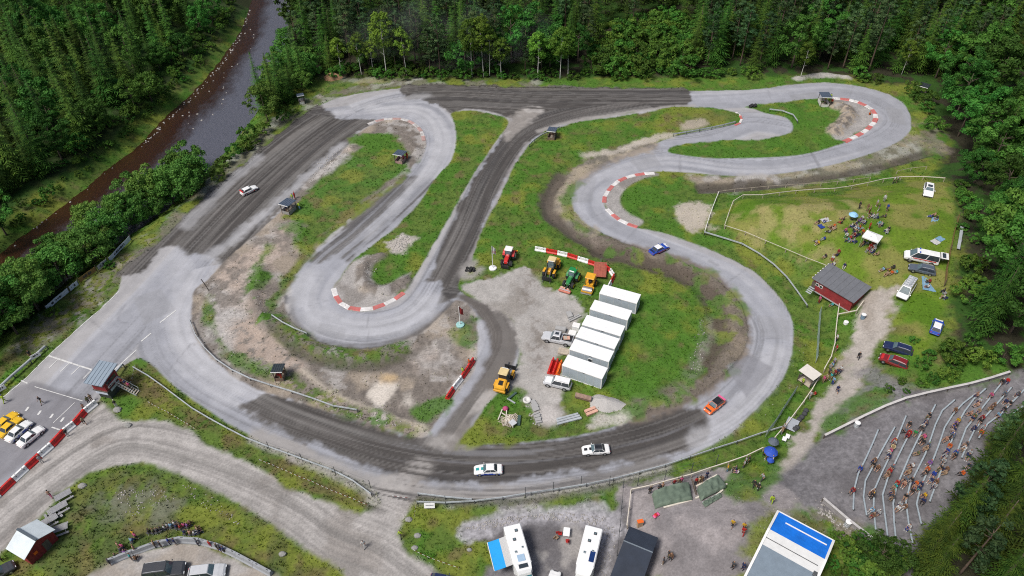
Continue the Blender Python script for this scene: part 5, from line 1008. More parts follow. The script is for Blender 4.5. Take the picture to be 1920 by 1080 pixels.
# start grid paint
LINE = mat('road_paint', (.62, .62, .61), .8, var=.25, scale=2.5, dirt=.45)
def line(px, w, label):
    P = path3(px, 1.0, False); vs = []; fs = []; o = P[0].copy()
    for i, p in enumerate(P):
        d = (P[min(i+1, len(P)-1)]-P[max(i-1, 0)]).xy.normalized(); n = Vector((-d.y, d.x, 0))*w/2
        for q in (p-n, p+n): z = float(HZ(q.x, q.y)); vs += [(q.x-o.x, q.y-o.y, z-o.z+.03)]
        if i: k = 2*i; fs.append((k-2, k, k+1, k-1))
    q = new_obj('road_marking', vs, fs, LINE); q.location = o; tag(q, label, 'road marking')
line([(91, 667), (155, 688), (172, 693)], .28, 'white start line across the start straight'); line([(2, 748), (45, 713), (92, 666), (150, 613), (190, 578), (224, 546)], .16, 'white edge line along the left side of the start straight')
for i, (a, b) in enumerate([((109, 674), (92, 690)), ((130, 681), (113, 697)), ((150, 687), (134, 702)), ((172, 694), (156, 710))]): line([a, b], .16, f'white lane mark below the start line, {OR[i]} from the left')
line([(40, 714), (52, 719)], .2, 'short white mark left on the tyre-marked grid line'); line([(65, 725), (155, 752)], .12, 'thin worn white line across the grid')
for i, (x, y) in enumerate([(51, 767), (74, 774), (97, 780), (117, 787)]): line([(x-3, y+4), (x+3, y-4)], .35, f'small white grid box mark, {OR[i]} from the left')
line([(97, 801), (112, 806)], .2, 'white line end beside the third barrier'); line([(82, 812), (70, 823)], .2, 'white lane mark right of the white start grid car'); line([(140, 755), (100, 793)], .12, 'thin lane line near the barriers'); line([(256, 656), (236, 674), (213, 695)], .2, 'pale dashed line towards the tower'); line([(330, 582), (300, 605)], .25, 'white mark inside the left junction'); line([(283, 625), (265, 640)], .25, 'white mark in the middle of the left junction')
# banners on the riverside
def banner(a, b, col, label, h=1.0, marks=True):
    A, B = G(*a), G(*b); c = (A+B)/2; L = (B-A).xy.length; t = thing('banner', label, 'banner', (A.x, A.y, min(A.z, B.z)), ang(A, B))
    dz = (B.z-A.z); z0 = .35+max(0, -dz)*0
    m = MB(); n = 10; vs = []; fs = []
    for i in range(n+1): u = i/n; y = .05*math.sin(u*9); vs += [(u*L, y-.015, z0), (u*L, y-.015, z0+h), (u*L, y+.015, z0+h), (u*L, y+.015, z0)]
    for i in range(n): k = i*4; fs += [(k+q, k+4+q, k+4+(q+1) % 4, k+(q+1) % 4) for q in range(4)]
    fs += [(0, 1, 2, 3), (n*4+3, n*4+2, n*4+1, n*4)]; cl_ = new_obj('cloth', vs, fs, cloth_m(col) if col != 'pale' else mat('pale_banner', (.60, .66, .72), .7, var=.1), t)
    if marks:
        m = MB(); r = random.Random(int(a[0])); x = .08*L
        while x < L*.9: w_ = r.uniform(.12, .34); m.box((x, -.02 if True else 0, z0+h*.5), (w_, .12, h*r.uniform(.25, .5))); x += w_+r.uniform(.08, .2)+(.4 if r.random() < .2 else 0)
        m.build('lettering', cloth_m('charcoal'), cl_)
    for x in (0, L): MB().tube([(x, .08, -.3), (x, .08, z0+h+.35)], .05, 6).build('post', WOODD, t)
banner((247, 452), (206, 492), 'pale', 'long pale banner with dark lettering at the upper end of the riverside row'); banner((203, 494), (185, 508), 'white', 'short white banner in the middle of the riverside row'); banner((183, 510), (151, 533), 'gold', 'yellow banner with dark lettering in the riverside row'); banner((149, 535), (133, 548), 'pale', 'short pale banner below the yellow one in the riverside row'); banner((131, 549), (89, 584), 'pale', 'long pale banner at the lower end of the riverside row')
banner((1794, 412), (1780, 470), 'gold', 'yellow banner along the wood edge, upper half', 1.1, False); banner((1780, 472), (1768, 538), 'gold', 'yellow banner along the wood edge, lower half', 1.1, False)
rail_line('terrace_bench', 'slatted metal bench behind the yellow banner', 'bench', [(1802, 428), (1795, 470)], .45, 3., (.5, .08), GALV, GALVD, smooth=False)
# flags
def flagpole(px, py, h, label, flag, base):
    c = G(px, py); t = thing('flagpole', label, 'flagpole', c); b = MB(); b.lathe((0, 0, 0), [(.75, -.1), (.75, .28), (.55, .34)], 14); b.build('base', base, t)
    MB().tube([(0, 0, .2), (0, 0, h)], [.09, .05], 8).build('pole', WHITE, t); v = []; f = []
    for i in range(7):
        for j in range(5): u, w_ = i/6, j/4; v.append((.06+u*.62, .10*math.sin(u*7+w_*2), h-.12-w_*1.5-u*.55))
    for i in range(6):
        for j in range(4): f.append((i*5+j, i*5+j+1, i*5+j+6, i*5+j+5))
    n = len(v); v += [(a, b_+.012, z) for a, b_, z in v]; f += [tuple(reversed([q+n for q in ff])) for ff in f]; fo = new_obj('flag', v, f, flag[0], t, True)
    if flag[1]: MB().box((.36, .0, h-1.45), (.5, .06, .55)).build('flag_band', flag[1], fo)
flagpole(924, 503, 5.6, 'white flagpole with hanging red and white flag beside the red tractor', (cloth_m('white'), cloth_m('red')), WHITE); flagpole(863, 610, 4.6, 'white flagpole with dark red flag on a pale green base by the infield road', (cloth_m('darkred'), None), mat('pale_green', (.30, .52, .50), .6))
# ------------------------------------------------------------------ vehicles
car((481, 349), (452, 363), 'hatch', 'white race car with red tail on the left dirt straight', 'white', lower='red', boot='red', spoiler='red', door='white', number=True, bonnet='white')
car((1251, 459), (1220, 474), 'sedan', 'blue and red race car with white roof on the right bend', 'blue', roof='white', bonnet='white', lower='red', door='purple', boot='navy')
car((1320, 775), (1359, 744), 'hatch', 'orange race car with black bonnet and pink rear spoiler on the lower right bend', 'orange', roof='black', bonnet='charcoal', spoiler='pink', lower='red', number=True, sc=.93)
car((1092, 844), (1143, 841), 'sedan', 'white race car with black roof and black bonnet stripe on the bottom straight', 'white', roof='charcoal', stripe='black', door='white', number=True)
car((889, 881), (942, 879), 'sedan', 'white race car with blue doors and green bonnet stripe on the bottom straight', 'white', door='blue', stripe='teal', boot='none', lower='blue')
car((28, 775), (-8, 806), 'sedan', 'orange-yellow race car leading the start grid at the left edge', 'yellow', roof='yellow', bonnet='yellow')
car((38, 782), (-2, 818), 'sedan', 'yellow race car with black cabin second on the start grid', 'yellow', roof='yellow', boot='yellow', lower='charcoal')
car((56, 789), (13, 827), 'sedan', 'white and blue race car with green bonnet line on the start grid', 'white', lower='blue', door='blue', number=True)
car((79, 800), (35, 836), 'sedan', 'plain white race car nearest the barriers on the start grid', 'white')
PK = dict(name='parked_car', cat='parked car')
car((1017, 629), (1075, 641), 'pickup', 'silver pickup truck with loaded bed beside the white cabins', 'silver', roof='silver', name='pickup_truck', cat='pickup truck')
g = W(1061, 636); t = None
car((1020, 712), (1071, 724), 'suv', 'silver-white off-roader parked below the nearest white cabin', 'silver', roof='white', bonnet='white', rails='charcoal', **PK)
car((1697, 480), (1757, 488), 'van', 'white ambulance van with red stripes and raised tailgate on the lawn', 'white', name='ambulance', cat='ambulance', sc=1.06)
car((1704, 501), (1755, 509), 'wagon', 'dark grey estate car parked below the ambulance', 'steel', rails='silver', **PK)
car((1688, 562), (1710, 527), 'van', 'white van with roof rack parked nose down beside the gravel path', 'white', roof='silver', name='white_van', cat='van', sc=.98)
car((1762, 598), (1752, 626), 'hatch', 'blue car with white roof and bonnet under the trees', 'blue', roof='white', bonnet='white', **PK)
car((1654, 653), (1714, 657), 'wagon', 'black estate car parked beside the red one', 'navy', rails='silver', **PK)
car((1646, 674), (1708, 681), 'wagon', 'red estate car parked above the terraces', 'darkred', roof='darkred', bonnet='red', rails='silver', **PK)
car((1741, 371), (1740, 347), 'hatch', 'white car with black sunroof at the top of the lawn', 'white', sunroof=True, bonnet='white', **PK)
car((350, 1066), (268, 1077), 'suv', 'black off-roader with silver roof rails at the bottom edge', 'charcoal', rails='silver', **PK)
car((424, 1068), (352, 1077), 'wagon', 'silver estate car at the bottom edge', 'silver', **PK)
car((18, 1062), (-30, 1092), 'wagon', 'dark car cut by the bottom left corner', 'charcoal', **PK)
car((850, 1092), (815, 1086), 'hatch', 'navy car at the bottom edge beside the gravel road', 'navy', **PK)
car((1040, 1080), (1032, 1110), 'hatch', 'white car between the motorhomes at the bottom edge', 'white', **PK)
car((1912, 16), (1925, -2), 'sedan', 'blue car on a clearing at the top right corner', 'blue', **PK)
def van_extras():
    amb = next(o for o in bpy.data.objects if o.name == 'ambulance'); P = CARS['van']; L, hw = P['L']/2, P['Wd']/2
    for s in (-1, 1):
        b = MB().box((-.4, s*(hw+.02), 1.02), (3.6, .02, .16)).build('red_stripe', plas_m('red'), amb)
    tg = MB().box((-L-.55, 0, 1.98), (1.15, 1.7, .07), bev=.02).build('raised_tailgate', paint_m('white'), amb); MB().box((-L-.45, 0, 2.02), (.55, 1.3, .03)).build('pane', GLASS, tg)
    for s in (-.5, .5): MB().box((.55, s, 2.1), (.22, .35, .12), bev=.03).build('blue_lamp', plas_m('blue'), amb)
    MB().box((-1.2, 0, 2.09), (.5, .5, .08), bev=.03).build('roof_vent', WHITE, amb); MB().box((-L+.02, 0, 1.35), (.03, 1.5, 1.1)).build('open_hatch', BLK, amb)
    v = next(o for o in bpy.data.objects if o.name == 'white_van')
    rk = MB()
    for k in range(5): rk.box((-2.1+k*.65, 0, 2.16), (.05, 1.4, .05))
    for s in (-.68, .68): rk.box((-.8, s, 2.12), (2.9, .05, .05))
    ro = rk.build('roof_rack', GALV, v); MB().box((-.9, .2, 2.24), (2.4, .30, .08)).build('ladder', GALV, ro)
    p = next(o for o in bpy.data.objects if o.name == 'pickup_truck')
    MB().box((.15, 0, 1.815), (.6, .55, .03)).build('sunroof', GLASS, p)
van_extras()
def on_bed():
    p = next(o for o in bpy.data.objects if o.name == 'pickup_truck'); m = p.matrix_basis; c = m @ Vector((-1.5, 0, 1.13)); t = thing('cargo_board', 'pinkish board lying in the pickup bed', 'board', c, p.rotation_euler.z+.3); MB().box((0, 0, .08), (1.1, .8, .14), bev=.02).build('sheet', mat('pink_board', (.62, .36, .27), .7), t); MB().box((.2, 0, .19), (.5, .7, .08)).build('batten', WOOD, t)
on_bed()
def motorhome(a, b, d, front_is_far, label, awning=False, solar=True, L=7.2):
    c, rz, l0, w0, sg = rectpx(a, b, d, 3.0); Wd = 2.35
    if not front_is_far: rz += math.pi
    t = thing('motorhome', label, 'motorhome', c, rz); H = 3.0; bm_ = mat('camper_white', (.80, .80, .80), .35, var=.04, coat=.3)
    x0, x1 = -L/2, L/2-1.0
    m = MB(); m.box(((x0+x1-.4)/2, 0, H/2+.35), (x1-x0-.4, Wd, H-.6), bev=.12); bo = m.build('body', bm_, t)
    n = MB(); n.add(*loft([[(x1-.5, -Wd/2, 2.0), (x1-.5, Wd/2, 2.0), (x1-.5, Wd/2-.1, H-.0), (x1-.5, -Wd/2+.1, H-.0)], [(x1+.3, -Wd/2+.1, 2.05), (x1+.3, Wd/2-.1, 2.05), (x1+.3, Wd/2-.2, H-.12), (x1+.3, -Wd/2+.2, H-.12)], [(x1+.72, -Wd/2+.35, 2.1), (x1+.72, Wd/2-.35, 2.1), (x1+.6, Wd/2-.4, 2.5), (x1+.6, -Wd/2+.4, 2.5)]])); n.build('overcab', bm_, t, False)
    k = MB(); k.add(*loft([[(x, -w_, .4), (x, w_, .4), (x, w_*.98, z), (x, -w_*.98, z)] for x, w_, z in ((x1-.5, 1.0, 2.0), (x1+.45, .98, 2.0), (x1+1.05, .96, 1.25), (x1+1.7, .92, 1.05), (x1+1.85, .86, .8))])); k.build('cab', bm_, t)
    q = [(x1+1.06, -.86, 1.30), (x1+1.06, .86, 1.30), (x1+.52, .84, 2.0), (x1+.52, -.84, 2.0)]; MB().add(*panel(q, .03)).build('windscreen', mat('teal_glass', (.05, .22, .24), .08), t)
    for s in (-1, 1):
        MB().add(*panel([(x1-.2, s*.995, 1.3), (x1+.75, s*.985, 1.3), (x1+.42, s*.985, 1.95), (x1-.2, s*.995, 1.95)][::s], .02)).build('cab_window', GLASS, t)
        MB().box((x1+.8, s*1.15, 1.45), (.12, .25, .3), bev=.04).build('mirror', BLK, t); MB().box((x1+1.78, s*.65, .85), (.12, .3, .16), bev=.03).build('headlight', LAMP, t)
        for x in (-2.2, -.3, 1.0): MB().box((x, s*(Wd/2+.005), 2.0), (.9, .03, .5), bev=.02).build('side_window', GLASS, t)
        MB().box((-.6, s*(Wd/2+.006), 1.1), (5.0, .02, .10)).build('stripe', plas_m('navy'), t); MB().box((-L/2+.02, s*.9, 1.0), (.06, .18, .5)).build('tail_light', TAIL, t)
    for x, y, sz in ((-2.6, .35*sg, .42), (-1.4, -.2*sg, .42), (.35, -.45*sg, .36), (-.1, .55*sg, .3)):
        v = MB().box((x, y, H+.08), (sz, sz, .12), bev=.04).build('roof_vent', plas_m('charcoal') if sz > .4 else GALV, t); MB().box((x, y, H+.15), (sz*.6, sz*.6, .04), bev=.02).build('dome', GLASS2, v)
    if solar: MB().box((.7, .6*sg, H+.09), (1.5, .65, .05)).build('solar_panel', mat('solar_cells', (.012, .035, .13), .2), t)
    if awning: MB().box((1.3, 0, H+.07), (.95, 1.0, .10), bev=.03).build('roof_window', mat('pale_glass', (.35, .48, .62), .15), t); MB().box((2.2, 0, H-.0), (.9, 1.2, .06)).build('front_window', GLASS, t)
    wheels(t, (x1+.9, -1.9), 1.05, .36, .24)
    if awning:
        s = awning; v = []; f = []; nx, ny = 12, 8; a0 = -2.35
        for i in range(nx+1):
            for j in range(ny+1): u, w_ = i/nx, j/ny; v.append((a0+u*4.1, s*(Wd/2+w_*2.5), 2.75-.55*w_-.05*math.sin(w_*3.14)))
        f = [(i*(ny+1)+j, i*(ny+1)+j+1, (i+1)*(ny+1)+j+1, (i+1)*(ny+1)+j) for i in range(nx) for j in range(ny)]
        k = len(v); v2 = v+[(a, b_, z-.03) for a, b_, z in v]; f2 = f+[tuple(reversed([q+k for q in ff])) for ff in f]
        mi = [0 if (e % ny) < 3 else 1 for e in range(nx*ny)]*2
        aw = new_obj('awning', v2, f2, None, t, mats=[cloth_m('white'), mat('awning_blue', (.01, .30, .68), .8, var=.06)], midx=mi)
        MB().bar((a0, s*(Wd/2+2.52), 2.2), (a0+4.1, s*(Wd/2+2.52), 2.2), .07, .10).build('front_bar', WHITE, aw)
        for x in (a0+.05, a0+4.05): MB().tube([(x, s*(Wd/2+2.5), 0), (x, s*(Wd/2+2.5), 2.2)], .025, 5).build('awning_leg', GALV, aw)
    return t
motorhome((954, 994), (975, 1070), (970, 990), True, 'motorhome with blue and white awning spread on its left side', awning=-1, solar=False)
motorhome((1105, 991), (1085, 1072), (1121, 997), True, 'motorhome with dark solar panel on its white roof, parked alone', awning=False, solar=True)
# ------------------------------------------------------------------ machines
def tractor(front, rear, label, body, roof, rim, attach):
    A, B = W(*front, .8), W(*rear, .8); c = (A+B)/2; c.z = float(HZ(c.x, c.y)); t = thing('tractor', label, 'tractor', c, ang(B, A)); bm_ = paint_m(body)
    MB().add(*loft([[(x, -w_, z0), (x, w_, z0), (x, w_, z1-.12), (x, w_*.7, z1), (x, -w_*.7, z1), (x, -w_, z1-.12)] for x, w_, z0, z1 in ((.25, .42, .8, 1.75), (1.3, .40, .8, 1.66), (1.95, .36, .8, 1.5), (2.1, .28, .9, 1.3))])).build('bonnet', bm_, t)
    MB().box((.2, 0, .75), (3.2, .55, .5), bev=.05).build('chassis', GALVD, t)
    cb = MB().add(*loft([[(-1.15, -.72, 1.1), (.25, -.62, 1.1), (.25, .62, 1.1), (-1.15, .72, 1.1)], [(-1.05, -.66, 2.55), (.12, -.60, 2.55), (.12, .60, 2.55), (-1.05, .66, 2.55)]])).build('cab', BLK, t)
    for s in (-1, 1): MB().add(*panel([(-1.05, s*.725, 1.35), (.15, s*.645, 1.35), (.05, s*.615, 2.45), (-.98, s*.68, 2.45)][::s], .012)).build('cab_window', GLASS2, cb)
    MB().add(*panel([(.265, -.5, 1.7), (.265, .5, 1.7), (.14, .5, 2.48), (.14, -.5, 2.48)], .012)).build('windscreen', GLASS2, cb)
    ro = MB().box((-.46, 0, 2.63), (1.45, 1.5, .18), bev=.07).build('cab_roof', roof, t)
    if roof is not WHITE: MB().box((.1, 0, 2.74), (.25, .9, .03)).build('roof_stripe', WHITE, ro)
    for s in (-1, 1):
        MB().add(*loft([[(-.8+math.cos(a)*1.0, s*.62, .85+math.sin(a)*.98), (-.8+math.cos(a)*1.0, s*1.16, .85+math.sin(a)*.98), (-.8+math.cos(a)*.94, s*1.16, .85+math.sin(a)*.92), (-.8+math.cos(a)*.94, s*.62, .85+math.sin(a)*.92)] for a in [math.radians(q) for q in range(25, 171, 24)]])).build('mudguard', bm_, t)
        MB().box((2.0, s*.28, 1.15), (.08, .2, .14)).build('headlight', LAMP, t)
    MB().tube([(1.0, .42, 1.5), (1.0, .45, 2.5)], .05, 6).build('exhaust', BLK, t); MB().tube([(-.9, .5, 2.7), (-.9, .5, 2.9)], .06, 6).build('beacon', plas_m('orange'), t)
    wheels(t, (-.8,), 1.22, .84, .5, rim); wheels(t, (1.45,), 1.06, .58, .4, rim)
    for s in (-1, 1): MB().bar((.5, s*.55, 1.2), (2.6, s*.5, .55), .12, .16).build('loader_arm', BLK, t)
    if attach == 'mower':
        q = MB().box((3.2, 0, .42), (.75, 2.3, .4), bev=.08).build('front_mower', mat('mower_orange', (.58, .17, .11), .5, dirt=.2), t); MB().box((3.2, 0, .66), (.2, 2.1, .08)).build('beam', GALV, q); MB().bar((2.0, 0, .7), (3.0, 0, .5), .3, .2).build('linkage', BLK, q)
    else:
        q = MB().box((2.65, 0, .5), (.14, 1.5, .5)).build('fork_frame', BLK, t); MB().box((2.35, 0, .6), (.5, .7, .2)).build('linkage', BLK, q)
    if attach == 'implement':
        q = MB().box((-2.0, 0, .9), (.35, 2.6, .22), bev=.04).build('rear_implement', plas_m('red'), t)
        for s in (-1, 1): MB().box((-2.05, s*1.25, 1.05), (.2, .2, .2)).build('marker', plas_m('yellow'), q)
        MB().box((-1.6, 0, .8), (.8, .3, .3)).build('linkage', plas_m('red'), q)
    return t
tractor((946, 500), (960, 466), 'red tractor with white roof beside the flagpole', 'red', WHITE, mat('pale_rim', (.45, .45, .45), .5), 'implement')
tractor((1060, 541), (1083, 505), 'green tractor with yellow rims and orange front mower', 'green', mat('tractor_green', (.015, .22, .06), .4, var=.06, dirt=.08), mat('yellow_rim', (.75, .55, .02), .4), 'mower')
def loader(front, rear, label, fork):
    A, B = W(*front, .9), W(*rear, .9); c = (A+B)/2; c.z = float(HZ(c.x, c.y)); t = thing('wheel_loader', label, 'wheel loader', c, ang(B, A)); t.scale = (1, 1, 1)
    MB().add(*loft([[(x, -w_, z0), (x, w_, z0), (x, w_, z1-.15), (x, w_*.75, z1), (x, -w_*.75, z1), (x, -w_, z1-.15)] for x, w_, z0, z1 in ((-2.55, .85, .75, 1.45), (-2.4, .95, .6, 1.75), (-1.6, .80, .6, 1.95), (-.7, .75, .6, 2.0))])).build('engine_cover', MACH, t)
    MB().box((-2.5, 0, .85), (.35, 2.0, .45), bev=.08).build('counterweight', MACH, t); MB().box((-1.7, 0, 1.98), (.9, .7, .06)).build('grille', BLK, t)
    cb = MB().add(*loft([[(-.85, -.68, 1.2), (.62, -.62, 1.2), (.62, .62, 1.2), (-.85, .68, 1.2)], [(-.75, -.62, 2.95), (.38, -.58, 2.95), (.38, .58, 2.95), (-.75, .62, 2.95)]])).build('cab', BLK, t)
    MB().add(*panel([(.63, -.55, 1.35), (.63, .55, 1.35), (.42, .5, 2.85), (.42, -.5, 2.85)], .012)).build('windscreen', GLASS2, cb)
    for s in (-1, 1): MB().add(*panel([(-.75, s*.69, 1.5), (.5, s*.64, 1.5), (.34, s*.60, 2.85), (-.68, s*.64, 2.85)][::s], .012)).build('cab_window', GLASS2, cb); MB().box((-1.45, s*.98, 1.42), (1.3, .42, .1), bev=.03).build('mudguard', MACH, t); MB().box((1.35, s*.98, 1.42), (1.2, .42, .1), bev=.03).build('mudguard', MACH, t)
    ro = MB().box((-.2, 0, 3.05), (1.5, 1.5, .2), bev=.07).build('cab_roof', CREAM, t); MB().box((.55, 0, 3.08), (.1, 1.0, .12)).build('work_lamp', LAMP, ro)
    MB().box((1.1, 0, 1.05), (1.1, .8, .9), bev=.08).build('front_frame', MACH, t); MB().box((.35, 0, .8), (.7, .5, .5)).build('joint', GALVD, t)
    for s in (-1, 1): MB().tube([(.95, s*.42, 1.9), (1.9, s*.42, 1.6), (2.9, s*.42, .6)], [.13, .13, .10], 6).build('lift_arm', GALVD if fork else BLK, t); MB().tube([(.95, s*.25, 1.1), (2.0, s*.35, 1.35)], .06, 6).build('ram', GALV, t)
    q = MB().box((3.0, 0, .75), (.14, 1.9, .8)).build('carriage', BLK, t)
    for s in (-.7, .7): MB().box((3.7 if fork else 3.2, s, .22), (1.4 if fork else .5, .14, .07)).build('fork', GALVD, q)
    wheels(t, (-1.45, 1.35), 1.22, .72, .5, MACH)
    return t
loader((1024, 524), (1044, 484), 'yellow wheel loader between the red and the green tractor', False)
loader((957, 686), (934, 738), 'yellow wheel loader on the infield road with its fork forward', True)
def roller(front, rear, label):
    A, B = W(*front, .8), W(*rear, .8); c = (A+B)/2; c.z = float(HZ(c.x, c.y)); t = thing('road_roller', label, 'road roller', c, ang(B, A))
    d = MB(); d.cyl((1.25, 0, .62), .62, 1.75, 24, 'Y'); d.build('drum', mat('drum_steel', (.38, .38, .39), .45, .6, var=.15), t, False)
    for s in (-1, 1): MB().box((1.25, s*.98, .66), (1.55, .14, .28), bev=.04).build('drum_frame', MACH, t)
    MB().box((.40, 0, .72), (.2, 2.0, .35)).build('drum_yoke', MACH, t); MB().box((1.98, 0, .72), (.14, 2.0, .25)).build('drum_yoke', MACH, t)
    MB().add(*loft([[(x, -w_, .55), (x, w_, .55), (x, w_, z), (x, -w_, z)] for x, w_, z in ((-2.0, .75, 1.2), (-1.8, .8, 1.5), (-.9, .8, 1.5), (-.8, .8, 1.1), (.2, .6, 1.05))])).build('engine_body', MACH, t)
    MB().box((-.45, 0, 1.35), (.5, .6, .5), bev=.06).build('seat', BLK, t); MB().bar((.1, 0, 1.1), (0, 0, 1.75), .12, .12).build('steering_column', BLK, t)
    for x in (-1.1, .2):
        for s in (-1, 1): MB().tube([(x, s*.72, 1.1), (x, s*.72, 2.6)], .05, 6).build('canopy_post', MACH, t)
    MB().box((-.45, 0, 2.66), (1.75, 1.75, .16), bev=.07).build('canopy', MACH, t)
    wheels(t, (-1.2,), 1.05, .62, .45, MACH); return t
roller((1098, 551), (1112, 519), 'yellow road roller with steel drum beside the white cabins')
c, rz, L, Wd, sg = rectpx((1120, 491), (1133, 492), (1110, 514), 1.0); t = thing('machine_trailer', 'rust red flatbed lying between the green tractor and the barriers', 'trailer', c, rz)
L, Wd = 2.4, 4.2; dk = MB().box((0, 0, .85), (L, Wd, .16), bev=.03).build('deck', mat('rust_red', (.36, .095, .06), .7, var=.2, dirt=.12), t)
for k in range(-2, 3): MB().box((k*.48, 0, .945), (.05, Wd-.1, .03)).build('rib', mat('rust_red', (0, 0, 0)), dk)
wheels(t, (0,), 1.15, .34, .24); MB().box((0, -sg*2.8, .6), (.14, 1.6, .14)).build('drawbar', GALVD, t)
# ------------------------------------------------------------------ yard clutter
def crate(px, py, d, rz, label, m_, name='crate', lid=None, cat='crate'):
    c = G(px, py); t = thing(name, label, cat, c, math.radians(rz)); b = MB().box((0, 0, d[2]/2+.1), d, bev=.04).build('box', m_, t)
    for s in (-1, 1): MB().box((s*d[0]*.35, 0, .05), (.12, d[1]*.95, .1)).build('runner', WOOD, t)
    MB().box((0, 0, d[2]+.115), (d[0]*.92, d[1]*.92, .04), bev=.015).build('lid', lid or m_, t); return t
crate(1080, 618, (1.3, 1.1, 1.1), 160, 'white cubic box against the fourth cabin, upper one', WHITE, lid=TRIM); crate(1073, 632, (1.3, 1.1, 1.1), 160, 'white cubic box behind the pickup tailgate, lower one', WHITE, lid=TRIM)
crate(1051, 620, (1.9, .9, .6), 165, 'grey flat crate above the pickup cab', CONC, cat='crate'); crate(1057, 661, (1.9, 1.3, .35), 165, 'low wooden box between pickup and nearest cabins', WOOD)
crate(1100, 549, (2.0, 1.3, .6), 160, 'stack of grey slabs topped with wood beside the farthest cabin', CONC, lid=WOOD); crate(1058, 545, (1.8, .8, .4), 150, 'flat reddish crate in front of the green tractor mower', mat('pink_board', (.62, .36, .27), .7))
def timber(a, b, w, h, label, m_=WOODP, n=1, name='timber_beam', z=0.):
    A, B = G(*a, z), G(*b, z); c = (A+B)/2; L = (B-A).length; t = thing(name, label, 'beam', c, ang(A, B))
    for k in range(n): MB().box((0, (k-(n-1)/2)*w*1.25, h/2+.02+.02*(k % 2)), (L*(1-.05*(k % 3)), w, h), bev=.01).build('beam', m_, t)
    return t
timber((1066, 603), (1088, 592), .3, .3, 'two grey beams lying beside the third cabin', CONC, 2); timber((1065, 588), (1070, 598), .9, .6, 'pale block in front of the third cabin', CONC)
timber((1043, 792), (1088, 780), .35, .3, 'bundle of galvanised beams at the lower yard edge', GALV, 3, 'steel_beams'); timber((1098, 777), (1118, 769), .5, .4, 'stack of pinkish boards between beams and gravel heap', mat('pink_board', (0, 0, 0)), 2)
for i, (a, b) in enumerate([((996, 757), (1004, 754)), ((997, 764), (1008, 760)), ((999, 770), (1010, 766)), ((1000, 781), (1012, 776)), ((1002, 786), (1014, 783)), ((1004, 792), (1015, 790))]): timber(a, b, .8 if i < 3 else .3, .3, f'pale concrete slab at the weedy yard edge, {OR[i]} from the top', CONC, 1 if i < 3 else 2, 'concrete_slab')
for i, (a, b, l) in enumerate([((1244, 953), (1296, 938), 'long pale beam lying on the yard gravel'), ((1239, 945), (1286, 934), 'long pale beam along the foot of the left tarpaulin'), ((1304, 935), (1363, 909), 'long pale beam along the foot of the right tarpaulin'), ((1305, 912), (1344, 892), 'pale beam along the top of the right tarpaulin'), ((1296, 907), (1312, 940), 'dark beam slanting between the tarpaulins'), ((1320, 942), (1335, 936), 'short white board at the lower end of the right tarpaulin'), ((1340, 931), (1355, 920), 'short pale board beside the right tarpaulin end')]): timber(a, b, .22, .18, l, WOODP if i != 4 else WOODD)
def tarp(quad, h0, h1, label, seed):
    P = [G(*p) for p in quad]; c = sum(P, Vector())/4; t = thing('tarpaulin', label, 'tarpaulin', c); V = []; F = []; nx, ny = 26, 14
    for i in range(nx+1):
        for j in range(ny+1):
            u, w_ = i/nx, j/ny; p = P[0].lerp(P[1], u).lerp(P[3].lerp(P[2], u), w_); n = float(fbm(np.array([u*9.+seed]), np.array([w_*3.]), seed, 3)[0])
            z = lerp(h0, h1, w_**.8)+(n-.5)*.5+.06*math.sin(u*24+w_*6); z *= .15+.85*math.sin(math.pi*min(max(u, .0), 1))**.18
            if j == ny or j == 0 and h0 < .3: z = max(z*.3, .05)
            V.append((p.x-c.x+(n-.5)*.2, p.y-c.y, p.z-c.z+max(.04, z)))
    for i in range(nx):
        for j in range(ny): F.append((i*(ny+1)+j, i*(ny+1)+j+1, (i+1)*(ny+1)+j+1, (i+1)*(ny+1)+j))
    new_obj('sheet', V, F, mat('green_canvas', (.115, .155, .115), .8, var=.25, scale=.8, bump=.3), t, True)
    m = MB(); m.bar(Vector(V[0])+Vector((.1, 0, .05)), Vector(V[nx*(ny+1)])+Vector((-.1, 0, .05)), .3, .12); m.build('top_edge', mat('pale_canvas', (.50, .54, .55), .7, var=.1), t)
tarp([(1222, 929), (1293, 911), (1299, 938), (1228, 955)], 1.5, .9, 'green canvas tarpaulin over a stand, left of the two', 2); tarp([(1306, 921), (1347, 898), (1362, 916), (1314, 940)], 1.5, .9, 'green canvas tarpaulin over a stand, right of the two', 8)
tarp([(1316, 944), (1352, 926), (1355, 932), (1322, 952)], .5, .3, 'crumpled strip of canvas below the right tarpaulin', 5)
def heap(px, py, rx, ry, h, rz, label, m_, name='gravel_heap'):
    c = G(px, py); V = []; F = []; n, k = 40, 14
    for j in range(k+1):
        for i in range(n):
            a = 6.283*i/n; r = j/k; q = 1+.10*math.sin(3*a+1)+.05*math.sin(7*a); z = h*(1-r**1.3)+(random.uniform(-.05, .05) if 0 < j < k else 0); V.append((rx*r*q*math.cos(a), ry*r*q*math.sin(a), z-.12*(r > .98)))
    for j in range(k):
        for i in range(n): F.append((j*n+i, (j+1)*n+i, (j+1)*n+(i+1) % n, j*n+(i+1) % n))
    o = new_obj(name, V, F, m_, None, True); o.location = c; o.rotation_euler = (0, 0, math.radians(rz)); tag(o, label, 'heap')
heap(1138, 758, 3.2, 1.7, 1.0, -14, 'heap of pale grey gravel on the grass below the cabins', mat('heap_gravel', (.40, .385, .37), .95, var=.22, scale=9, bump=.6)); heap(624, 146, 2.6, 1.6, 1.6, 0, 'small orange-brown sand heap at the wood edge', mat('heap_sand', (.34, .20, .11), .95, var=.25, scale=5, bump=.6), 'sand_heap')
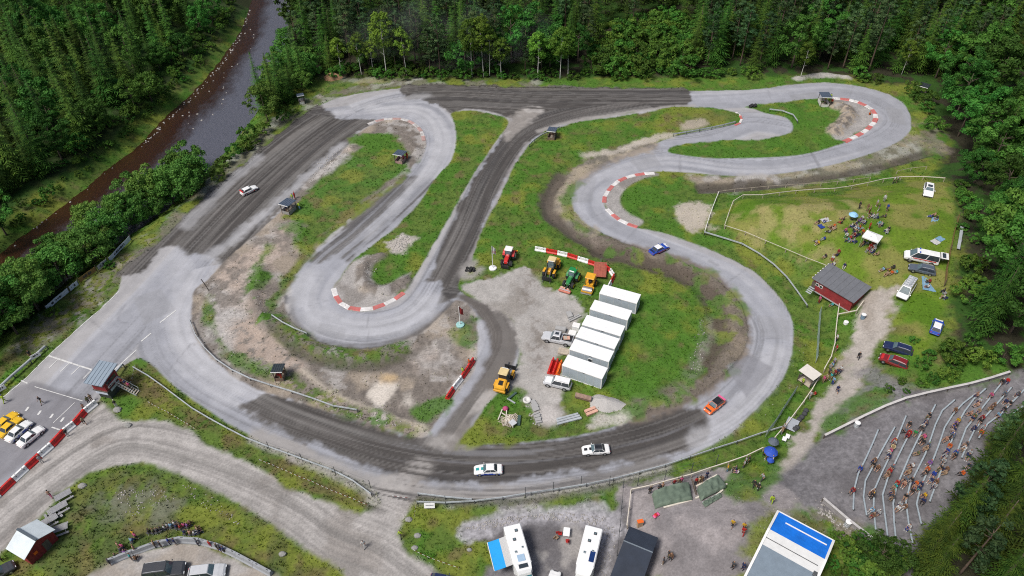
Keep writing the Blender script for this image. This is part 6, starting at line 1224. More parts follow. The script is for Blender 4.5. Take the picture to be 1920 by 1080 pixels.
def bucket(px, py, rz):
    c = G(px, py); t = thing('loader_bucket', 'rusty loader bucket standing in the weeds near the gravel heap', 'bucket', c, math.radians(rz)); m = MB(); pr = [(0, .05), (.5, 0), (1.1, .25), (1.2, .8), (.75, 1.25), (.68, 1.2), (1.08, .78), (1.0, .32), (.5, .1), (.05, .12)]; m.prism(pr, -1.3, 1.3); m.build('shell', mat('rust', (.26, .17, .13), .8, var=.3, scale=2, dirt=.2), t)
    for s in (-1, 1): MB().prism([(0, .05), (.5, 0), (1.1, .25), (1.2, .8), (.75, 1.25)], s*1.28-.03, s*1.28+.03).build('cheek', mat('bucket_grey', (.40, .36, .33), .8, var=.2), t)
    MB().box((0, 0, .08), (.18, 2.6, .06)).build('blade', GALVD, t)
bucket(1096, 742, 250)
def tyre_at(c, label, group, tilt=0., r=.32, rz=0.):
    m = MB(); m.lathe((0, 0, 0), [(r*.55, .03), (r*.9, 0), (r, .06), (r, .16), (r*.9, .22), (r*.55, .19), (r*.5, .11)], 16); o = m.build('tyre', TYRE, None, True); o.location = c; o.rotation_euler = (tilt, 0, rz); tag(o, label, 'tyre', group)
for i, (dx, dy, dz, ti) in enumerate([(0, 0, 0, 0), (.7, .1, 0, 0), (-.65, .2, 0, .2), (.1, .65, 0, 0), (.7, .8, 0, .3), (-.5, .9, .05, .5), (.1, .1, .23, 0), (.65, .2, .23, .1), (.2, .7, .23, 0), (.15, .15, .46, .1)]): g = G(881, 509); tyre_at(g+Vector((dx, dy, dz)), 'black tyre in the pile beside the middle straight', 'tyre pile by the middle straight', ti)
for i in range(12): g = G(1406+i % 6*2, 199+(i//6)*2); tyre_at(g+Vector((0, 0, .22*(i % 3))), 'black tyre stacked at the tip of the right grass island', 'tyre stack on the right grass island')
g = G(988, 752); m = MB(); m.lathe((0, 0, 0), [(.34, .05), (.58, 0), (.66, .1), (.66, .34), (.58, .42), (.34, .36), (.32, .2)], 18); o = m.build('concrete_ring', mat('pale_ring', (.62, .60, .58), .8), None, True); o.location = g; tag(o, 'pale ring lying in the weeds near the loader', 'ring')
# junk pile: pallets, boards, tarp
def pallet(c, rz, tilt, label, group='pallets in the junk pile', m_=WOOD):
    t = thing('pallet', label, 'pallet', c, rz, group); t.rotation_euler = (tilt, tilt*.5, rz)
    for k in range(5): MB().box((0, -.5+k*.25, .13), (1.2, .14, .03)).build('slat', m_, t)
    for k in (-.52, 0, .52): MB().box((k, 0, .06), (.1, 1.1, .10)).build('runner', m_, t)
J = G(955, 790)
for i, (x, y, z, a, ti) in enumerate([(-.6, -.3, 0, .3, .05), (.5, -.2, 0, 1.0, -.08), (0, .5, .15, .1, .2), (.9, .6, .1, .7, .1), (-.2, -.6, .2, 1.3, .25), (-1.2, .3, 0, -.4, .1), (.3, .1, .32, 2.0, -.2)]): pallet(J+Vector((x, y, z)), a, ti, 'broken wooden pallet in the junk pile below the loader')
for i, (a, b) in enumerate([((934, 790), (942, 770)), ((945, 800), (957, 780)), ((950, 772), (948, 800)), ((962, 804), (952, 786)), ((940, 776), (962, 790))]): timber(a, b, .16, .12, ['pale plank sticking out of the junk pile on the left', 'plank lying across the middle of the junk pile', 'tall pale plank crossing the junk pile', 'plank at the lower right of the junk pile', 'plank lying slantwise over the junk pile'][i], WOODP, 1, 'plank', .25)
timber((957, 800), (966, 794), 1.0, .12, 'pale printed board on the junk pile', plas_m('silver'), 1, 'board', .5); timber((972, 798), (974, 780), .5, .3, 'dark green beam beside the junk pile', mat('dark_green_metal', (.05, .09, .08), .6), 1, 'beam'); timber((953, 750), (968, 738), .35, .25, 'green metal beam lying between the loader and the junk pile', mat('dark_green_metal', (.05, .09, .08), .6), 1, 'beam'); timber((951, 749), (966, 758), .2, .2, 'thin grey bar crossing the green beam', GALV, 1, 'bar')
c = G(948, 768); o = MB().lathe((0, 0, 0), [(.4, 0), (.5, .25), (.3, .5), (.1, .6)], 9).build('sack', cloth_m('pink'), None, True); o.location = c; tag(o, 'pink sack on top of the junk pile', 'sack')
# picnic tables by the red shed
def picnic(px, py, rz, lab):
    c = G(px, py); t = thing('picnic_table', lab, 'table', c, math.radians(rz), 'grey picnic tables'); gw_ = mat('grey_planks', (.27, .27, .28), .85, var=.2, scale=3)
    for k in range(5): MB().box((0, -.34+k*.17, .74), (2.2, .15, .05)).build('table_slat', gw_, t)
    for s in (-1, 1):
        for k in range(2): MB().box((0, s*(.72+k*.16), .45), (2.2, .14, .05)).build('bench_slat', gw_, t)
        MB().bar((s*.75, -.8, .42), (s*.75, .8, .42), .06, .10).build('cross_bar', gw_, t)
        for q in (-1, 1): MB().bar((s*.75, q*.65, 0), (s*.75, q*.25, .72), .06, .10).build('leg', gw_, t)
for p, r_, l in [((122, 934), 40, 'grey picnic table farthest from the red shed'), ((115, 957), 40, 'grey picnic table second farthest from the red shed'), ((102, 969), 135, 'grey picnic table third from the far end of the row'), ((93, 982), 40, 'grey picnic table fourth in the row, beside the shed roof'), ((114, 996), 25, 'grey picnic table nearest the red shed wall')]: picnic(*p, r_, l)
def cbarrier(px, label):
    P = path3(px, 3.0); 
    for i, (a, b) in enumerate(zip(P[:-1], P[1:])):
        c = (a+b)/2; L = (b-a).length-.04; t = thing('concrete_barrier', f'grey concrete barrier block, {ORD[i]} from the left behind the lower spectators' if i < 12 else 'grey concrete barrier block', 'barrier', c, ang(a, b), 'concrete barriers by the lower car yard'); m = MB(); m.add(*loft([[(x, y, z) for y, z in [(-.38, -.1), (-.38, .15), (-.24, .35), (-.16, .95), (.16, .95), (.24, .35), (.38, .15), (.38, -.1)]] for x in (-L/2, L/2)])); m.build('block', mat('barrier_concrete', (.30, .315, .335), .85, var=.12, dirt=.2), t)
        for s in (-.3, .3): MB().box((s*L, 0, .97), (.3, .1, .05)).build('lifting_lug', GALVD, t)
cbarrier([(206, 1056), (235, 1044), (265, 1033), (312, 1017), (362, 1015), (412, 1027), (462, 1052), (510, 1078)], '')
# umbrellas, tables, bins, blankets, odd things
def umbrella(px, py, col, label, r=1.3, h=2.1):
    c = G(px, py); t = thing('umbrella', label, 'umbrella', c); V = [(0, 0, h+.35)]; F = []; n = 16
    for i in range(n): a = 6.283*i/n; V.append((.55*r*math.cos(a), .55*r*math.sin(a), h+.24)); 
    for i in range(n): a = 6.283*i/n; rr = r*(1 if i % 2 == 0 else .94); V.append((rr*math.cos(a), rr*math.sin(a), h-.12))
    for i in range(n): j = (i+1) % n; F += [(0, 1+i, 1+j), (1+i, 1+n+i, 1+n+j, 1+j)]
    new_obj('canopy', V, F, mat('umbrella_'+col, PALETTE[col], .7, var=.1), t, False); MB().tube([(0, 0, 0), (0, 0, h+.4)], .025, 6).build('pole', GALV, t); MB().lathe((0, 0, 0), [(.25, 0), (.2, .08)], 10).build('foot', BLK, t)
umbrella(1440, 862, 'blue', 'bright blue umbrella over spectators at the fence corner', 1.0); umbrella(1445, 843, 'steel', 'dark grey umbrella just above the bright blue one', .8); umbrella(1442, 870, 'blue', 'blue umbrella tilted low below the bright blue one', .55, 1.1); umbrella(1597, 412, 'lightblue', 'pale blue parasol on the lawn left of the crowd', .9, 1.3)
def small_table(px, py, rz, d, m_, label, legs=.72, name='table', cat='table'):
    c = G(px, py); t = thing(name, label, cat, c, math.radians(rz)); MB().box((0, 0, legs), (d[0], d[1], .05), bev=.015).build('table_top', m_, t)
    for x in (-1, 1):
        for y in (-1, 1): MB().tube([(x*(d[0]/2-.1), y*(d[1]/2-.1), 0), (x*(d[0]/2-.1), y*(d[1]/2-.1), legs)], .025, 5).build('leg', GALV, t)
def chair(px, py, rz, col, label):
    c = G(px, py); t = thing('camping_chair', label, 'chair', c, math.radians(rz)); MB().box((0, 0, .42), (.52, .52, .06), bev=.02).build('seat', cloth_m(col), t); MB().bar((-.26, 0, .42), (-.38, 0, .95), .52, .05, (0, 1, 0)).build('backrest', cloth_m(col), t)
    for x in (-1, 1):
        for y in (-1, 1): MB().tube([(x*.24, y*.25, 0), (x*.2, y*.25, .42)], .018, 5).build('leg', GALV, t)
small_table(1062, 1002, 80, (1.3, .9), WHITE, 'white camping table between the motorhomes'); chair(1050, 1003, 0, 'red', 'red camping chair left of the white camping table'); chair(1064, 1017, 90, 'red', 'red camping chair below the white camping table'); chair(1043, 1010, 40, 'tan', 'pale camping chair farthest from the white camping table')
small_table(1483, 799, 55, (2.4, 1.7), mat('grey_sheet', (.34, .36, .40), .6), 'large grey table beside the hillside fence')
for i, (x, y) in enumerate([(1511, 771), (1508, 777), (1503, 783), (1498, 788), (1494, 803), (1490, 806)]): g = G(x, y); o = MB().lathe((0, 0, 0), [(.28, 0), (.42, .15), (.38, .45), (.15, .6)], 9).build('black_bag', cloth_m('charcoal'), None, True); o.location = g; tag(o, 'black bag in the line along the grey table', 'bag', 'black bags by the grey table')
small_table(1475, 823, 60, (.8, .6), WHITE, 'small white table left of the gravel path', .6); small_table(1469, 828, 60, (.8, .6), WHITE, 'small white table, lower one beside the path', .6)
def bin_(px, py, label, m_, h=.95):
    c = G(px, py); t = thing('barrel', label, 'barrel', c); MB().lathe((0, 0, 0), [(.36, 0), (.38, h*.33), (.36, h*.35), (.38, h*.66), (.36, h*.68), (.38, h)], 14).build('drum', m_, t); MB().lathe((0, 0, h), [(.40, -.03), (.40, .03), (.1, .05)], 14).build('lid', WHITE, t)
bin_(1605, 800, 'grey barrel with white lid at the terrace wall', GALV); bin_(1588, 985, 'grey barrel with white lid at the lower terrace wall', GALV); bin_(1617, 597, 'blue-grey barrel beside the red cabin fence', mat('barrel_blue', (.16, .24, .32), .6)); bin_(1585, 608, 'small white drum in the grass below the red cabin', WHITE, .5)
def blanket(px, py, rz, d, col, label):
    c = G(px, py); V = []; F = []; n = 8
    for i in range(n+1):
        for j in range(n+1): V.append(((i/n-.5)*d[0], (j/n-.5)*d[1], .05+.05*math.sin(i*1.7+j)*math.sin(j*2.1)))
    for i in range(n):
        for j in range(n): F.append((i*(n+1)+j, (i+1)*(n+1)+j, (i+1)*(n+1)+j+1, i*(n+1)+j+1))
    o = new_obj('blanket', V, F, cloth_m(col), None, True); o.location = c; o.rotation_euler = (0, 0, math.radians(rz)); tag(o, label, 'blanket')
blanket(1757, 452, 30, (2.2, 1.4), 'white', 'white blanket on the lawn near the yellow banner'); blanket(1763, 448, 30, (1.4, 1.2), 'lightblue', 'pale blue blanket on the lawn near the yellow banner'); blanket(1742, 533, 70, (3.6, 2.2), 'lightblue', 'large pale blue blanket below the dark grey estate car'); blanket(1542, 424, 20, (1.6, 1.2), 'blue', 'blue blanket at the left side of the lawn'); blanket(1548, 413, 20, (1.8, 1.2), 'white', 'white blanket beyond the blue one on the lawn'); blanket(1753, 413, 60, (1.8, 1.2), 'lightblue', 'pale blue blanket with people on the right of the lawn')
g = G(1230, 968); t = thing('toy_car', 'small pink toy car on the yard gravel', 'toy car', g, .6); MB().box((0, 0, .28), (1.0, .5, .22), bev=.08).build('body', plas_m('pink'), t); MB().box((-.1, 0, .48), (.4, .44, .2), bev=.06).build('seat', plas_m('red'), t); wheels(t, (.32, -.32), .3, .14, .1)
g = G(1199, 986); t = thing('orange_box', 'orange box against the black roofed shed', 'box', g, .2); MB().box((0, 0, .6), (.8, .5, 1.2), bev=.04).build('box', plas_m('tan'), t); MB().box((0, 0, 1.22), (.85, .55, .06)).build('lid', plas_m('orange'), t)
g = G(806, 953); t = thing('notice_board', 'white notice board on legs below the double guard rails', 'sign', g, 0); MB().box((0, 0, .75), (1.5, .06, .8), rot=Matrix.Rotation(-.5, 3, 'X')).build('board', WHITE, t); m = MB()
for k in range(4): m.box((0, -.05-.06*k*0, .95-k*.13), (1.2-.2*(k % 2), .02, .04), rot=Matrix.Rotation(-.5, 3, 'X'))
m.build('lettering', cloth_m('grey'), t)
for x in (-.6, .6): MB().box((x, .1, .25), (.06, .06, .7)).build('leg', GALVD, t)
for i, (x, y, s, l) in enumerate([(766, 975, .5, 'grey boulder beside the road mouth'), (783, 1005, .5, 'grey boulder in the weeds left of the motorhomes'), (778, 1028, .45, 'pale boulder at the tape end'), (530, 1040, .5, 'boulder on the weedy bank at the bottom'), (220, 768, .7, 'flat grey boulder near the tower'), (240, 798, .6, 'pale stone heap at the gravel road edge'), (880, 1032, .35, 'small white stone in the weeds left of the awning'), (155, 912, .6, 'pale rock near the picnic tables')]):
    c = G(x, y); r = random.Random(i); V = []; F = []; n, k = 10, 6
    for j in range(k+1):
        for q in range(n): a = 6.283*q/n; f_ = math.pi*j/k; V.append((s*.8*math.sin(f_)*math.cos(a)*1.3*r.uniform(.85, 1.15), s*.8*math.sin(f_)*math.sin(a)*r.uniform(.85, 1.15), s*.6*math.cos(f_)+.1))
    for j in range(k):
        for q in range(n): F.append((j*n+q, (j+1)*n+q, (j+1)*n+(q+1) % n, j*n+(q+1) % n))
    o = new_obj('boulder', V, F, mat('boulder', (.27, .265, .25), .9, var=.25, scale=2, bump=.4)); o.location = c; tag(o, l, 'boulder')
# ------------------------------------------------------------------ people
TER = [  # x, y, top, trousers, hair/cap, pose detail, bench
 (1888, 712, 'red', 'navy', 0), (1861, 745, 'pink', 'navy', 0), (1835, 746, 'skin', 'navy', 0), (1832, 757, 'skin', 'tan', 0), (1828, 766, 'tan', 'navy', 0), (1819, 774, 'skin', 'black', 0), (1854, 763, 'brown', 'tan', 0),
 (1869, 778, 'lightblue', 'black', 0), (1879, 765, 'black', 'navy', 0), (1885, 751, 'navy', 'black', 0), (1897, 762, 'black', 'grey', 'white'), (1909, 741, 'charcoal', 'navy', 0), (1840, 783, 'darkred', 'black', 0), (1826, 790, 'navy', 'tan', 'orange'), (1824, 801, 'navy', 'navy', 0), (1833, 808, 'orange', 'navy', 0),
 (1792, 771, 'brown', 'black', 0), (1789, 787, 'yellow', 'brown', 0), (1784, 793, 'purple', 'tan', 0), (1782, 804, 'navy', 'grey', 0), (1779, 813, 'blue', 'black', 0), (1773, 822, 'skin', 'tan', 0), (1768, 843, 'blue', 'navy', 0), (1785, 838, 'orange', 'tan', 0), (1786, 848, 'blue', 'tan', 'red'),
 (1814, 835, 'charcoal', 'tan', 0), (1810, 842, 'white', 'tan', 0), (1814, 854, 'navy', 'grey', 0), (1738, 778, 'black', 'olive', 0), (1727, 789, 'navy', 'blue', 0), (1723, 796, 'white', 'black', 0), (1704, 794, 'black', 'brown', 0), (1700, 806, 'red', 'black', 0), (1693, 813, 'darkred', 'navy', 0), (1715, 810, 'green', 'tan', 0),
 (1736, 808, 'charcoal', 'black', 0), (1732, 817, 'pink', 'tan', 0), (1730, 827, 'black', 'black', 0), (1672, 824, 'red', 'red', 'white'), (1669, 836, 'cream', 'tan', 0), (1663, 843, 'pink', 'white', 0), (1658, 852, 'navy', 'white', 0), (1629, 867, 'black', 'tan', 0), (1645, 875, 'brown', 'black', 0), (1620, 882, 'blue', 'navy', 0),
 (1737, 842, 'tan', 'tan', 0), (1720, 849, 'olive', 'tan', 'olive'), (1739, 866, 'purple', 'purple', 'orange'), (1734, 878, 'orange', 'tan', 0), (1710, 872, 'white', 'black', 0), (1704, 882, 'brown', 'tan', 0), (1760, 861, 'grey', 'black', 0), (1755, 875, 'black', 'olive', 0), (1750, 887, 'blue', 'blue', 0), (1771, 885, 'tan', 'tan', 0), (1815, 872, 'navy', 'white', 0), (1804, 886, 'orange', 'black', 0), (1669, 884, 'red', 'tan', 0), (1664, 891, 'brown', 'tan', 0),
 (1591, 919, 'darkred', 'navy', 'white'), (1637, 922, 'white', 'black', 0), (1629, 924, 'brown', 'black', 0), (1642, 956, 'lightblue', 'white', 0), (1643, 966, 'brown', 'darkred', 0), (1676, 911, 'teal', 'tan', 0), (1684, 906, 'red', 'green', 0), (1676, 932, 'charcoal', 'tan', 0), (1703, 884, 'tan', 'brown', 0), (1700, 896, 'black', 'grey', 0), (1695, 905, 'skin', 'darkred', 0), (1717, 905, 'orange', 'navy', 0), (1724, 916, 'navy', 'teal', 0), (1713, 912, 'skin', 'brown', 0), (1697, 931, 'black', 'tan', 0), (1700, 951, 'brown', 'white', 0), (1683, 951, 'white', 'tan', 0), (1706, 987, 'white', 'blue', 0), (1746, 899, 'navy', 'lightblue', 0), (1744, 908, 'silver', 'navy', 0), (1733, 927, 'yellow', 'black', 0), (1730, 937, 'navy', 'black', 0)]
DK = [('black', 'charcoal'), ('navy', 'black'), ('charcoal', 'navy'), ('grey', 'navy'), ('black', 'olive'), ('olive', 'black'), ('brown', 'navy'), ('navy', 'grey'), ('charcoal', 'brown'), ('steel', 'black'), ('darkred', 'charcoal'), ('black', 'blue')]
for k, (x, y, a_, b_, c_) in enumerate(list(TER)):
    if k % 3 == 0 or k in (13, 19, 35, 71): t_, l_ = DK[k*5 % 12]; TER.append((x+(3.5 if k % 4 else -3.5), y-(7 if k % 4 else -7), t_, l_, ('white', 'red', 'blue', 'green', 'yellow', 'steel', 0)[k % 7]))
CN = dict(skin='bare-chested person', lightblue='pale blue', darkred='dark red', charcoal='charcoal grey', tan='tan')
def cname(c): return CN.get(c, c)
used = {}
def bench_of(x, y):
    best = (1e9, 0, 0.)
    for i, pl in enumerate(BENCH):
        for (x0, y0), (x1, y1) in zip(pl[:-1], pl[1:]):
            ex, ey = x1-x0, y1-y0; q = max(0, min(1, ((x-x0)*ex+(y-y0)*ey)/(ex*ex+ey*ey))); d = math.hypot(x-x0-ex*q, y-y0-ey*q)
            if d < best[0]: best = (d, i, q, (x0+ex*q, y0+ey*q))
    return best
HAIRS = ['brown', 'black', 'gold', 'tan', 'charcoal']
for n, (x, y, top, low, cap) in enumerate(TER):
    d, bi, q, bp_ = bench_of(x, y+4); hair = HAIRS[n % 5]
    sit = d < 9; px, py = bp_ if sit else (x, y+4)
    who = 'bare-chested person' if top == 'skin' else f'person in {cname(top)} top'
    lab = f'{who} and {cname(low)} '+('shorts' if n % 2 else 'trousers')+(f', {cname(cap)} cap' if cap else f', {dict(brown="brown", black="black", gold="fair", tan="light brown", charcoal="dark")[hair]} hair')+(f', on {ORD[bi]} terrace bench' if sit else ', on the terrace gravel')
    g = G(px, py)
    if sit: g = g+Vector((-.05, -.02, .0))
    person(px, py, 'sit' if sit else 'ground', 205+random.uniform(-25, 25), top, low, lab, hair, long=(n % 3 != 1), shorts=bool(n % 2), cap=cap or None, group='spectators on the terraces', at=g, dz=.02 if sit else 0)
LAWN = [(1657, 378, 'stand', 'white', 'grey', 'farthest up the lawn'), (1643, 387, 'stand', 'silver', 'tan', 'at the top of the lawn crowd'), (1646, 396, 'stand', 'charcoal', 'white', 'at the top of the lawn crowd'), (1662, 396, 'stand', 'blue', 'navy', 'right of the top of the lawn crowd'), (1610, 392, 'stand', 'black', 'black', 'alone above the pale blue parasol'), (1625, 396, 'stand', 'brown', 'tan', 'above the lawn crowd'), (1629, 401, 'stand', 'tan', 'darkred', 'above the lawn crowd'),
 (1632, 408, 'sit', 'black', 'navy', 'in the lawn crowd'), (1637, 410, 'sit', 'white', 'white', 'in the lawn crowd'), (1643, 410, 'sit', 'silver', 'black', 'in the lawn crowd'), (1659, 408, 'ground', 'charcoal', 'black', 'right of the lawn crowd'), (1616, 413, 'sit', 'white', 'navy', 'in the lawn crowd'), (1612, 418, 'sit', 'purple', 'navy', 'in the lawn crowd'), (1597, 428, 'sit', 'white', 'blue', 'at the left of the lawn crowd'), (1605, 425, 'sit', 'navy', 'tan', 'in the lawn crowd'), (1585, 437, 'sit', 'pink', 'navy', 'at the left of the lawn crowd'), (1587, 445, 'sit', 'white', 'green', 'at the left of the lawn crowd'), (1594, 450, 'sit', 'red', 'blue', 'left of the canopy'), (1590, 454, 'sit', 'teal', 'navy', 'left of the canopy'), (1601, 456, 'sit', 'grey', 'blue', 'left of the canopy'), (1601, 440, 'sit', 'navy', 'black', 'left of the canopy'), (1607, 443, 'sit', 'black', 'grey', 'left of the canopy'), (1612, 431, 'sit', 'orange', 'brown', 'in the lawn crowd'), (1617, 439, 'sit', 'orange', 'black', 'beside the canopy'), (1629, 430, 'stand', 'red', 'red', 'behind the canopy'), (1652, 425, 'sit', 'grey', 'navy', 'behind the canopy'), (1648, 424, 'sit', 'teal', 'grey', 'behind the canopy'), (1665, 434, 'sit', 'black', 'white', 'right of the canopy'), (1661, 438, 'sit', 'white', 'navy', 'right of the canopy'), (1602, 446, 'sit', 'darkred', 'navy', 'left of the canopy'), (1608, 434, 'sit', 'lightblue', 'tan', 'in the lawn crowd'), (1620, 421, 'sit', 'silver', 'blue', 'in the lawn crowd'), (1604, 432, 'sit', 'white', 'black', 'in the lawn crowd'), (1622, 446, 'sit', 'darkred', 'black', 'beside the canopy'),
 (1624, 458, 'sit', 'lime', 'navy', 'under the canopy'), (1617, 461, 'sit', 'brown', 'black', 'under the canopy'), (1638, 461, 'sit', 'red', 'orange', 'under the canopy'), (1631, 466, 'sit', 'red', 'black', 'in front of the canopy'), (1638, 468, 'sit', 'white', 'red', 'in front of the canopy'), (1634, 476, 'sit', 'grey', 'blue', 'in front of the canopy'), (1628, 472, 'sit', 'darkred', 'grey', 'in front of the canopy'), (1645, 479, 'ground', 'tan', 'black', 'in front of the canopy'),
 (1547, 415, 'ground', 'white', 'blue', 'on the white blanket'), (1534, 419, 'ground', 'black', 'black', 'beside the blue blanket'), (1577, 420, 'ground', 'black', 'red', 'left of the pale blue parasol'), (1581, 413, 'ground', 'charcoal', 'brown', 'left of the pale blue parasol'), (1557, 429, 'ground', 'brown', 'tan', 'right of the blue blanket'), (1565, 430, 'ground', 'tan', 'white', 'right of the blue blanket'), (1555, 437, 'ground', 'grey', 'black', 'right of the blue blanket'), (1564, 426, 'ground', 'orange', 'brown', 'right of the blue blanket'), (1530, 456, 'ground', 'white', 'black', 'at the left edge of the lawn'), (1534, 458, 'ground', 'yellow', 'navy', 'at the left edge of the lawn'), (1545, 450, 'ground', 'blue', 'grey', 'lying at the left edge of the lawn'), (1547, 483, 'ground', 'black', 'white', 'above the red cabin'), (1561, 486, 'ground', 'white', 'red', 'above the red cabin'), (1569, 481, 'ground', 'navy', 'black', 'above the red cabin'), (1572, 474, 'ground', 'darkred', 'brown', 'above the red cabin'), (1563, 498, 'ground', 'white', 'blue', 'behind the red cabin roof'), (1583, 500, 'ground', 'navy', 'white', 'behind the red cabin roof'), (1752, 405, 'ground', 'skin', 'tan', 'on the right pale blue blanket'), (1747, 408, 'ground', 'navy', 'blue', 'on the right pale blue blanket'), (1756, 411, 'ground', 'black', 'lightblue', 'on the right pale blue blanket'), (1667, 509, 'ground', 'yellow', 'brown', 'above the white van'), (1662, 516, 'ground', 'tan', 'brown', 'above the white van'), (1675, 503, 'ground', 'black', 'black', 'above the white van'), (1680, 513, 'ground', 'teal', 'silver', 'above the white van'), (1671, 514, 'ground', 'orange', 'tan', 'above the white van'), (1655, 508, 'ground', 'lightblue', 'grey', 'above the white van'), (1742, 530, 'ground', 'darkred', 'black', 'on the large pale blue blanket'), (1739, 540, 'ground', 'white', 'black', 'on the large pale blue blanket'), (1675, 343, 'stand', 'white', 'black', 'leaning on the upper lawn fence'), (1681, 342, 'stand', 'silver', 'black', 'leaning on the upper lawn fence'), (1768, 552, 'sit', 'black', 'charcoal', 'at the end of the yellow banner'), (1769, 562, 'sit', 'white', 'black', 'at the end of the yellow banner'), (1768, 488, 'stand', 'black', 'white', 'beside the ambulance tailgate')]
for n, (x, y, pose, top, low, where) in enumerate(LAWN):
    hair = HAIRS[(n*3) % 5]; who = 'bare-chested person' if top == 'skin' else f'person in {cname(top)} top'
    verb = {'stand': 'standing', 'walk': 'walking', 'sit': 'sitting', 'ground': 'sitting'}[pose]
    face = 170+random.uniform(-70, 70)
    if pose == 'sit':
        c = G(x, y); t = thing('camping_stool', f'stool under person in {cname(top)} top, {cname(low)} {"trousers" if n % 2 == 0 else "shorts"}, {where}', 'stool', c, math.radians(face)); MB().box((-.05, 0, .40), (.42, .42, .05), bev=.02).build('seat', cloth_m('navy' if n % 2 else 'grey'), t); MB().bar((-.26, 0, .4), (-.34, 0, .8), .42, .04, (0, 1, 0)).build('backrest', cloth_m('navy' if n % 2 else 'grey'), t)
        for q in (-.17, .17): MB().bar((-.22, q, 0), (.14, q, .4), .03, .03).build('leg', GALV, t); MB().bar((.14, q, 0), (-.22, q, .4), .03, .03).build('leg', GALV, t)
    person(x, y, pose, face, top, low, f'{who} and {cname(low)} '+('shorts' if n % 2 else 'trousers')+f', {verb} {where}', hair, long=(n % 4 == 0), shorts=bool(n % 2), group='people on the lawn')
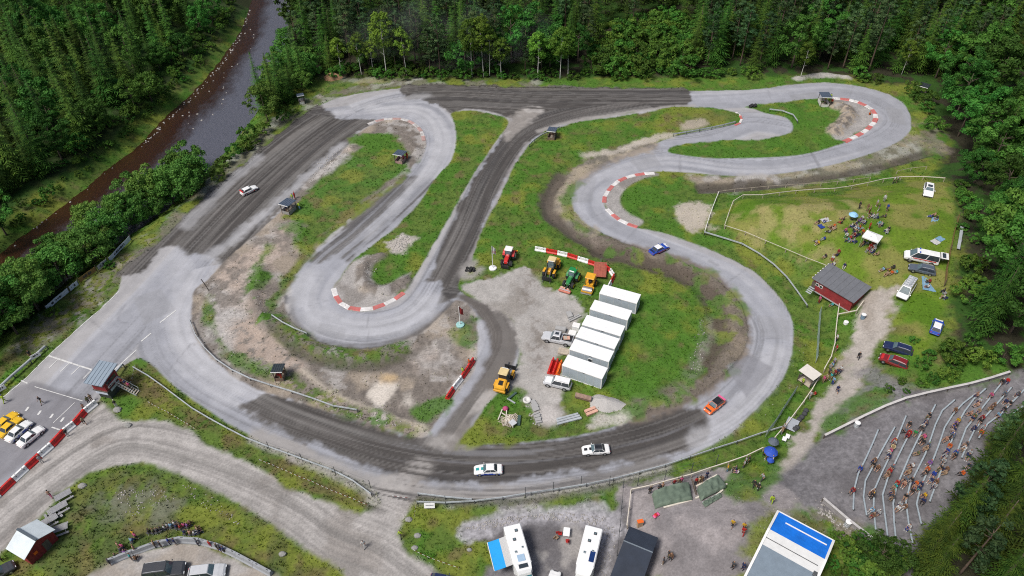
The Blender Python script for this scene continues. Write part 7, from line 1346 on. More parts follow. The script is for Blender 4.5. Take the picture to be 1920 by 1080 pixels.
OTH = [  # x, y, pose, face, top, low, cap, long, label
 (1567, 640, 'stand', 180, 'white', 'navy', 0, 0, 'person in white top leaning on the hillside fence'), (1566, 660, 'stand', 180, 'red', 'charcoal', 0, 0, 'person in red top leaning on the hillside fence'), (1562, 684, 'stand', 190, 'grey', 'blue', 0, 0, 'person in grey top beside the cream shelter fence'), (1560, 690, 'sit', 190, 'lightblue', 'grey', 0, 0, 'person in pale blue top sitting right of the cream shelter'), (1553, 704, 'stand', 200, 'charcoal', 'black', 0, 0, 'person in charcoal top right of the cream shelter'), (1556, 712, 'stand', 200, 'teal', 'tan', 0, 0, 'person in teal top in the group right of the cream shelter'), (1563, 706, 'stand', 210, 'darkred', 'navy', 0, 0, 'person in dark red top in the group right of the cream shelter'), (1568, 704, 'stand', 210, 'navy', 'black', 0, 0, 'person in navy top in the group right of the cream shelter'), (1574, 699, 'stand', 220, 'white', 'navy', 0, 0, 'person in white top in the group right of the cream shelter'), (1547, 716, 'stand', 200, 'tan', 'brown', 0, 0, 'person in tan top in the group right of the cream shelter'), (1542, 718, 'stand', 200, 'pink', 'tan', 0, 0, 'person in pink top in the group right of the cream shelter'), (1560, 721, 'stand', 200, 'lightblue', 'blue', 0, 0, 'person in bright pale blue top at the path edge'), (1608, 673, 'walk', 250, 'black', 'black', 0, 1, 'person in black walking down the gravel path'), (1568, 737, 'walk', 70, 'navy', 'navy', 0, 0, 'person in navy walking up the gravel path'), (1527, 741, 'ground', 180, 'red', 'tan', 0, 0, 'person in red top sitting in the grass below the cream shelter'), (1517, 748, 'stand', 180, 'silver', 'grey', 0, 0, 'person in silver grey top leaning on the fence below the cream shelter'), (1528, 712, 'stand', 180, 'lime', 'navy', 0, 1, 'marshal in yellow-green vest under the cream shelter'), (1515, 712, 'stand', 200, 'brown', 'grey', 0, 0, 'person in brown top under the cream shelter'), (1503, 722, 'stand', 180, 'lime', 'olive', 'white', 1, 'marshal in yellow-green vest and white cap left of the cream shelter'),
 (1468, 808, 'stand', 190, 'silver', 'brown', 0, 0, 'person in silver top at the lower fence corner'), (1464, 815, 'stand', 190, 'tan', 'grey', 0, 0, 'person in tan top at the lower fence corner'), (1431, 855, 'stand', 180, 'tan', 'black', 0, 0, 'person in tan top beside the blue umbrella'), (1435, 862, 'stand', 170, 'black', 'navy', 0, 0, 'person in black under the blue umbrella'), (1446, 868, 'stand', 170, 'white', 'blue', 0, 0, 'person in white top under the blue umbrella'), (1397, 870, 'stand', 160, 'grey', 'black', 0, 0, 'person in grey top at the yard fence near the umbrellas'), (1403, 868, 'stand', 160, 'black', 'black', 0, 0, 'person in black at the yard fence near the umbrellas'), (1394, 876, 'stand', 160, 'silver', 'charcoal', 0, 0, 'person in silver top at the yard fence near the umbrellas'), (1363, 884, 'stand', 160, 'yellow', 'lightblue', 0, 0, 'person in yellow top and pale trousers at the yard fence'), (1383, 888, 'ground', 160, 'white', 'purple', 0, 0, 'person in white top crouching near the yard fence'), (1380, 884, 'sit', 160, 'navy', 'black', 0, 0, 'person in navy top crouching near the yard fence'), (1428, 902, 'walk', 200, 'silver', 'charcoal', 0, 0, 'person in silver top walking at the grass edge'), (1412, 914, 'walk', 220, 'black', 'black', 0, 1, 'person in black walking towards the tarpaulins'), (1420, 919, 'walk', 230, 'black', 'black', 'white', 0, 'person in black with white cap walking towards the tarpaulins'), (1445, 943, 'walk', 250, 'lime', 'lime', 'black', 1, 'person in yellow-green suit walking past the blue roofed hall'), (1372, 988, 'walk', 230, 'yellow', 'black', 0, 0, 'person in yellow vest and black trousers on the yard gravel'), (1393, 993, 'walk', 230, 'yellow', 'darkred', 0, 0, 'person in yellow vest and dark red trousers on the yard gravel'), (1392, 1003, 'walk', 60, 'red', 'red', 0, 1, 'person in red suit beside the yellow vests'), (1373, 1066, 'stand', 200, 'charcoal', 'black', 0, 1, 'person in charcoal jacket at the bottom of the yard'), (1392, 1068, 'stand', 200, 'navy', 'navy', 0, 1, 'person in navy jacket at the bottom of the yard'), (1404, 1080, 'stand', 180, 'black', 'grey', 0, 0, 'person in black cut by the bottom edge near the hall'), (1253, 1045, 'stand', 180, 'black', 'olive', 0, 1, 'person in black jacket right of the black roofed shed'), (1243, 1058, 'stand', 150, 'charcoal', 'tan', 0, 0, 'person in charcoal top right of the black roofed shed'), (1257, 1050, 'stand', 230, 'brown', 'black', 0, 0, 'person in brown top right of the black roofed shed'),
 (1218, 926, 'stand', 100, 'black', 'black', 0, 1, 'person in black at the left end of the left tarpaulin'), (1312, 905, 'stand', 100, 'black', 'black', 0, 1, 'person in black between the two tarpaulins'), (1324, 897, 'stand', 100, 'navy', 'navy', 0, 0, 'person in navy top at the fence behind the right tarpaulin'), (1235, 921, 'stand', 100, 'charcoal', 'black', 0, 0, 'person with charcoal top behind the left tarpaulin, leftmost'), (1241, 919, 'stand', 100, 'skin', 'black', 0, 0, 'bare-chested person behind the left tarpaulin'), (1263, 912, 'stand', 100, 'darkred', 'black', 0, 0, 'person in dark red top behind the left tarpaulin'), (1270, 910, 'stand', 100, 'tan', 'grey', 0, 0, 'person in tan top behind the left tarpaulin'), (1276, 908, 'stand', 100, 'pink', 'tan', 0, 0, 'person in pink top behind the left tarpaulin'), (1304, 909, 'stand', 100, 'red', 'black', 0, 0, 'person in red top behind the right tarpaulin'), (1309, 908, 'stand', 100, 'cream', 'tan', 0, 0, 'person in cream top behind the right tarpaulin'), (1315, 906, 'stand', 100, 'brown', 'tan', 0, 0, 'person in brown top behind the right tarpaulin'),
 (683, 1026, 'walk', 270, 'white', 'white', 0, 0, 'person in white walking on the gravel road'), (752, 1007, 'walk', 260, 'lime', 'black', 0, 1, 'marshal in yellow-green jacket at the gravel road edge'), (97, 933, 'walk', 120, 'skin', 'pink', 0, 0, 'bare-chested person walking beside the picnic tables'), (5, 1052, 'stand', 40, 'charcoal', 'black', 'white', 0, 'person in charcoal top left of the red shed'), (80, 757, 'walk', 250, 'black', 'olive', 0, 0, 'person in black standing on the start grid'), (10, 755, 'walk', 60, 'lime', 'lime', 'blue', 1, 'person in yellow-green jacket and blue cap at the start grid edge'), (219, 763, 'stand', 120, 'black', 'white', 'white', 0, 'person in black and white below the tower'), (160, 796, 'walk', 140, 'tan', 'black', 0, 0, 'person in tan top and black trousers beside the barriers'), (128, 818, 'stand', 140, 'black', 'white', 0, 1, 'person in black top leaning on the barriers'), (80, 868, 'stand', 140, 'silver', 'white', 0, 0, 'person in silver top behind the barriers'), (168, 757, 'stand', 140, 'olive', 'black', 0, 1, 'person in olive jacket beside the tower and first barrier'), (173, 752, 'stand', 140, 'tan', 'brown', 0, 0, 'person in tan top beside the tower and first barrier'), (160, 770, 'stand', 140, 'skin', 'black', 0, 0, 'bare-chested person behind the first barrier'), (59, 670, 'stand', 300, 'black', 'brown', 0, 0, 'person in black behind the left start rail'),
 (553, 372, 'stand', 60, 'red', 'red', 'red', 1, 'marshal in red beside the left straight hut'), (549, 376, 'stand', 60, 'lime', 'grey', 0, 1, 'marshal in yellow-green vest behind the left straight hut'), (562, 393, 'stand', 60, 'lime', 'lightblue', 0, 1, 'marshal in yellow-green vest right of the left straight hut'), (538, 398, 'stand', 60, 'navy', 'tan', 0, 0, 'person in navy top inside the left straight hut'), (764, 300, 'stand', 60, 'red', 'orange', 0, 1, 'marshal in red and orange beside the upper left bend hut'), (757, 302, 'stand', 60, 'pink', 'darkred', 0, 0, 'person in pink top beside the upper left bend hut'), (1556, 188, 'stand', 60, 'lime', 'black', 0, 1, 'marshal in yellow-green vest beside the far right bend hut'), (1557, 201, 'stand', 60, 'red', 'black', 0, 1, 'marshal in red beside the far right bend hut'), (1546, 194, 'stand', 60, 'yellow', 'grey', 0, 0, 'person in yellow top inside the far right bend hut'), (1630, 216, 'ground', 60, 'orange', 'black', 0, 1, 'marshal in orange crouching by the far right kerb'), (529, 712, 'stand', 260, 'red', 'orange', 0, 1, 'marshal in red and orange in front of the infield hut'), (525, 711, 'stand', 260, 'darkred', 'tan', 0, 1, 'marshal in dark red beside the infield hut'), (868, 702, 'stand', 40, 'lime', 'tan', 0, 1, 'marshal in yellow-green vest behind the infield road barriers'), (880, 686, 'stand', 40, 'orange', 'tan', 0, 1, 'marshal in orange behind the infield road barriers'), (1721, 176, 'stand', 240, 'white', 'black', 0, 0, 'person in white top at the low dark hut'), (1728, 176, 'stand', 240, 'cream', 'grey', 0, 0, 'person in cream top at the low dark hut'),
 (1535, 568, 'stand', 200, 'pink', 'darkred', 0, 0, 'person in pink top by the red cabin steps'), (1560, 573, 'ground', 200, 'teal', 'teal', 0, 0, 'person in teal crouching at the red cabin wall')]
for n, (x, y, pose, face, top, low, cap, lg, lab) in enumerate(OTH): person(x, y, pose, face, top, low, lab, HAIRS[n % 5], long=bool(lg), cap=cap or None, shorts=(n % 3 == 1 and not lg))
LOWP = [(226, 1030, 'stand', 'skin', 'black'), (234, 1032, 'stand', 'pink', 'navy'), (228, 1037, 'sit', 'charcoal', 'grey'), (236, 1042, 'sit', 'purple', 'tan'), (249, 1019, 'sit', 'lightblue', 'blue'), (258, 1012, 'stand', 'pink', 'black'), (255, 1008, 'stand', 'yellow', 'black'), (255, 1035, 'stand', 'skin', 'tan'), (218, 1048, 'sit', 'black', 'black'), (208, 1060, 'stand', 'charcoal', 'black'), (248, 1050, 'stand', 'teal', 'brown'), (256, 1052, 'sit', 'brown', 'black'), (292, 1026, 'stand', 'tan', 'black'), (304, 1028, 'stand', 'black', 'charcoal'), (319, 1021, 'stand', 'blue', 'navy'), (330, 1022, 'stand', 'navy', 'silver'), (372, 1023, 'stand', 'steel', 'navy'), (396, 1026, 'stand', 'red', 'pink'), (409, 1031, 'stand', 'black', 'tan'), (414, 1034, 'stand', 'charcoal', 'blue'), (421, 1036, 'stand', 'navy', 'black'),
 (280, 1001, 'sit', 'black', 'black'), (288, 1001, 'sit', 'olive', 'black'), (295, 1000, 'sit', 'charcoal', 'navy'), (302, 998, 'sit', 'black', 'grey'), (309, 994, 'sit', 'white', 'charcoal'), (315, 991, 'sit', 'silver', 'grey'), (322, 991, 'sit', 'lightblue', 'silver'), (328, 987, 'sit', 'white', 'grey'), (332, 993, 'sit', 'navy', 'black'), (339, 994, 'sit', 'darkred', 'tan'), (346, 990, 'sit', 'pink', 'black'), (352, 990, 'sit', 'purple', 'brown'), (357, 986, 'sit', 'brown', 'black'), (347, 1003, 'sit', 'navy', 'grey'), (357, 1004, 'sit', 'skin', 'tan'), (365, 1004, 'sit', 'white', 'blue'), (370, 996, 'sit', 'tan', 'brown'), (373, 1002, 'sit', 'charcoal', 'navy')]
for n, (x, y, pose, top, low) in enumerate(LOWP):
    who = 'bare-chested person' if top == 'skin' else f'person in {cname(top)} top'; face = 60+random.uniform(-30, 30)
    where = 'standing at the concrete barriers' if pose == 'stand' else ('sitting on the weedy bank above the barriers' if n > 20 else 'sitting beside the barrier end')
    person(x, y, pose, face, top, low, f'{who} and {cname(low)} '+('shorts' if n % 2 else 'trousers')+f' {where}', HAIRS[n % 5], shorts=bool(n % 2), long=(n % 3 == 0), group='spectators at the concrete barriers')
    if pose == 'sit':
        c = G(x, y); t = thing('camping_stool', f'low stool under person in {cname(top)} top and {cname(low)} '+('shorts ' if n % 2 else 'trousers ')+('beside the barrier end' if n < 21 else 'on the weedy bank'), 'stool', c, math.radians(face)); MB().box((-.05, 0, .40), (.42, .42, .05), bev=.02).build('seat', cloth_m('charcoal'), t)
        for q in (-.17, .17): MB().bar((-.22, q, 0), (.14, q, .4), .03, .03).build('leg', GALV, t); MB().bar((.14, q, 0), (-.22, q, .4), .03, .03).build('leg', GALV, t)
# people on the tower stair
for k, (top, low) in enumerate([('darkred', 'black'), ('navy', 'tan'), ('pink', 'black')]):
    R = Matrix.Rotation(TOWER.rotation_euler.z, 3, 'Z'); st_ = 2+k*1.6; s_ = TW_SG; p = Vector(TOWER.location)+R @ Vector((.6, s_*(TW_W*.55+.3+st_*.32), 2.0-st_*.23+.03))
    person(0, 0, 'stand', math.degrees(TOWER.rotation_euler.z)+180, top, low, ['person in dark red top at the top of the tower stair', 'person in navy top halfway down the tower stair', 'person in pink top lowest on the tower stair'][k], HAIRS[k], at=p)
# ------------------------------------------------------------------ vegetation
def leaf_mat(name, col, col2, rough=.7, obj_var=.42, scale=.9):
    m = bpy.data.materials.new(name); m.use_nodes = True; nt = m.node_tree; b = nt.nodes['Principled BSDF']
    b.inputs['Roughness'].default_value = rough; b.inputs['Specular IOR Level'].default_value = .2
    oi = nt.nodes.new('ShaderNodeObjectInfo'); tc = nt.nodes.new('ShaderNodeTexCoord'); n = nt.nodes.new('ShaderNodeTexNoise')
    n.inputs['Scale'].default_value = scale; n.inputs['Detail'].default_value = 4; nt.links.new(tc.outputs['Object'], n.inputs['Vector'])
    r = nt.nodes.new('ShaderNodeMapRange'); r.inputs[1].default_value = .35; r.inputs[2].default_value = .65; nt.links.new(n.outputs[0], r.inputs[0])
    mx = nt.nodes.new('ShaderNodeMix'); mx.data_type = 'RGBA'; mx.inputs[6].default_value = (*col, 1); mx.inputs[7].default_value = (*col2, 1)
    nt.links.new(r.outputs[0], mx.inputs[0])
    hs = nt.nodes.new('ShaderNodeHueSaturation'); nt.links.new(mx.outputs[2], hs.inputs['Color'])
    v = nt.nodes.new('ShaderNodeMapRange'); v.inputs[3].default_value = 1-obj_var; v.inputs[4].default_value = 1+obj_var; nt.links.new(oi.outputs['Random'], v.inputs[0]); nt.links.new(v.outputs[0], hs.inputs['Value'])
    ml = nt.nodes.new('ShaderNodeMath'); ml.operation = 'MULTIPLY'; ml.inputs[1].default_value = 7.13; nt.links.new(oi.outputs['Random'], ml.inputs[0])
    fr = nt.nodes.new('ShaderNodeMath'); fr.operation = 'FRACT'; nt.links.new(ml.outputs[0], fr.inputs[0])
    h = nt.nodes.new('ShaderNodeMapRange'); h.inputs[3].default_value = .475; h.inputs[4].default_value = .525; nt.links.new(fr.outputs[0], h.inputs[0]); nt.links.new(h.outputs[0], hs.inputs['Hue'])
    nt.links.new(hs.outputs[0], b.inputs['Base Color'])
    tr = nt.nodes.new('ShaderNodeBsdfTranslucent'); nt.links.new(hs.outputs[0], tr.inputs[0])
    ms = nt.nodes.new('ShaderNodeMixShader'); ms.inputs[0].default_value = .22
    out = nt.nodes['Material Output']; nt.links.new(b.outputs[0], ms.inputs[1]); nt.links.new(tr.outputs[0], ms.inputs[2]); nt.links.new(ms.outputs[0], out.inputs[0])
    return m
L_SPRUCE = leaf_mat('spruce_needles', (.031, .090, .014), (.092, .185, .026))
L_OLD = leaf_mat('old_spruce_needles', (0.023, 0.057, 0.008), (0.069, 0.109, 0.011), obj_var=.3)
L_PINE = leaf_mat('pine_needles', (0.036, 0.084, 0.031), (0.084, 0.140, 0.048))
L_BIRCH = leaf_mat('birch_leaves', (0.078, 0.176, 0.023), (0.143, 0.260, 0.029))
L_BROAD = leaf_mat('broad_leaves', (.034, .112, .016), (.080, .200, .030))
L_ALDER = leaf_mat('alder_leaves', (0.065, 0.169, 0.029), (0.130, 0.260, 0.044), obj_var=.2)
L_SHRUB = leaf_mat('shrub_leaves', (0.042, 0.120, 0.017), (0.102, 0.198, 0.026), obj_var=.4)
BARK = mat('bark', (.10, .075, .055), .9, var=.3, scale=3); BARK_W = mat('birch_bark', (.62, .60, .55), .8, var=.25, scale=4); BARK_P = mat('pine_bark', (.11, .075, .055), .9, var=.3, scale=3)

def spruce_crown(Hh, R, seed, step=.78, nb=10, seg=4, fw=1.):
    r = random.Random(seed); V = []; F = []
    z = Hh*.05; asym = r.uniform(0, 6.28)
    while z < Hh*.985:
        t = z/Hh; rad = R*(1-t)**.85*(1 if t > .12 else .8)+.12
        k = max(5, int(nb*(1-t*.4))); tier = r.uniform(.82, 1.12)
        a0 = r.random()*6.28
        for i in range(k):
            a = a0+6.283*i/k+r.uniform(-.28, .28); L = rad*tier*r.uniform(.6, 1.12)*(1+.12*math.cos(a-asym)); zz = z+r.uniform(-.28, .28)*step
            dx, dy = math.cos(a), math.sin(a); w = (.30*L+.16)*fw; dr = r.uniform(.10, .30)
            P = []
            for q in range(seg+1):
                u = q/seg; P.append((dx*L*u, dy*L*u, zz-dr*L*u**1.1+.10*L*u**3))
            for q in range(seg):
                u = (q+.5)/seg; ww = w*(1.15-u*.85)*r.uniform(.75, 1.25)
                p0, p1 = P[q], P[q+1]
                for s in (-1, 1):
                    b = len(V); e = .9
                    tip = (lerp(p0[0], p1[0], e)-s*dy*ww+dx*ww*.55, lerp(p0[1], p1[1], e)+s*dx*ww+dy*ww*.55, lerp(p0[2], p1[2], e)-ww*r.uniform(.05, .4))
                    V += [(p0[0], p0[1], p0[2]+.05), (lerp(p0[0], p1[0], .62), lerp(p0[1], p1[1], .62), lerp(p0[2], p1[2], .62)+.03), tip]; F.append((b, b+1, b+2) if s > 0 else (b+1, b, b+2))
        z += step*(1-.45*t)*r.uniform(.85, 1.15)
    b = len(V)
    for i in range(4):
        a = i*1.57; V += [(0, 0, Hh), (.16*math.cos(a), .16*math.sin(a), Hh*.955), (.16*math.cos(a+1.57), .16*math.sin(a+1.57), Hh*.955)]; F.append((b+i*3, b+i*3+1, b+i*3+2))
    return np.array(V), np.array(F)
def leaf_clumps(centres, rads, per, size, seed, flat_=1.0):
    """clouds of leaf-sized quads round the given centres"""
    g = np.random.default_rng(seed); c = np.repeat(np.array(centres), per, 0); rr = np.repeat(np.array(rads), per)
    n = len(c); d = g.normal(size=(n, 3)); d /= np.linalg.norm(d, axis=1)[:, None]; d[:, 2] = np.where(d[:, 2] < -.35, -d[:, 2], d[:, 2])
    rad = rr*g.uniform(.55, 1.05, n)
    p = c+d*rad[:, None]*np.array([1, 1, flat_])
    nrm = d+g.normal(size=(n, 3))*.55; nrm /= np.linalg.norm(nrm, axis=1)[:, None]
    t = np.cross(nrm, g.normal(size=(n, 3))); t /= np.linalg.norm(t, axis=1)[:, None]; bt = np.cross(nrm, t)
    s = size*g.uniform(.6, 1.35, n)[:, None]
    V = np.stack([p-t*s, p-bt*s*.62, p+t*s, p+bt*s*.62], 1).reshape(-1, 3); F = np.arange(n*4).reshape(n, 4)
    return V, F
def crown_centres(Hh, R, z0, seed, n, shape='round'):
    r = random.Random(seed); c = []; rd = []
    lob = [(r.uniform(0, 6.28), r.uniform(-.2, .8), r.uniform(.12, .34)) for _ in range(5)]
    for i in range(n):
        a = r.uniform(0, 6.283); u = r.uniform(-.62, 1)
        rr = math.sqrt(max(0, 1-u*u)) if shape == 'round' else (1-max(0, u))**.6*(1+min(0, u)*.8)
        bump_ = 1+sum(q*math.exp(-((math.cos(a-b)-1)**2*2+(u-e)**2*3)) for b, e, q in lob)-.12
        f = r.uniform(.55, 1.0)**.5*bump_
        zc = (Hh+z0)/2; hz = (Hh-z0)/2
        c.append((R*rr*f*math.cos(a), R*rr*f*math.sin(a), zc+hz*u*min(f, 1.02)*.92)); rd.append(R*r.uniform(.15, .40))
    return c, rd
def trunk_mb(Hh, r0, seed, limbs=0, R=2., lean=.02, z0=.35):
    r = random.Random(seed); m = MB(); lx, ly = r.uniform(-lean, lean), r.uniform(-lean, lean)
    m.tube([(lx*Hh*t, ly*Hh*t, Hh*t-(.5 if t == 0 else 0)) for t in (0, .08, .35, .65, .95)], [r0*1.35, r0, r0*.78, r0*.5, r0*.15], 7)
    for i in range(limbs):
        t = r.uniform(z0, .85); a = r.uniform(0, 6.28); L = R*r.uniform(.5, .85)*(1-.4*t); b = Vector((lx*Hh*t, ly*Hh*t, Hh*t))
        m.tube([b, b+Vector((math.cos(a)*L*.5, math.sin(a)*L*.5, L*.22)), b+Vector((math.cos(a)*L, math.sin(a)*L, L*.5))], [r0*.38, r0*.22, r0*.07], 5)
    return m
PROTO = {}
def proto(kind, name, variants):
    """make the meshes of each variant once: list of (trunk mesh, crown mesh)"""
    PROTO[kind] = (name, variants)
def me_np(name, V, F, m):
    o = np_obj(name, V, F, m); me = o.data; bpy.data.objects.remove(o); return me
def me_mb(name, mb, m):
    o = mb.build(name, m, smooth=True); me = o.data; bpy.data.objects.remove(o); return me
proto('spruce', 'spruce_tree', [(me_mb('trunk', trunk_mb(h, .19, s), BARK), me_np('crown', *spruce_crown(h, R, s), L_SPRUCE)) for h, R, s in ((16, 3.5, 1), (13.5, 3.2, 2), (18, 3.4, 3), (11, 3.0, 4), (15, 3.8, 5))])
proto('old', 'spruce_tree', [(me_mb('trunk', trunk_mb(h, .24, s), BARK), me_np('crown', *spruce_crown(h, R, s, .95, 10, 5, .85), L_OLD)) for h, R, s in ((13, 3.4, 71), (11, 3.1, 72), (15, 3.6, 73))])
def pine_crown(h, s):
    r = random.Random(s); c = []; rd = []
    for k in range(46):
        t = r.uniform(.34, 1.0); rr = 2.7*(1-((t-.62)/.42)**2*.75) if t < .97 else .5; a = r.uniform(0, 6.28); q = r.uniform(.25, 1)**.6
        c.append((rr*q*math.cos(a), rr*q*math.sin(a), h*t-.12*rr*q)); rd.append(r.uniform(.55, .95))
    return leaf_clumps(c, rd, 70, .20, s, .55)
proto('pine', 'pine_tree', [(me_mb('trunk', trunk_mb(h, .2, s, 10, 2.4, .02, .4), BARK_P), me_np('crown', *pine_crown(h, s), L_PINE)) for h, s in ((17, 11), (18.5, 12), (15.5, 13))])
def cl(h, R, z0, s, n, per, size, shape='round', fl=.8):
    c, rd = crown_centres(h, R, z0, s, n, shape); return leaf_clumps(c, rd, per, size, s, fl)
proto('birch', 'birch_tree', [(me_mb('trunk', trunk_mb(h*.85, .12, s, 9, 2, .03, .35), BARK_W), me_np('crown', *cl(h, 2.7, h*.30, s, 60, 80, .19, 'cone'), L_BIRCH)) for h, s in ((16.5, 21), (14, 22), (17.5, 23))])
proto('broad', 'broadleaf_tree', [(me_mb('trunk', trunk_mb(h*.8, .2, s, 9, R, .03, .3), BARK), me_np('crown', *cl(h, R, h*.12, s, 44, 130, .20), L_BROAD)) for h, R, s in ((11, 3.4, 31), (9.5, 3.7, 32), (12.5, 3.2, 33), (8, 3.0, 34))])
proto('alder', 'alder_tree', [(me_mb('trunk', trunk_mb(h*.8, .16, s, 9, R, .03, .3), BARK), me_np('crown', *cl(h, R, h*.10, s, 46, 120, .19), L_ALDER)) for h, R, s in ((9, 3.3, 41), (8, 3.5, 42), (10, 3.2, 43))])
proto('shrub', 'shrub', [(me_mb('stems', trunk_mb(h*.7, .07, s, 6, R, .05, .15), BARK), me_np('foliage', *cl(h, R, .1, s, 26, 46, .17), L_SHRUB)) for h, R, s in ((2.4, 1.5, 51), (3.2, 1.7, 52), (1.7, 1.3, 53))])
COUNT = {}
def plant(kind, x, y, sc=1., label='', group='', var=None, rz=None, cat=None):
    name, vs = PROTO[kind]; tm, cm = vs[random.randrange(len(vs)) if var is None else var % len(vs)]
    z = float(HZ(x, y)); e = thing(name, label, cat or name.replace('_', ' '), (x, y, z-.05), random.uniform(0, 6.28) if rz is None else rz, group)
    e.scale = (sc*random.uniform(.92, 1.08), sc*random.uniform(.92, 1.08), sc)
    for me in (tm, cm):
        o = bpy.data.objects.new(me.name.split('.')[0], me); COL.objects.link(o); o.parent = e
    COUNT[kind] = COUNT.get(kind, 0)+1
    return e
def scatter(px, spacing, jit=.42, ymax=1e9, ymin=-1e9):
    """jittered hexagonal spots inside a photo-space outline lying on the terrain"""
    w = WP(px); x0, y0 = w.min(0); x1, y1 = w.max(0); P = []; k = 0; y = y0
    while y < y1:
        x = x0+(k % 2)*spacing/2
        while x < x1: P.append((x+random.uniform(-jit, jit)*spacing, y+random.uniform(-jit, jit)*spacing)); x += spacing
        y += spacing*.866; k += 1
    P = np.array(P); m = (sdf(w, P[:, 0], P[:, 1]) > 0) & (P[:, 1] < ymax) & (P[:, 1] > ymin)
    return P[m]
FAR = []   # trees of the far wood that reads as one mass
LEFT_WOOD = [(-150, -60), (430, -60), (395, 20), (345, 90), (290, 140), (235, 200), (190, 255), (120, 310), (60, 345), (0, 395), (-90, 440), (-300, 300)]
for x, y in scatter(LEFT_WOOD, 5.9, .46):
    if y > 236: FAR.append((x, y, 's' if random.random() < .75 else 'b')); continue
    if random.random() < .14: plant('broad', x, y, random.uniform(.9, 1.4), 'leafy tree standing among the spruces on the far river bank', 'leafy trees across the river'); continue
    plant('spruce', x, y, random.choice((.7, .85, .95, 1.05, 1.15, 1.25))*random.uniform(.92, 1.08), 'dark green spruce in the dense wood on the far bank of the brown river', 'spruces on the far river bank', cat='spruce')
for px, py, s in [(182, 262, .62), (285, 190, .95), (160, 285, .5), (345, 105, .8), (380, 70, .9), (300, 130, .8), (255, 205, .7), (215, 195, .7), (400, 45, .9), (12, 440, .9), (-10, 470, .8)]:
    p = G(px, py); plant('broad', p.x, p.y, s, 'rounded pale green tree in front of the spruces across the river', 'leafy trees across the river')
for x, y in scatter([(458, -40), (440, 5), (420, 80), (350, 160), (290, 215), (240, 265), (190, 305), (110, 370), (40, 425), (0, 455), (0, 405), (90, 350), (180, 280), (250, 215), (330, 120), (400, 60), (415, 0), (430, -40)], 2.8):
    plant('shrub', x, y, random.uniform(.4, .85), 'low green shrub on the grassy far bank of the river', 'shrubs on the far river bank')
for x, y in scatter([(-60, 300), (100, 280), (190, 235), (250, 190), (330, 90), (380, 20), (410, 40), (340, 130), (240, 225), (190, 275), (60, 350), (-60, 420)], 4.2):
    plant('shrub', x, y, random.uniform(.7, 1.4), 'dark bush under the spruces along the far river bank', 'bushes under the far bank spruces')
# grove between the river and the left straight
GROVE = [(376, 318), (384, 342), (355, 370), (300, 407), (250, 434), (215, 464), (170, 504), (120, 547), (85, 577), (40, 617), (-10, 652), (-60, 660), (-30, 600), (77, 521), (168, 456), (257, 392), (310, 350), (344, 324)]
for x, y in scatter(GROVE, 3.9):
    plant('alder', x, y, random.uniform(.72, 1.08), 'leafy green tree in the grove between river and left straight', 'trees of the riverside grove')
for x, y in scatter([(95, 545), (98, 572), (60, 612), (20, 655), (-60, 690), (-60, 600), (20, 570)], 3.9):
    plant('alder', x, y, random.uniform(.95, 1.2), 'leafy green tree at the lower end of the riverside grove', 'trees of the lower riverside grove')
for x, y in scatter([(575, 172), (600, 150), (590, 118), (548, 95), (530, 130), (495, 190), (485, 235), (510, 235), (550, 205)], 3.8):
    plant('alder' if random.random() < .7 else 'spruce', x, y, random.uniform(.6, 1.0), 'dark leafy tree at the river bend behind the left straight', 'trees at the river bend', cat='river bend tree')
for px, py, s in [(468, 262, 1.2), (455, 285, 1.0), (440, 295, 1.), (425, 312, 1.0), (480, 268, .9), (498, 250, 1.1), (412, 335, .8), (530, 225, .9), (545, 215, .8), (470, 280, .7), (100, 590, .8), (205, 500, .7)]:
    p = G(px, py); plant('shrub', p.x, p.y, s, 'green shrub on the bank beside the left straight', 'shrubs beside the left straight')
# wood along the top: pines and spruces with birches in the front row
TOPW = [(555, 120), (600, 136), (700, 141), (830, 142), (960, 140), (1050, 136), (1100, 120), (1140, 60), (1240, 30), (1290, 60), (1300, 130), (1440, 136), (1560, 136), (1640, 138), (1720, 150), (1800, 140), (1990, 100), (1990, -110), (500, -110), (545, 20)]
for x, y in scatter(TOPW, 4.9):
    if y > 214: FAR.append((x, y, 's' if random.random() < .7 else 'b')); continue
    qx = 960+FPX*x/(y*_CT+CAM_H*_ST); k = 'pine' if random.random() < (.5 if qx < 980 else .3) else 'spruce'
    if y < 200 and random.random() < (.45 if 960 < qx < 1160 else .16): plant('broad', x, y, random.uniform(.9, 1.35), 'tall mid green leafy tree among the conifers behind the top straight', 'leafy trees behind the top straight', cat='leafy tree'); continue
    if k == 'pine': plant('pine', x, y, random.uniform(.75, 1.08), 'tall dark pine with a bare trunk in the wood behind the top straight', 'pines behind the top straight', cat='pine')
    else: plant('spruce', x, y, random.uniform(.85, 1.15), 'dark spruce in the wood behind the top straight', 'spruces behind the top straight', cat='spruce')
for px, py, v, s in [(678, 140, 1, .85), (725, 140, 0, 1.1), (763, 143, 2, .8), (885, 144, 0, 1.02), (907, 144, 2, 1.0), (918, 142, 1, 1.), (1008, 148, 1, .95), (1050, 147, 0, .9), (700, 138, 1, .7), (640, 138, 1, .75), (1065, 145, 2, .75), (940, 146, 1, .8), (1500, 148, 1, .7), (1690, 140, 1, .7)]:
    p = G(px, py); plant('birch', p.x, p.y, s, 'birch with bright crown and white trunk fronting the wood behind the top straight', 'birches behind the top straight', var=v, cat='birch')
for x, y in scatter([(1095, 146), (1110, 110), (1150, 60), (1230, 35), (1290, 60), (1300, 100), (1305, 142)], 3.4):
    plant('shrub', x, y, random.uniform(1.1, 2.1), 'bright green bush on the clearing behind the top straight', 'bushes on the clearing')
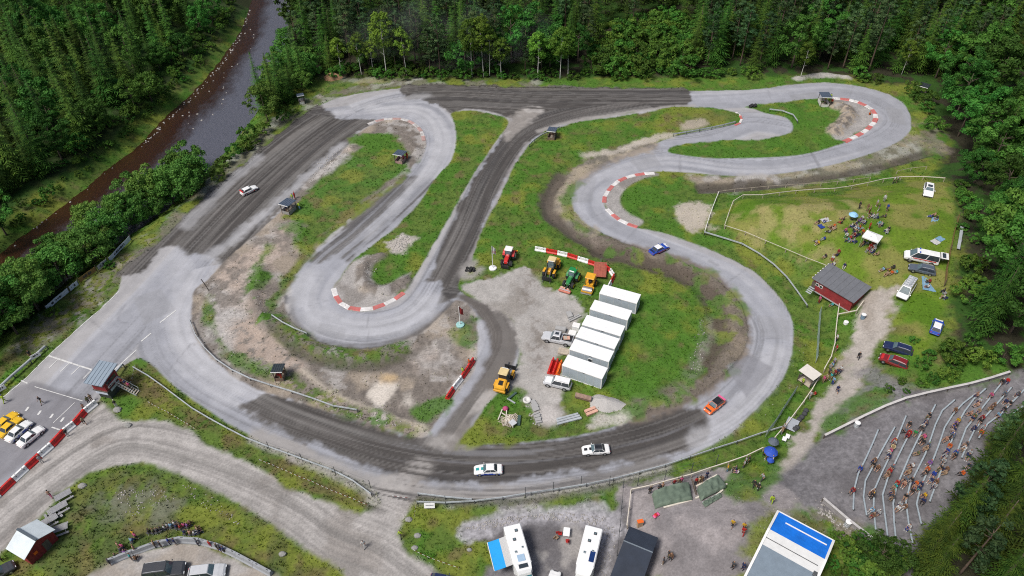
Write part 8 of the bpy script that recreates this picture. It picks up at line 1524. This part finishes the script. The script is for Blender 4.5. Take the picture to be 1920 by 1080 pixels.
for x, y in scatter([(560, 140), (700, 149), (960, 149), (1040, 152), (1200, 150), (1440, 145), (1440, 138), (960, 136), (600, 126)], 2.9):
    plant('shrub', x, y, random.uniform(.5, 1.1), 'low dark bush at the foot of the wood behind the top straight', 'bushes at the foot of the wood')
for x, y in scatter([(1600, 150), (1700, 165), (1745, 200), (1755, 260), (1740, 230), (1690, 170), (1610, 142)], 3.6):
    plant('shrub', x, y, random.uniform(.6, 1.3), 'green bush on the bank beyond the far right bend', 'bushes beyond the far right bend')
# leafy wood on the right
RIGHTW = [(1735, 130), (1775, 190), (1790, 290), (1805, 350), (1835, 430), (1835, 520), (1825, 590), (1822, 650), (1850, 672), (2010, 640), (2010, 20), (1800, 40)]
for x, y in scatter(RIGHTW, 5.9, .46):
    qx, qy = 960+FPX*(x*1.0)/(y*_CT+CAM_H*_ST), y
    if qx > 1865 and y > 150: continue
    if y > 226: FAR.append((x, y, 'b')); continue
    if random.random() < .2: plant('spruce', x, y, random.uniform(.75, 1.1), 'dark spruce among the leafy trees on the slope right of the lawn', 'spruces on the slope right of the lawn', cat='spruce'); continue
    plant('broad', x, y, random.choice((.8, 1.0, 1.2, 1.4))*random.uniform(.92, 1.08), 'dense leafy tree in the dark wood on the slope right of the lawn', 'trees on the slope right of the lawn')
for x, y in scatter([(1790, 330), (1800, 420), (1815, 540), (1808, 640), (1735, 700), (1760, 715), (1840, 700), (1940, 690), (1860, 660), (1830, 560), (1822, 420), (1800, 330)], 3.0):
    plant('shrub', x, y, random.uniform(.6, 1.3), 'dark green bush along the edge of the right hand wood', 'bushes along the right hand wood')
for px, py, s in [(1690, 718, .45), (1665, 735, .4), (1725, 722, .6), (1750, 715, .7), (1700, 735, .35), (1770, 706, .7), (1710, 640, .4), (1740, 668, .7), (1728, 690, .6), (1775, 672, .9)]:
    p = G(px, py); plant('shrub', p.x, p.y, s, 'low green bush between the parked cars and the terrace wall', 'bushes above the terrace wall')
# dark spruces over the terraces, bushes by the hall
for px, py, v, s in [(1748, 1030, 1, .85), (1740, 1085, 0, .8), (1790, 985, 0, 1.0), (1822, 930, 1, 1.0), (1845, 1010, 2, 1.05), (1862, 868, 0, .95), (1880, 945, 2, 1.1), (1800, 1075, 2, .95), (1893, 815, 1, .85), (1925, 890, 0, 1.0), (1900, 1050, 0, 1.15), (1950, 975, 1, 1.2), (1965, 830, 2, .95), (1860, 1110, 1, 1.1), (1960, 1080, 2, 1.2), (1725, 1062, 2, .8), (1765, 1012, 2, .95), (1806, 955, 0, 1.0), (1842, 900, 2, 1.0), (1872, 838, 0, .9), (1832, 1040, 1, 1.15), (1915, 925, 1, 1.15)]:
    p = G(px, py); plant('pine' if px in (1790, 1862, 1800, 1925) else 'old', p.x, p.y, s*(.8 if px in (1790, 1862, 1800, 1925) else 1), 'dark conifer overhanging the lower end of the terraces', 'conifers below the terraces', var=v, cat='conifer')
for px, py, k, s in [(1640, 1062, 'broad', .58), (1668, 1058, 'shrub', 1.1), (1612, 1055, 'shrub', 1.1), (1585, 1030, 'shrub', .9), (1570, 1012, 'shrub', .6), (1600, 1075, 'shrub', 1.0), (1685, 1085, 'shrub', 1.2), (1620, 1085, 'shrub', 1.2), (1560, 1062, 'shrub', .7), (1575, 1085, 'shrub', .8)]:
    p = G(px, py)
    if k == 'broad': plant(k, p.x, p.y, s, 'small round dark green tree between the blue roofed hall and the terraces', None)
    else: plant(k, p.x, p.y, s, 'dark bush behind the blue roofed hall', 'bushes behind the hall')
# far wood: one mass
def far_wood():
    r = random.Random(5)
    ps = [spruce_crown(h, R, s, 1.1, 7, 2) for h, R, s in ((18, 2.8, 61), (15, 2.7, 62), (20, 2.8, 63))]
    pb = [cl(h, R, h*.2, s, 34, 30, .42) for h, R, s in ((12, 3.6, 64), (14, 3.2, 65))]
    pb = [(V, np.concatenate([F[:, [0, 1, 2]], F[:, [0, 2, 3]]])) for V, F in pb]
    VV = []; FF = []; n = 0
    for x, y, k in FAR:
        V, F = r.choice(ps if k == 's' else pb); a = r.uniform(0, 6.28); s = r.uniform(.8, 1.15); c, d = math.cos(a)*s, math.sin(a)*s
        VV.append(np.stack([V[:, 0]*c-V[:, 1]*d+x, V[:, 0]*d+V[:, 1]*c+y, V[:, 2]*s+float(HZ(x, y))], 1)); FF.append(F+n); n += len(V)
    o = np_obj('far_wood', np.concatenate(VV), np.concatenate(FF), L_SPRUCE)
    tag(o, 'dark far wood filling the valley beyond the nearer trees', 'wood', kind='stuff')
far_wood()
# ------------------------------------------------------------------ grass and weeds: countless, one object
def grass():
    g = np.random.default_rng(3)
    n = 420000
    u = g.integers(0, NFX-1, n); v = g.integers(0, NFY-1, n)
    px = 960+FPX*X[u, v]/(Y[u, v]*_CT+(CAM_H)*_ST); ok = (px > -30) & (px < 1950)
    dens = np.clip(GR[u, v], 0, 1)*(.35+.9*sstep(.4, .6, N2[u, v]))*(KIND[u, v] == 0)
    # thin out far away so that tufts per pixel stay even
    dens = dens*np.clip(95/Y[u, v], .3, 1.)*.8
    k = ok & (g.random(n) < dens); u, v = u[k], v[k]; m = len(u)
    x = X[u, v]+g.uniform(-.15, .15, m); y = Y[u, v]+g.uniform(-.2, .2, m); z = HZ(x, y)
    c = C[u, v]*g.uniform(.9, 1.4, m)[:, None]*np.array([1., 1.06, .9])
    s = g.uniform(.10, .30, m)*(.6+.8*N1[u, v]); B = 4
    V = np.zeros((m, B, 3, 3)); 
    for b in range(B):
        a = g.uniform(0, 6.28, m); w = s*g.uniform(.22, .4, m); ln = s*g.uniform(.25, .7, m)
        bx, by = x+np.cos(a)*s*.2, y+np.sin(a)*s*.2
        V[:, b, 0] = np.stack([bx-np.sin(a)*w, by+np.cos(a)*w, z-.03], 1); V[:, b, 1] = np.stack([bx+np.sin(a)*w, by-np.cos(a)*w, z-.03], 1)
        V[:, b, 2] = np.stack([bx+np.cos(a)*ln, by+np.sin(a)*ln, z+s*g.uniform(.6, 1.1, m)], 1)
    gmat = bpy.data.materials.new('grass_blades'); gmat.use_nodes = True; nt = gmat.node_tree; b_ = nt.nodes['Principled BSDF']
    b_.inputs['Roughness'].default_value = .8; b_.inputs['Specular IOR Level'].default_value = .15
    at = nt.nodes.new('ShaderNodeAttribute'); at.attribute_name = 'Col'; nt.links.new(at.outputs['Color'], b_.inputs['Base Color'])
    o = np_obj('tall_grass', V.reshape(-1, 3), np.arange(m*B*3).reshape(-1, 3), gmat)
    ca = o.data.color_attributes.new('Col', 'FLOAT_COLOR', 'POINT'); cc = np.repeat(np.concatenate([c, np.ones((m, 1))], 1), B*3, 0)
    ca.data.foreach_set('color', cc.astype(np.float32).ravel()); tag(o, 'grass and weeds over the verges and infield', 'grass', kind='stuff')
    print('grass tufts', m)
grass()
def rubble():
    """loose stones: countless, one object"""
    g = np.random.default_rng(9); t = (1+5**.5)/2
    iv = np.array([(-1, t, 0), (1, t, 0), (-1, -t, 0), (1, -t, 0), (0, -1, t), (0, 1, t), (0, -1, -t), (0, 1, -t), (t, 0, -1), (t, 0, 1), (-t, 0, -1), (-t, 0, 1)], float); iv /= np.linalg.norm(iv[0])
    ifc = np.array([(0, 11, 5), (0, 5, 1), (0, 1, 7), (0, 7, 10), (0, 10, 11), (1, 5, 9), (5, 11, 4), (11, 10, 2), (10, 7, 6), (7, 1, 8), (3, 9, 4), (3, 4, 2), (3, 2, 6), (3, 6, 8), (3, 8, 9), (4, 9, 5), (2, 4, 11), (6, 2, 10), (8, 6, 7), (9, 8, 1)])
    VV = []; FF = []; n = 0
    for px, cnt, s0, s1 in [([(725, 455), (745, 440), (775, 445), (760, 470), (735, 472)], 110, .12, .38), ([(668, 500), (700, 480), (710, 500), (690, 530)], 50, .1, .3), ([(1310, 600), (1330, 600), (1315, 690), (1290, 690)], 60, .1, .3), ([(215, 920), (300, 915), (330, 935), (240, 970)], 90, .1, .3), ([(330, 900), (420, 940), (470, 1000), (380, 950)], 60, .1, .25), ([(985, 760), (1000, 765), (1015, 800), (1000, 800)], 20, .2, .4), ([(380, 530), (480, 470), (500, 600), (440, 680), (380, 620)], 170, .1, .28), ([(600, 760), (760, 790), (790, 810), (700, 790)], 60, .1, .3), ([(872, 990), (930, 972), (1050, 960), (1140, 970), (1120, 985), (1000, 972), (900, 995)], 260, .1, .3), ([(1125, 980), (1160, 990), (1140, 1080), (1100, 1080)], 130, .08, .25), ([(1540, 940), (1560, 960), (1600, 1000), (1570, 985), (1530, 960)], 60, .15, .4),
        ([(262, 277), (307, 231), (362, 180), (404, 131), (412, 135), (368, 188), (315, 238), (270, 280)], 100, .15, .8), ([(404, 135), (425, 102), (455, 56), (470, 8), (474, 8), (460, 58), (434, 108), (412, 140)], 50, .15, .9), ([(8, 474), (50, 439), (150, 364), (215, 309), (220, 312), (155, 369), (55, 444), (10, 480)], 40, .15, .7), ([(300, 270), (400, 160), (460, 60), (490, 60), (440, 180), (380, 270)], 26, .25, .9), ([(1290, 935), (1500, 930), (1640, 900), (1600, 1000), (1400, 1000)], 120, .06, .16), ([(600, 300), (640, 275), (660, 280), (620, 320), (570, 350)], 70, .15, .45), ([(1530, 545), (1480, 700), (1420, 800), (1450, 800), (1500, 720)], 40, .08, .18)]:
        w = WP(px); x0, y0 = w.min(0); x1, y1 = w.max(0); P = np.stack([g.uniform(x0, x1, cnt*4), g.uniform(y0, y1, cnt*4)], 1); P = P[sdf(w, P[:, 0], P[:, 1]) > 0][:cnt]
        for x, y in P:
            s = g.uniform(s0, s0+(s1-s0)*.55)*.75*np.array([1, g.uniform(.6, 1), g.uniform(.35, .7)]); a = g.uniform(0, 6.28)
            V = iv*g.uniform(.75, 1.15, (12, 1))*s; V = np.stack([V[:, 0]*math.cos(a)-V[:, 1]*math.sin(a)+x, V[:, 0]*math.sin(a)+V[:, 1]*math.cos(a)+y, V[:, 2]+max(float(HZ(x, y)), WATER_Z-.05)+.03], 1)
            VV.append(V); FF.append(ifc+n); n += 12
    o = np_obj('rubble', np.concatenate(VV), np.concatenate(FF), mat('stone', (.34, .32, .30), .9, var=.35, scale=.8)); tag(o, 'loose pale stones scattered over banks, infield and river edge', 'rubble', kind='stuff')
rubble()
print(COUNT, 'far', len(FAR))
# ------------------------------------------------------------------ dust hanging in front of the wood, from the cars
def dust():
    c = G(850, 128); me = bpy.data.meshes.new('dust_cloud'); V = []; F = []; n, k = 20, 10
    for j in range(k+1):
        for i in range(n): a = 6.283*i/n; f = math.pi*j/k; V.append((30*math.sin(f)*math.cos(a), 9*math.sin(f)*math.sin(a), 9.5*math.cos(f)+9.8))
    for j in range(k):
        for i in range(n): F.append((j*n+i, (j+1)*n+i, (j+1)*n+(i+1) % n, j*n+(i+1) % n))
    m = bpy.data.materials.new('dust'); m.use_nodes = True; nt = m.node_tree; nt.nodes.remove(nt.nodes['Principled BSDF']); out = nt.nodes['Material Output']
    pv = nt.nodes.new('ShaderNodeVolumePrincipled'); pv.inputs['Color'].default_value = (.82, .84, .86, 1); tc = nt.nodes.new('ShaderNodeTexCoord'); no = nt.nodes.new('ShaderNodeTexNoise'); no.inputs['Scale'].default_value = .09; no.inputs['Detail'].default_value = 3
    nt.links.new(tc.outputs['Object'], no.inputs[0]); mr = nt.nodes.new('ShaderNodeMapRange'); mr.inputs[1].default_value = .42; mr.inputs[2].default_value = .7; mr.inputs[4].default_value = .014; nt.links.new(no.outputs[0], mr.inputs[0]); nt.links.new(mr.outputs[0], pv.inputs['Density']); nt.links.new(pv.outputs[0], out.inputs['Volume'])
    o = new_obj('dust_cloud', V, F, m); o.location = c; tag(o, 'faint dust drifting before the wood behind the top straight', 'dust', kind='stuff')
dust()
